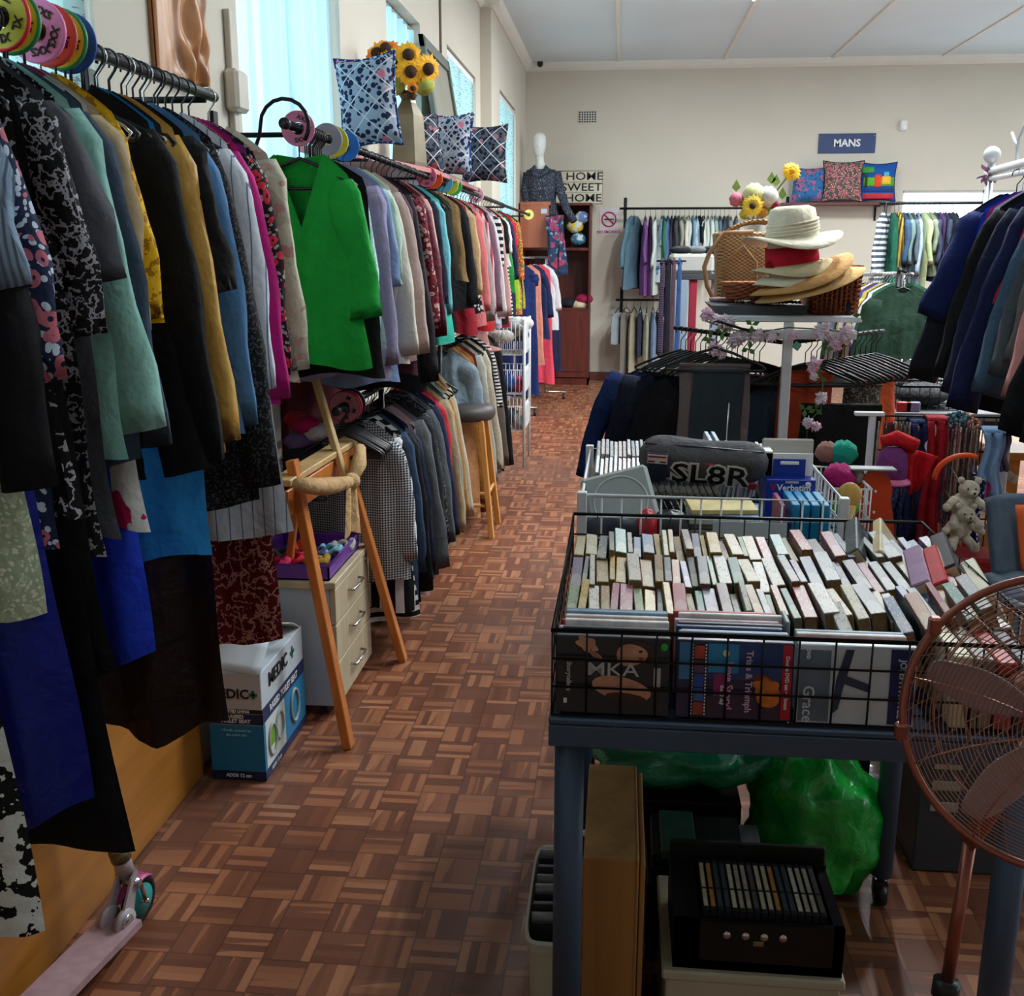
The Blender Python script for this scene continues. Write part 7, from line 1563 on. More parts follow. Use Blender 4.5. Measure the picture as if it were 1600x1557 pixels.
cb(c3_, -.17, .17, .17, .27, (90, 160, 50)); cb(c3_, -.05, .02, .16, .30, (220, 70, 40), lay=1); cb(c3_, .03, .13, .19, .28, (226, 180, 60), lay=1); cb(c3_, -.16, -.13, .16, .36, (50, 60, 30), lay=1); cb(c3_, -.19, -.06, .32, .39, (60, 140, 60), lay=2); cb(c3_, .05, .11, .28, .33, (80, 170, 200), lay=1); cb(c3_, -.17, .17, .03, .09, (190, 50, 60)); cb(c3_, -.17, .17, .11, .15, (30, 60, 120), lay=1)
# back right free rail
ra = P(1374, 319, Y=10.2); rb = P(1500, 321, Y=10.2); rz_ = ra.z
t = back_rail('black free-standing rail below the back window', ra.x, rb.x+.6, 10.2, rz_+.007, wall=False)
for x in (ra.x+.06, rb.x+.5): MB().tube([(x-.0, 10.2, rz_+.02), (x-.03, 10.2, 0)], .014, 8).build('upright', BLACKM, t)
br = [(1388, 440, C(60, 70, 84, pat='hstripe', c2=(196, 204, 206), sc=.9), 'grey and white striped shirt', .5), (1402, 450, C(24, 84, 66), 'bottle green shirt', 0), (1409, 455, C(60, 60, 50, pat='vstripe', c2=(206, 160, 60), sc=.5), 'dark top with yellow stripes', 0), (1417, 440, C(44, 66, 90), 'steel blue shirt', .4), (1425, 440, C(90, 110, 110), 'grey green shirt', .4), (1433, 455, C(70, 84, 90), 'slate shirt', .4), (1441, 460, C(136, 150, 170), 'pale blue grey shirt', .5), (1450, 465, C(150, 160, 120), 'pale olive shirt', .4), (1458, 430, C(110, 120, 100), 'sage green shirt', .3), (1466, 440, C(40, 50, 66), 'dark blue shirt', .4), (1474, 430, C(76, 50, 90), 'violet shirt', 0), (1484, 440, C(34, 44, 60), 'midnight shirt', .4), (1494, 440, C(30, 34, 44), 'coal black shirt', .4)]
for i, (px, hem, m, s_, sl) in enumerate(br):
    x = P(px, 380, Y=10.0).x; L = rz_-zfor(x, 10, hem); garment('shirt', mklabel(s_, br[i-1][3] if i else None, br[i+1][3] if i < 12 else None, 'the rail under the back window'), 'shirt', (x, 10.2, rz_), pi/2+R.uniform(-.12, .12)-(.5 if i == 0 else 0), m, L, sl, ws=.2, flare=.05, seed=90+i, ang=.2, low=True)
    hanger((x, 10.2, rz_), pi/2, 'plastic', 'the rail under the back window', 'hangers under the back window')
# slanted rail of packed shirts (y 425-490)
sa, sb_ = P(1325, 452, Y=8.2), P(1395, 440, Y=6.3); sz = 1.42
sa = Vector((P(1330, 440, Z=1.5).x, 0, 0)); 
ya, yb_ = 8.4, 6.5; xa_, xb_ = P(1338, 440, Y=ya).x, P(1412, 440, Y=yb_).x; za_ = P(1338, 432, Y=ya).z; zb2 = P(1412, 430, Y=yb_).z
t = thing('clothes_rail', 'chrome clothes rail of closely packed shirts running back towards the window', 'clothes rail', (xa_, ya, za_)); MB().cyl((xa_-.05, ya+.1, za_+.007), (xb_+.02, yb_-.1, zb2+.007), .012, 10).build('rail_tube', CHROME, t)
MB().cyl((xa_, ya, 0), (xa_, ya, za_), .012, 8).build('upright', CHROME, t); MB().cyl((xb_, yb_, 0), (xb_, yb_, zb2), .012, 8).build('upright', CHROME, t)
pk = [(C(60, 80, 120), 'blue'), (C(196, 196, 200), 'white'), (C(30, 36, 60), 'navy'), (C(150, 150, 150), 'grey'), (C(206, 206, 210), 'pale grey'), (C(90, 130, 120), 'teal'), (C(120, 130, 150), 'blue grey'), (C(40, 44, 50), 'charcoal'), (C(190, 160, 90), 'mustard'), (C(60, 90, 70), 'dark green'), (C(206, 200, 190), 'cream'), (C(130, 60, 60), 'brick red'), (C(50, 70, 130), 'royal blue'), (C(170, 180, 186), 'silver grey'), (C(190, 166, 70), 'yellow'), (C(60, 60, 66), 'dark grey'), (C(200, 200, 206), 'ivory'), (C(40, 80, 60), 'forest green')]
dirr = math.atan2(yb_-ya, xb_-xa_)-pi/2
for i, (m, nm) in enumerate(pk):
    f = i/(len(pk)-1); garment('shirt', mklabel(nm+' short shirt', pk[i-1][1] if i else None, pk[i+1][1] if i < 17 else None, 'the packed chrome rail'), 'shirt', (xa_+(xb_-xa_)*f, ya+(yb_-ya)*f, za_+(zb2-za_)*f), dirr+pi+R.uniform(-.2, .2)+.35, m, .62, .3, ws=.2, seed=7, ang=.3, low=True, share='packed', top=-.04)
    hanger((xa_+(xb_-xa_)*f, ya+(yb_-ya)*f, za_+(zb2-za_)*f), dirr+pi+.35, 'wire', 'the packed chrome rail', 'hangers on the packed rail')
# dark green crest shirt
p = P(1411, 452, Y=6.2); DGR = C(26, 50, 36)
g = garment('shirt', 'dark green shirt with round gold crest facing the camera', 'shirt', (p.x, 6.2, p.z+.09), -.05, DGR, .75, .5, ws=.17, flare=.05, seed=11, ang=.2, fat=1.2, th=.04)
MB().cyl((.04, -.085, -.24), (.04, -.068, -.24), .032, 24).build('gold_crest', plain((190, 130, 40), .4, .3, name='gold', var=.4, vs=120), g); MB().tube([(.04+.026*math.cos(q*pi/10), -.087, -.24+.026*math.sin(q*pi/10)) for q in range(20)], .003, 6, closed=True).build('crest_ring', plain((96, 60, 20), .5, name='gold_dark', var=0), g); MB().box((.01, -.087, -.285), (.07, -.07, -.278)).build('crest_scroll', plain((190, 130, 40), .4, .3, name='gold', var=.4, vs=120), g)
MB().box((-.012, -.06, -.125), (.02, -.055, -.165)).build('neck_label', WHITE, g)
hanger((p.x, 6.2, p.z+.09), 0, 'plastic', 'the dark green crest shirt', 'crest shirt hanger')
t2 = thing('display_rack', 'black round-based rack holding the dark green crest shirt', 'clothes rack', (p.x, 6.25, 0)); MB().cyl((p.x, 6.32, 0), (p.x, 6.32, p.z+.12), .014, 10).tube([(p.x, 6.32, p.z+.105), (p.x, 6.18, p.z+.097)], .01, 8).cyl((p.x, 6.32, 0), (p.x, 6.32, .02), .25, 24).build('stand', BLACKM, t2)
# counter with black baskets of trousers behind
q0 = P(1400, 640, Y=5.4); 
t = thing('counter', 'grey topped dark counter behind the jewellery stand', 'counter', (q0.x+.4, 5.6, 0)); cz_ = P(1440, 645, Y=5.3).z
MB().box((P(1395, 640, Y=5.3).x, 5.3, cz_-.04), (P(1600, 640, Y=5.3).x, 6.0, cz_), bev=.004).build('counter_top', plain((96, 98, 100), .5, name='grey_laminate', var=.05), t)
MB().box((P(1400, 640, Y=5.35).x, 5.34, 0), (P(1595, 640, Y=5.35).x, 5.96, cz_-.04)).build('counter_base', plain((26, 26, 30), .6, name='dark_base', var=.05), t)
for (xa, xb, yy, zz, lab) in ((1405, 1500, 5.36, .12, 'front black wire tray of dark clothes on the grey counter'), (1400, 1480, 5.66, .2, 'rear black wire tray standing higher on the grey counter')):
    X0, X1 = P(xa, 620, Y=yy).x, P(xb, 620, Y=yy).x; t = thing('wire_tray', lab, 'tray', (X0, yy, cz_)); mb = MB(); wire_basket(mb, X0, X1, yy, yy+.28, cz_+.005, cz_+zz, 6, 5, 2, .003, .006); mb.build('wire_mesh', CHROME if zz > .15 else BLACKM, t)
    tag(MB().ball(((X0+X1)/2, yy+.14, cz_+zz*.55), ((X1-X0)*.44, .12, zz*.5), 22, fn=lambda a, b: 1+.07*math.sin(a*7+b*9)).build('folded_clothes', C(46, 46, 48, pat='print', c2=(70, 70, 72), c3=(36, 36, 38))), 'dark grey folded clothes heaped in the '+lab.split(' of')[0].split(' standing')[0], 'clothes')
p = P(1418, 645, Y=5.2); 
for i, (xx, zz, c, lab) in enumerate(((1412, 612, (150, 30, 30), 'small red packet at the left front of the grey counter'), (1425, 622, (110, 100, 130), 'lilac patterned packet at the left front of the grey counter'))):
    p = P(xx, zz, Y=5.33); tag(MB().box((p.x-.03, 5.31, cz_), (p.x+.04, 5.34, cz_+.05), bev=.004).build('packet', plain(c, .4, name='packet', var=.2, vs=60)), lab, 'packet')
# white table with red leg, far left of rack
wt = P(1072, 428, Y=7.2); wz = wt.z
t = thing('folding_table', 'small white table with one red leg behind the black hangers', 'table', (P(1095, 430, Y=7.2).x, 7.3, 0)); X0, X1 = P(1055, 430, Y=7.2).x, P(1135, 430, Y=7.2).x
MB().box((X0, 7.2, wz-.04), (X1, 7.7, wz), bev=.004).build('table_top', plain((66, 68, 72), .5, name='dark_top', var=.03), t)
MB().box((X0, 7.2, 0), (X0+.09, 7.3, wz-.04), bev=.004).build('leg', plain((150, 166, 184), .5, name='leg_pale', var=.03), t); MB().box((X0+.10, 7.22, 0), (X0+.15, 7.27, wz-.04), bev=.004).build('leg', plain((150, 40, 60), .5, name='leg_red', var=.03), t); MB().box((X1-.06, 7.6, 0), (X1, 7.66, wz-.04), bev=.004).box((X0, 7.6, 0), (X0+.06, 7.66, wz-.04)).build('leg', plain((150, 166, 184), .5, name='leg_pale', var=.03), t)
tag(MB().box((X0-.03, 7.24, wz+.002), (X0+.26, 7.6, wz+.13), bev=.02).build('storage_box', plain((186, 186, 178), .6, name='box_white', var=.06)), 'cream lidded box on the small white table', 'box')
for k, (c, nm) in enumerate((((40, 42, 48), 'black'), ((110, 112, 112), 'grey'), ((26, 28, 34), 'ink black'))): tag(MB().ball((X0+.05+.1*k, 7.38, wz+.155), (.09, .07, .025), 14, fn=lambda a, b: 1+.08*math.sin(a*4)).build('folded_cloth', cloth(c, bs=.5)), '%s folded cloth on top of the cream lidded box' % nm, 'cloth')
for k, (c, nm) in enumerate((((206, 190, 180), 'cream'), ((196, 60, 60), 'red'), ((200, 196, 196), 'white'))): tag(MB().ball((X0+.30+.035*k, 7.3, wz+.03+.006*k), (.06, .05, .028), 14, fn=lambda a, b: 1+.1*math.sin(a*4)).build('cloth', cloth(c, bs=.5)), '%s crumpled cloth right of the cream lidded box' % nm, 'cloth')
for k, (c, nm) in enumerate((((50, 34, 60), 'purple striped'), ((30, 30, 44), 'navy'), ((90, 60, 66), 'maroon striped'), ((60, 90, 140), 'blue')  )):
    x = P(1035+9*k, 420, Y=7.0).x; z = P(1035, 405, Y=7.0).z; tag(MB().grid(lambda u, v: (x+.025*(u-.5)*(1+.4*v), 7.0+.004*math.sin(u*6), z-.02-.62*v), 4, 12).tube([(x-.01, 7.0, z-.03), (x, 7.01, z+.0), (x+.01, 7.02, z-.03)], .01, 6).build('necktie', C(*c, pat='hstripe' if 'striped' in nm else None, c2=(90, 80, 96), sc=3), thick=.004), '%s necktie hanging left of the small white table' % nm, 'necktie')
tr = thing('tie_rack', 'black tie rack left of the small white table', 'rack', (P(1048, 405, Y=7.0).x, 7.0, 0)); x = P(1048, 405, Y=7.0).x; z = P(1035, 405, Y=7.0).z
MB().cyl((x-.09, 7.01, z-.012), (x+.10, 7.01, z-.012), .006, 8).cyl((x, 7.03, 0), (x, 7.03, z), .01, 8).cyl((x, 7.03, 0), (x, 7.03, .02), .12, 20).build('stand', BLACKM, tr)
# ---------------- coat rack right ----------------
cx, cz = 1.50, 1.90; ce = P(1546, 282, X=cx); cz = ce.z; cy_end = ce.y
t = thing('coat_rack', 'white enamel coat rack with ball finials on the right', 'clothes rack', (cx, cy_end, 0))
MB().cyl((cx, 1.7, cz+.007), (cx, cy_end+.02, cz+.007), .0125, 12).build('rail_tube', WHITEM, t)
f = P(1552, 262, X=cx+.0); zt_ = P(1552, 268, Y=cy_end).z
MB().cyl((cx, 1.7, zt_+.05), (cx, cy_end, zt_), .016, 12).build('top_tube', WHITEM, t)
MB().cyl((cx, cy_end, .02), (cx, cy_end, zt_+.03), .016, 12).build('post', WHITEM, t); MB().cyl((cx, 1.75, .02), (cx, 1.75, zt_+.06), .016, 12).build('post', WHITEM, t)
MB().ball((cx, cy_end, zt_+.065), .034, 18).build('finial', WHITEM, t)
MB().box((cx-.3, cy_end-.02, 0), (cx+.3, cy_end+.02, .03), bev=.004).build('foot', WHITEM, t); MB().box((cx-.3, 1.73, 0), (cx+.3, 1.77, .03), bev=.004).build('foot', WHITEM, t)
hk = P(1590, 235, X=cx); MB().tube([(cx, hk.y, zt_+.02), (cx+.0, hk.y, zt_+.10), (cx, hk.y-.06, zt_+.16)], .006, 8).tube([(cx, hk.y, zt_+.06), (cx, hk.y+.08, zt_+.13)], .005, 8).build('coat_hook', WHITEM, t)
b_ = MB()
for k in range(18):
    d = Vector((R.gauss(0, 1), R.gauss(0, 1), R.gauss(0, 1))).normalized(); c = Vector((cx-.01, cy_end-.01, zt_-.01)); b_.add([c, c+d*.03+Vector((.012, 0, 0)), c+d*.05, c+d*.03-Vector((.012, 0, 0))], [[0, 1, 2, 3]], 0, False)
o = b_.build('flower', plain((160, 120, 150), .7, name='dull_pink', var=.3, vs=50), thick=.001); tag(o, 'faded lilac artificial flower tied to the end of the white coat rack', 'flower')
coats = [ # px of left edge at y 450, hem y, material, name, label
 (1447, 470, C(20, 34, 84), 'jacket', 'navy padded jacket', .42, 0), (1440, 560, C(22, 26, 38), 'coat', 'charcoal navy coat', .66, 0), (1458, 510, C(18, 50, 170), 'jacket', 'cobalt blue jacket', .0, 0), (1464, 480, C(120, 24, 90), 'blouse', 'magenta blouse', 0, 0), (1470, 540, C(190, 196, 220), 'coat', 'pale lilac white coat', 0, 0), (1476, 640, C(12, 12, 18), 'coat', 'black long coat', .62, 0),
 (1496, 590, C(18, 24, 52), 'coat', 'midnight blue coat', .66, 0), (1512, 600, C(16, 24, 62), 'coat', 'navy wool coat', .7, 0), (1522, 480, C(130, 20, 44), 'jacket', 'burgundy jacket', 0, 0), (1540, 562, C(62, 84, 104), 'coat', 'steel blue coat', .62, 0), (1556, 545, C(66, 72, 76), 'jacket', 'grey tweed jacket', .55, 0), (1574, 530, C(92, 86, 84), 'jacket', 'taupe boucle jacket', .5, 0), (1584, 605, C(190, 130, 126), 'coat', 'dusty pink teddy coat', .6, 0), (1606, 720, C(12, 12, 14), 'coat', 'jet black long coat', .7, 0), (1640, 700, C(30, 30, 36), 'coat', 'dark charcoal coat', .7, 0)]
for i, (px, hem, m, k, s_, sl, _) in enumerate(coats):
    y = P(px, 450, X=cx-.32).y; L = cz-zfor(cx-.22, y, hem)
    garment(k, mklabel(s_, coats[i-1][4] if i else None, coats[i+1][4] if i < 14 else None, 'the white coat rack'), k, (cx, y, cz), R.uniform(-.06, .06), m, L, sl*1.0, ws=.165, flare=.09, th=.035, seed=120+i, ang=.36 if i == 0 else .24, fat=1.25, r1=.045)
    hanger((cx, y, cz), 0, 'plastic' if i % 3 else 'white', 'the white coat rack', 'hangers on the coat rack')
# shoe rack dark behind the coats and wooden bench
p0 = P(1568, 690, Y=4.3); t = thing('bench', 'orange varnished low wooden bench below the black coats', 'bench', (p0.x+.35, 4.3, 0)); bz_ = p0.z
MB().box((p0.x-.1, 4.05, bz_-.03), (p0.x+.8, 4.6, bz_), bev=.005).build('bench_top', VARN, t)
for x in (p0.x-.05, p0.x+.7):
    for y in (4.1, 4.5): MB().box((x, y, 0), (x+.05, y+.05, bz_-.03), bev=.003).build('leg', VARN, t)
# ---------------- jewellery stand ----------------
ja, jb = P(1366, 650, Y=3.3), P(1565, 668, Y=3.3); jx0, jx1, jy = ja.x, jb.x+.02, 3.3; jz = ja.z; jz0 = P(1500, 862, Y=3.3).z
t = thing('jewellery_stand', 'chrome and white wire grid stand hung with necklaces and scarves', 'stand', ((jx0+jx1)/2, jy, 0)); mb = MB()
for k in range(5): z = jz-(jz-jz0)*k/4; mb.cyl((jx0, jy, z), (jx1, jy, z), .003, 6)
for k in range(12): x = jx0+(jx1-jx0)*k/11; mb.cyl((x, jy+.004, jz0), (x, jy+.004, jz), .002, 5)
mb.build('wire_grid', BLACKM, t)
MB().box((jx0-.015, jy-.01, .02), (jx0+.005, jy+.01, jz+.01), bev=.003).box((jx0-.06, jy-.012, jz+.0), (jx0+.03, jy+.012, jz+.012), bev=.002).build('upright', WHITEM, t); MB().box((jx1-.01, jy-.01, .02), (jx1+.01, jy+.01, jz), bev=.003).build('upright', WHITEM, t)
for x in (jx0, jx1): MB().box((x-.015, jy-.2, 0), (x+.015, jy+.2, .02), bev=.003).build('foot', WHITEM, t)
def scarf(px, w, ztop, zbot, m, label, y=jy-.02, name='scarf', wave=6, cat='scarf', side=0):
    x = P(px, 700, Y=jy).x
    mb = MB()
    def g(u, v):
        z = ztop-(ztop-zbot)*v; return (x+w*(u-.5)*(1-.12*math.sin(v*5))+side*v+.006*math.sin(v*8), y-.012*math.sin(u*wave*2)-.012, z)
    mb.grid(g, 12, 14); mb.grid(lambda u, v: (x+w*(u-.5), y-.012+.06*math.sin(v*pi/2)*1.0-.0, ztop+.012*math.sin(v*pi)), 12, 6)
    o = mb.build(name, m, thick=.006); tag(o, label, cat); return o
zz = lambda y: P(1450, y, Y=jy).z
scarf(1435, .075, zz(660), zz(842), C(28, 38, 78), 'navy scarf on the jewellery stand right of the purple hat')
scarf(1448, .022, zz(660), zz(715), C(206, 204, 204), 'narrow white scarf next to the navy scarf on the jewellery stand')
scarf(1455, .06, zz(655), zz(880), C(150, 18, 34, bs=.9), 'long crimson red scarf on the jewellery stand', y=jy-.035)
scarf(1408, .05, zz(745), zz(835), C(30, 44, 80, pat='speckle', c2=(60, 80, 130)), 'dark blue speckled scarf under the purple hat')
scarf(1541, .065, zz(670), zz(768), C(126, 158, 196), 'pale baby blue scarf over the right corner of the jewellery stand', y=jy-.05)
scarf(1562, .028, zz(674), zz(730), C(96, 84, 110), 'muted purple and cream strap right of the baby blue scarf', y=jy-.03)
scarf(1524, .03, zz(740), zz(862), C(24, 34, 84, pat='floral', c2=(24, 34, 84), c3=(214, 214, 220), sc=2.4), 'navy ribbon with white polka dots on the jewellery stand', y=jy-.06)
scarf(1516, .02, zz(790), zz(868), C(170, 30, 60), 'narrow red and navy ribbon beside the polka dot ribbon', y=jy-.055)
scarf(1537, .035, zz(745), zz(785), C(170, 30, 90), 'magenta cloth below the baby blue scarf', y=jy-.04)
# necklaces
ncol = [((150, 144, 140), 'silver'), ((90, 70, 60), 'bronze'), ((60, 56, 60), 'dark metal'), ((150, 40, 70), 'crimson'), ((176, 160, 140), 'pearl'), ((120, 90, 70), 'copper'), ((60, 100, 120), 'teal'), ((140, 110, 120), 'rose')]
for k in range(34):
    c, nm = ncol[k % 8]; x = jx0+.02+(.115*(k/10) if k < 10 else 0); 
    if k >= 10: x = P(1468+2.1*(k-10), 700, Y=jy).x
    z1 = jz-.02-.0*k; L = R.uniform(.24, .40) if k >= 10 else R.uniform(.10, .3); w_ = R.uniform(.006, .012); n = 34
    pts = [(x-w_+.0*q, jy-.028-.004*(k % 3), jz-.012-L*q/(n/2)) for q in range(n//2)]+[(x+w_, jy-.028-.004*(k % 3), jz-.012-L*(1-q/(n/2))) for q in range(n//2)]
    m = MB().tube(pts, [R.uniform(.0022, .0055) for _ in pts], 5, closed=False)
    tag(m.build('necklace', plain(c, .25, .5, name='beads', var=.4, vs=150)), '%s beaded necklace hanging on the %s part of the jewellery stand' % (nm, 'left' if k < 10 else 'middle'), 'necklace', '%s necklaces, %s part' % (nm, 'left' if k < 10 else 'middle'))
for k, (px, py, r, c, nm) in enumerate(((1492, 655, .016, (40, 70, 90), 'dark teal'), (1500, 652, .014, (60, 110, 120), 'teal'), (1484, 660, .012, (190, 190, 180), 'white'), (1506, 660, .013, (50, 80, 110), 'blue'), (1498, 664, .01, (196, 190, 180), 'ivory'), (1512, 655, .012, (170, 110, 90), 'copper'), (1520, 662, .014, (176, 110, 90), 'peach'))):
    p = P(px, py, Y=jy-.02); m = MB()
    for q in range(8): a = q*pi/4; m.ball((p.x+r*1.3*math.cos(a), p.y+.012*math.sin(a), p.z+r*.8*math.sin(a)), r*.55, 8)
    tag(m.build('bracelet', plain(c, .3, name='bead_'+nm, var=.1)), '%s bead bracelet on top of the jewellery stand' % nm, 'bracelet')
# purple knitted hat with red scarf on a head form
p = P(1394, 727, Y=3.10)
t = thing('knitted_hat', 'purple ribbed knitted hat with pink brim on the left of the jewellery stand', 'hat', p)
MB().lathe([(.001, .055), (.022, .052), (.038, .036), (.043, .0), (.043, -.036), (.039, -.040)], 28, c=p, fn=lambda a, r, z: 1+.02*math.sin(a*22)).build('hat_crown', C(110, 50, 110, bs=.8), t)
MB().lathe([(.039, -.036), (.055, -.046), (.058, -.052), (.04, -.048)], 28, c=p, fn=lambda a, r, z: 1+.04*math.sin(a*3)).build('hat_brim', C(206, 110, 150), t)
MB().cyl((p.x, p.y, .02), (p.x, p.y, p.z-.03), .008, 8).cyl((p.x, p.y, .0), (p.x, p.y, .02), .1, 20).build('stand', CHROME, t)
RS = C(190, 20, 30, bs=1.0); mb = MB(); q = [P(x, y, Y=3.12) for x, y in ((1388, 686), (1425, 692), (1450, 715), (1448, 742), (1425, 758), (1412, 735), (1405, 700))]
mb.tube([P(1378, 690, Y=3.11), P(1400, 684, Y=3.10), P(1430, 698, Y=3.10)], [.012, .018, .02], 8)
c_ = P(1426, 728, Y=3.13)
mb.grid(lambda u, v: (c_.x+(-.035+.075*u)*(1.0-.35*v)+.03*(1-v)*(u-.3), c_.y-.02*math.sin(u*8)-.01, c_.z+.055-.02*u-(.05+.085*math.sin(pi*min(1, u*.9+.05)))*v), 12, 9)
tag(mb.build('scarf', RS, thick=.008), 'bright red fluffy triangular scarf draped beside the purple knitted hat', 'scarf')
# soft toys and basket
TOY = C(196, 184, 164, bs=.9)
def plush(px, py, Y, s_, label):
    p = P(px, py, Y=Y); t = thing('soft_toy', label, 'soft toy', p); b = MB()
    b.ball(p, (.036*s_, .03*s_, .042*s_), 16).ball((p.x+.008, p.y-.012, p.z+.052*s_), (.030*s_, .028*s_, .027*s_), 16).ball((p.x+.012, p.y-.038*s_, p.z+.045*s_), (.014*s_, .014*s_, .011*s_), 10)
    for sx in (-1, 1):
        b.ball((p.x+.008+sx*.024*s_, p.y-.01, p.z+.078*s_), .011*s_, 10); b.tube([(p.x+sx*.028*s_, p.y-.01, p.z+.02*s_), (p.x+sx*.055*s_, p.y-.03, p.z+.0*s_)], [.014*s_, .012*s_], 10).ball((p.x+sx*.056*s_, p.y-.031, p.z), .013*s_, 10)
        b.tube([(p.x+sx*.018*s_, p.y-.01, p.z-.03*s_), (p.x+sx*.035*s_, p.y-.04, p.z-.05*s_)], [.016*s_, .015*s_], 10).ball((p.x+sx*.036*s_, p.y-.042, p.z-.052*s_), .017*s_, 10)
    b.build('body', TOY, t); e = MB()
    for sx in (-1, 1): e.ball((p.x+.008+sx*.011*s_, p.y-.038*s_, p.z+.058*s_), .003*s_, 8)
    e.ball((p.x+.012, p.y-.052*s_, p.z+.048*s_), .004*s_, 8); e.build('eyes_and_nose', INK, t)
    MB().tube([(p.x, p.y, p.z+.05*s_), (p.x, jy-.01, p.z+.09*s_)], .0015, 5).build('hanging_loop', TOY, t)
plush(1505, 790, 3.12, 1.0, 'cream plush bear hanging on the right part of the jewellery stand'); plush(1545, 745, 3.37, 1.15, 'larger cream plush toy hanging behind the baby blue scarf'); plush(1500, 826, 3.1, .9, 'small cream plush toy under the cream bear')
p = P(1507, 735, Y=3.15); tag(MB().tube([(p.x+.085*math.cos(a)-.0, p.y, p.z-.03+.075*math.sin(a)) for a in [pi*(1-.62*k/12) for k in range(13)]], .008, 10).build('headband', plain((226, 84, 30), .5, name='orange_band', var=.05)), 'orange padded headband on the jewellery stand above the cream bear', 'headband')
t = thing('wicker_basket', 'wide tan cardboard carton of toys under the soft toys', 'box', P(1545, 850, Y=3.35)); p = P(1555, 800, Y=3.5); MB().box((p.x-.17, 3.42, .0), (p.x+.14, 3.72, p.z-.02), bev=.003).build('carton', plain((170, 124, 90), .7, name='brown_card', var=.06), t); t.name = 'cardboard_box'
tag(MB().ball((p.x-.13, 3.40, p.z-.12), (.05, .03, .06), 14, fn=lambda a, b: 1+.1*math.sin(a*5)).build('pouch', C(180, 150, 120)), 'beige drawstring pouch left of the carton of toys', 'pouch')
p = P(1515, 872, Y=3.1); tag(MB().box((p.x-.07, 3.05, 0), (p.x+.08, 3.2, p.z+.01), bev=.01).build('storage_box', plain((170, 30, 34), .5, name='red_box', var=.05)), 'red box under the polka dot ribbon at the foot of the jewellery stand', 'box')
# baby carrier seat
GB = C(84, 98, 112); p = P(1597, 865, Y=2.9); t = thing('baby_seat', 'blue-grey and orange baby seat with tubular frame at the right edge', 'baby seat', (p.x, 2.9, 0))
mb = MB(); mb.grid(lambda u, v: (p.x-.075+.16*u, 2.86+.12*v+.03*math.sin(u*pi), p.z-.06+.20*v), 12, 12); mb.build('backrest', GB, t, thick=.035)
MB().grid(lambda u, v: (p.x-.02+.035*u, 2.84+.09*v, p.z-.03+.16*v), 4, 6).build('orange_stripe', C(206, 90, 40), t, thick=.008)
MB().grid(lambda u, v: (p.x-.10+.20*u, 2.66+.22*v, p.z-.07+.015*math.sin(u*pi)), 10, 8).build('seat_pad', GB, t, thick=.03)
mb = MB(); mb.tube([(p.x-.13, 2.62, p.z-.05), (p.x+.0, 2.55, p.z-.09), (p.x+.16, 2.55, p.z-.08)], .014, 10).tube([(p.x-.12, 2.9, p.z-.08), (p.x-.13, 2.62, p.z-.05)], .014, 10).tube([(p.x-.1, 2.62, p.z-.06), (p.x-.05, 2.75, 0)], .011, 8).tube([(p.x+.12, 2.6, p.z-.08), (p.x+.1, 2.75, 0)], .011, 8).tube([(p.x-.1, 2.98, p.z-.08), (p.x-.12, 3.0, 0)], .011, 8)
mb.build('frame', plain((110, 120, 130), .35, .3, name='grey_tube', var=.03), t); MB().cyl((p.x-.02, 2.552, p.z-.088), (p.x+.02, 2.55, p.z-.088), .018, 12).build('end_grip', BLACKP, t)
mb = MB(); mb.tube([(p.x+.04, 2.88, p.z+.0), (p.x+.05, 2.86, p.z+.18), (p.x+.055, 2.9, p.z+.20)], .016, 10); mb.build('side_bar', plain((130, 146, 150), .4, name='side_grey', var=.03), t)
# ---------------- pedestal fan ----------------
COP = plain((150, 92, 78), .32, .75, name='copper_metal', var=.06); CW_ = plain((170, 128, 112), .3, .8, name='copper_wire', var=.1)
fc = P(1661, 1135, Y=1.30); fr = .193; ft_ = thing('pedestal_fan', 'copper pedestal fan in the right foreground with round wire cage', 'fan', (.44, 1.22, 0))
ax = (Vector((0, 0, CAMH))-fc); ax = Vector((-.30, -1, .16)).normalized()   # facing direction
ux = Vector((0, 0, 1)).cross(ax).normalized(); uz = ax.cross(ux)
def fp(a, r, d): return fc+(ux*math.cos(a)+uz*math.sin(a))*r+ax*d
def dome(rr2, depth): return depth*(1-(rr2/fr)**2.2)
def cage(sgn, depth, mat, nm):
    mb = MB(); n = 30
    for k in range(n):
        r = .035+(fr-.037)*k/(n-1); mb.tube([fp(2*pi*q/56, r, sgn*dome(r, depth)) for q in range(56)], .0008, 4, closed=True)
    for k in range(10): 
        a = 2*pi*k/10+.2; mb.tube([fp(a+.25*(j/8), .03+(fr-.03)*j/8, sgn*(dome(.03+(fr-.03)*j/8, depth)-.002)) for j in range(9)], .0016, 5)
    o = mb.build(nm, mat, ft_); return o
cage(1, .055, CW_, 'front_guard'); 
mb = MB()
for k in range(30):
    a = 2*pi*k/30; mb.tube([fp(a+.5*(j/8), .04+(fr-.04)*j/8, -dome(.04+(fr-.04)*j/8, .075)) for j in range(9)], .0007, 4)
for r in (.07, .115, .155): mb.tube([fp(2*pi*q/56, r, -dome(r, .075)) for q in range(56)], .0015, 4, closed=True)
mb.build('rear_guard', CW_, ft_)
MB().tube([fp(2*pi*q/72, fr, 0) for q in range(72)], .0055, 8, closed=True).build('guard_rim', COP, ft_)
for a in (2.55, 3.35): MB().box((-.008, -.008, -.012), (.008, .008, .012), M=Matrix.Translation(fp(a, fr+.003, 0)), bev=.003).build('rim_clip', COP, ft_)
BLM = plain((168, 150, 158), .35, name='blade_mauve', var=.04)
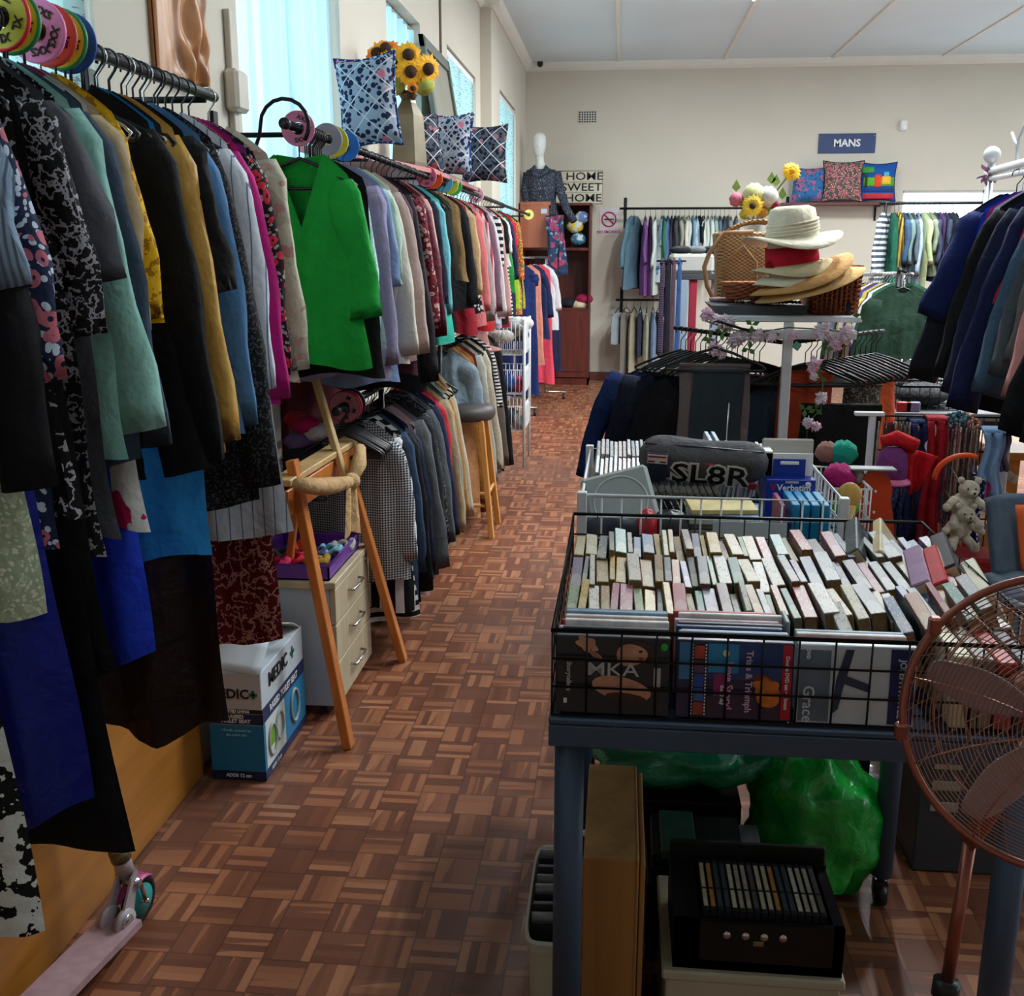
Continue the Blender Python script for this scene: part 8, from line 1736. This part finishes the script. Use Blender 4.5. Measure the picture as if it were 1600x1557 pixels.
for k in range(5):
    a0 = 2.86+2*pi*k/5
    MB().grid(lambda u, v: fp(a0+(-.34+.68*v)*(.5+.5*math.sin(pi*min(1, .25+u*.75))), .03+u*.142*(1-.18*(2*v-1)**4), .022*(1-2*v)*(.6+.4*u)-.008), 14, 12).build('blade', BLM, ft_, thick=.002)
MB().cyl(fp(0, 0, -.03), fp(0, 0, .02), .032, 24).build('hub', COP, ft_); MB().cyl(fp(0, 0, dome(0, .055)-.004), fp(0, 0, dome(0, .055)+.003), .034, 24).build('guard_badge', COP, ft_)
mb = MB(); mb.tube([fp(0, 0, -.075), fp(0, 0, -.10), fp(0, 0, -.17), fp(0, 0, -.19)], [.05, .055, .05, .03], 20); mb.build('motor_housing', COP, ft_)
pt_ = P(1512, 1338, Y=1.36); pb_ = P(1478, 1545, Y=1.33); pd = (pb_-pt_).normalized()
base_ = pt_+pd*((pt_.z-.03)/-pd.z)
mc = fc-ax*.12; MB().tube([pt_+Vector((0, 0, .02)), pt_+Vector((.03, .01, .08)), mc+Vector((0, 0, -.03))], [.013, .016, .02], 12).build('neck', COP, ft_)
MB().cyl(pt_-pd*.03, pb_, .0088, 16).build('inner_pole', COP, ft_); MB().cyl(pb_+pd*.0, base_, .0135, 16).build('outer_pole', COP, ft_)
MB().cyl(pb_-pd*.012, pb_+pd*.012, .0185, 20).build('collar', BLACKP, ft_)
MB().lathe([(0, .03), (.03, .03), (.14, .016), (.16, .0), (0, 0)], 36, c=(base_.x, base_.y, 0)).build('base', COP, ft_)
# things seen through and beside the fan
o = bagf((.98, 2.0, .22), (.10, .12, .21), seed=5, amp=.1).build('feather_duster', C(120, 136, 116, bs=1.0)); tag(o, 'grey-green fluffy rug roll standing at the far right behind the blue leg', 'rug')
o.name = 'rug'
t = thing('storage_crate', 'dark grey slotted plastic crate on the floor behind the fan', 'crate', (.95, 2.6, 0))
MB().box((.80, 2.55, .001), (1.15, 2.85, .5), bev=.005).build('crate_body', plain((60, 62, 70), .5, name='crate_grey', var=.05), t)
mb = MB()
for k in range(3): mb.box((.83, 2.546, .3-.06*k), (.90, 2.552, .325-.06*k))
mb.build('labels', plain((160, 150, 140), .6, name='label_grey', var=.1), t)
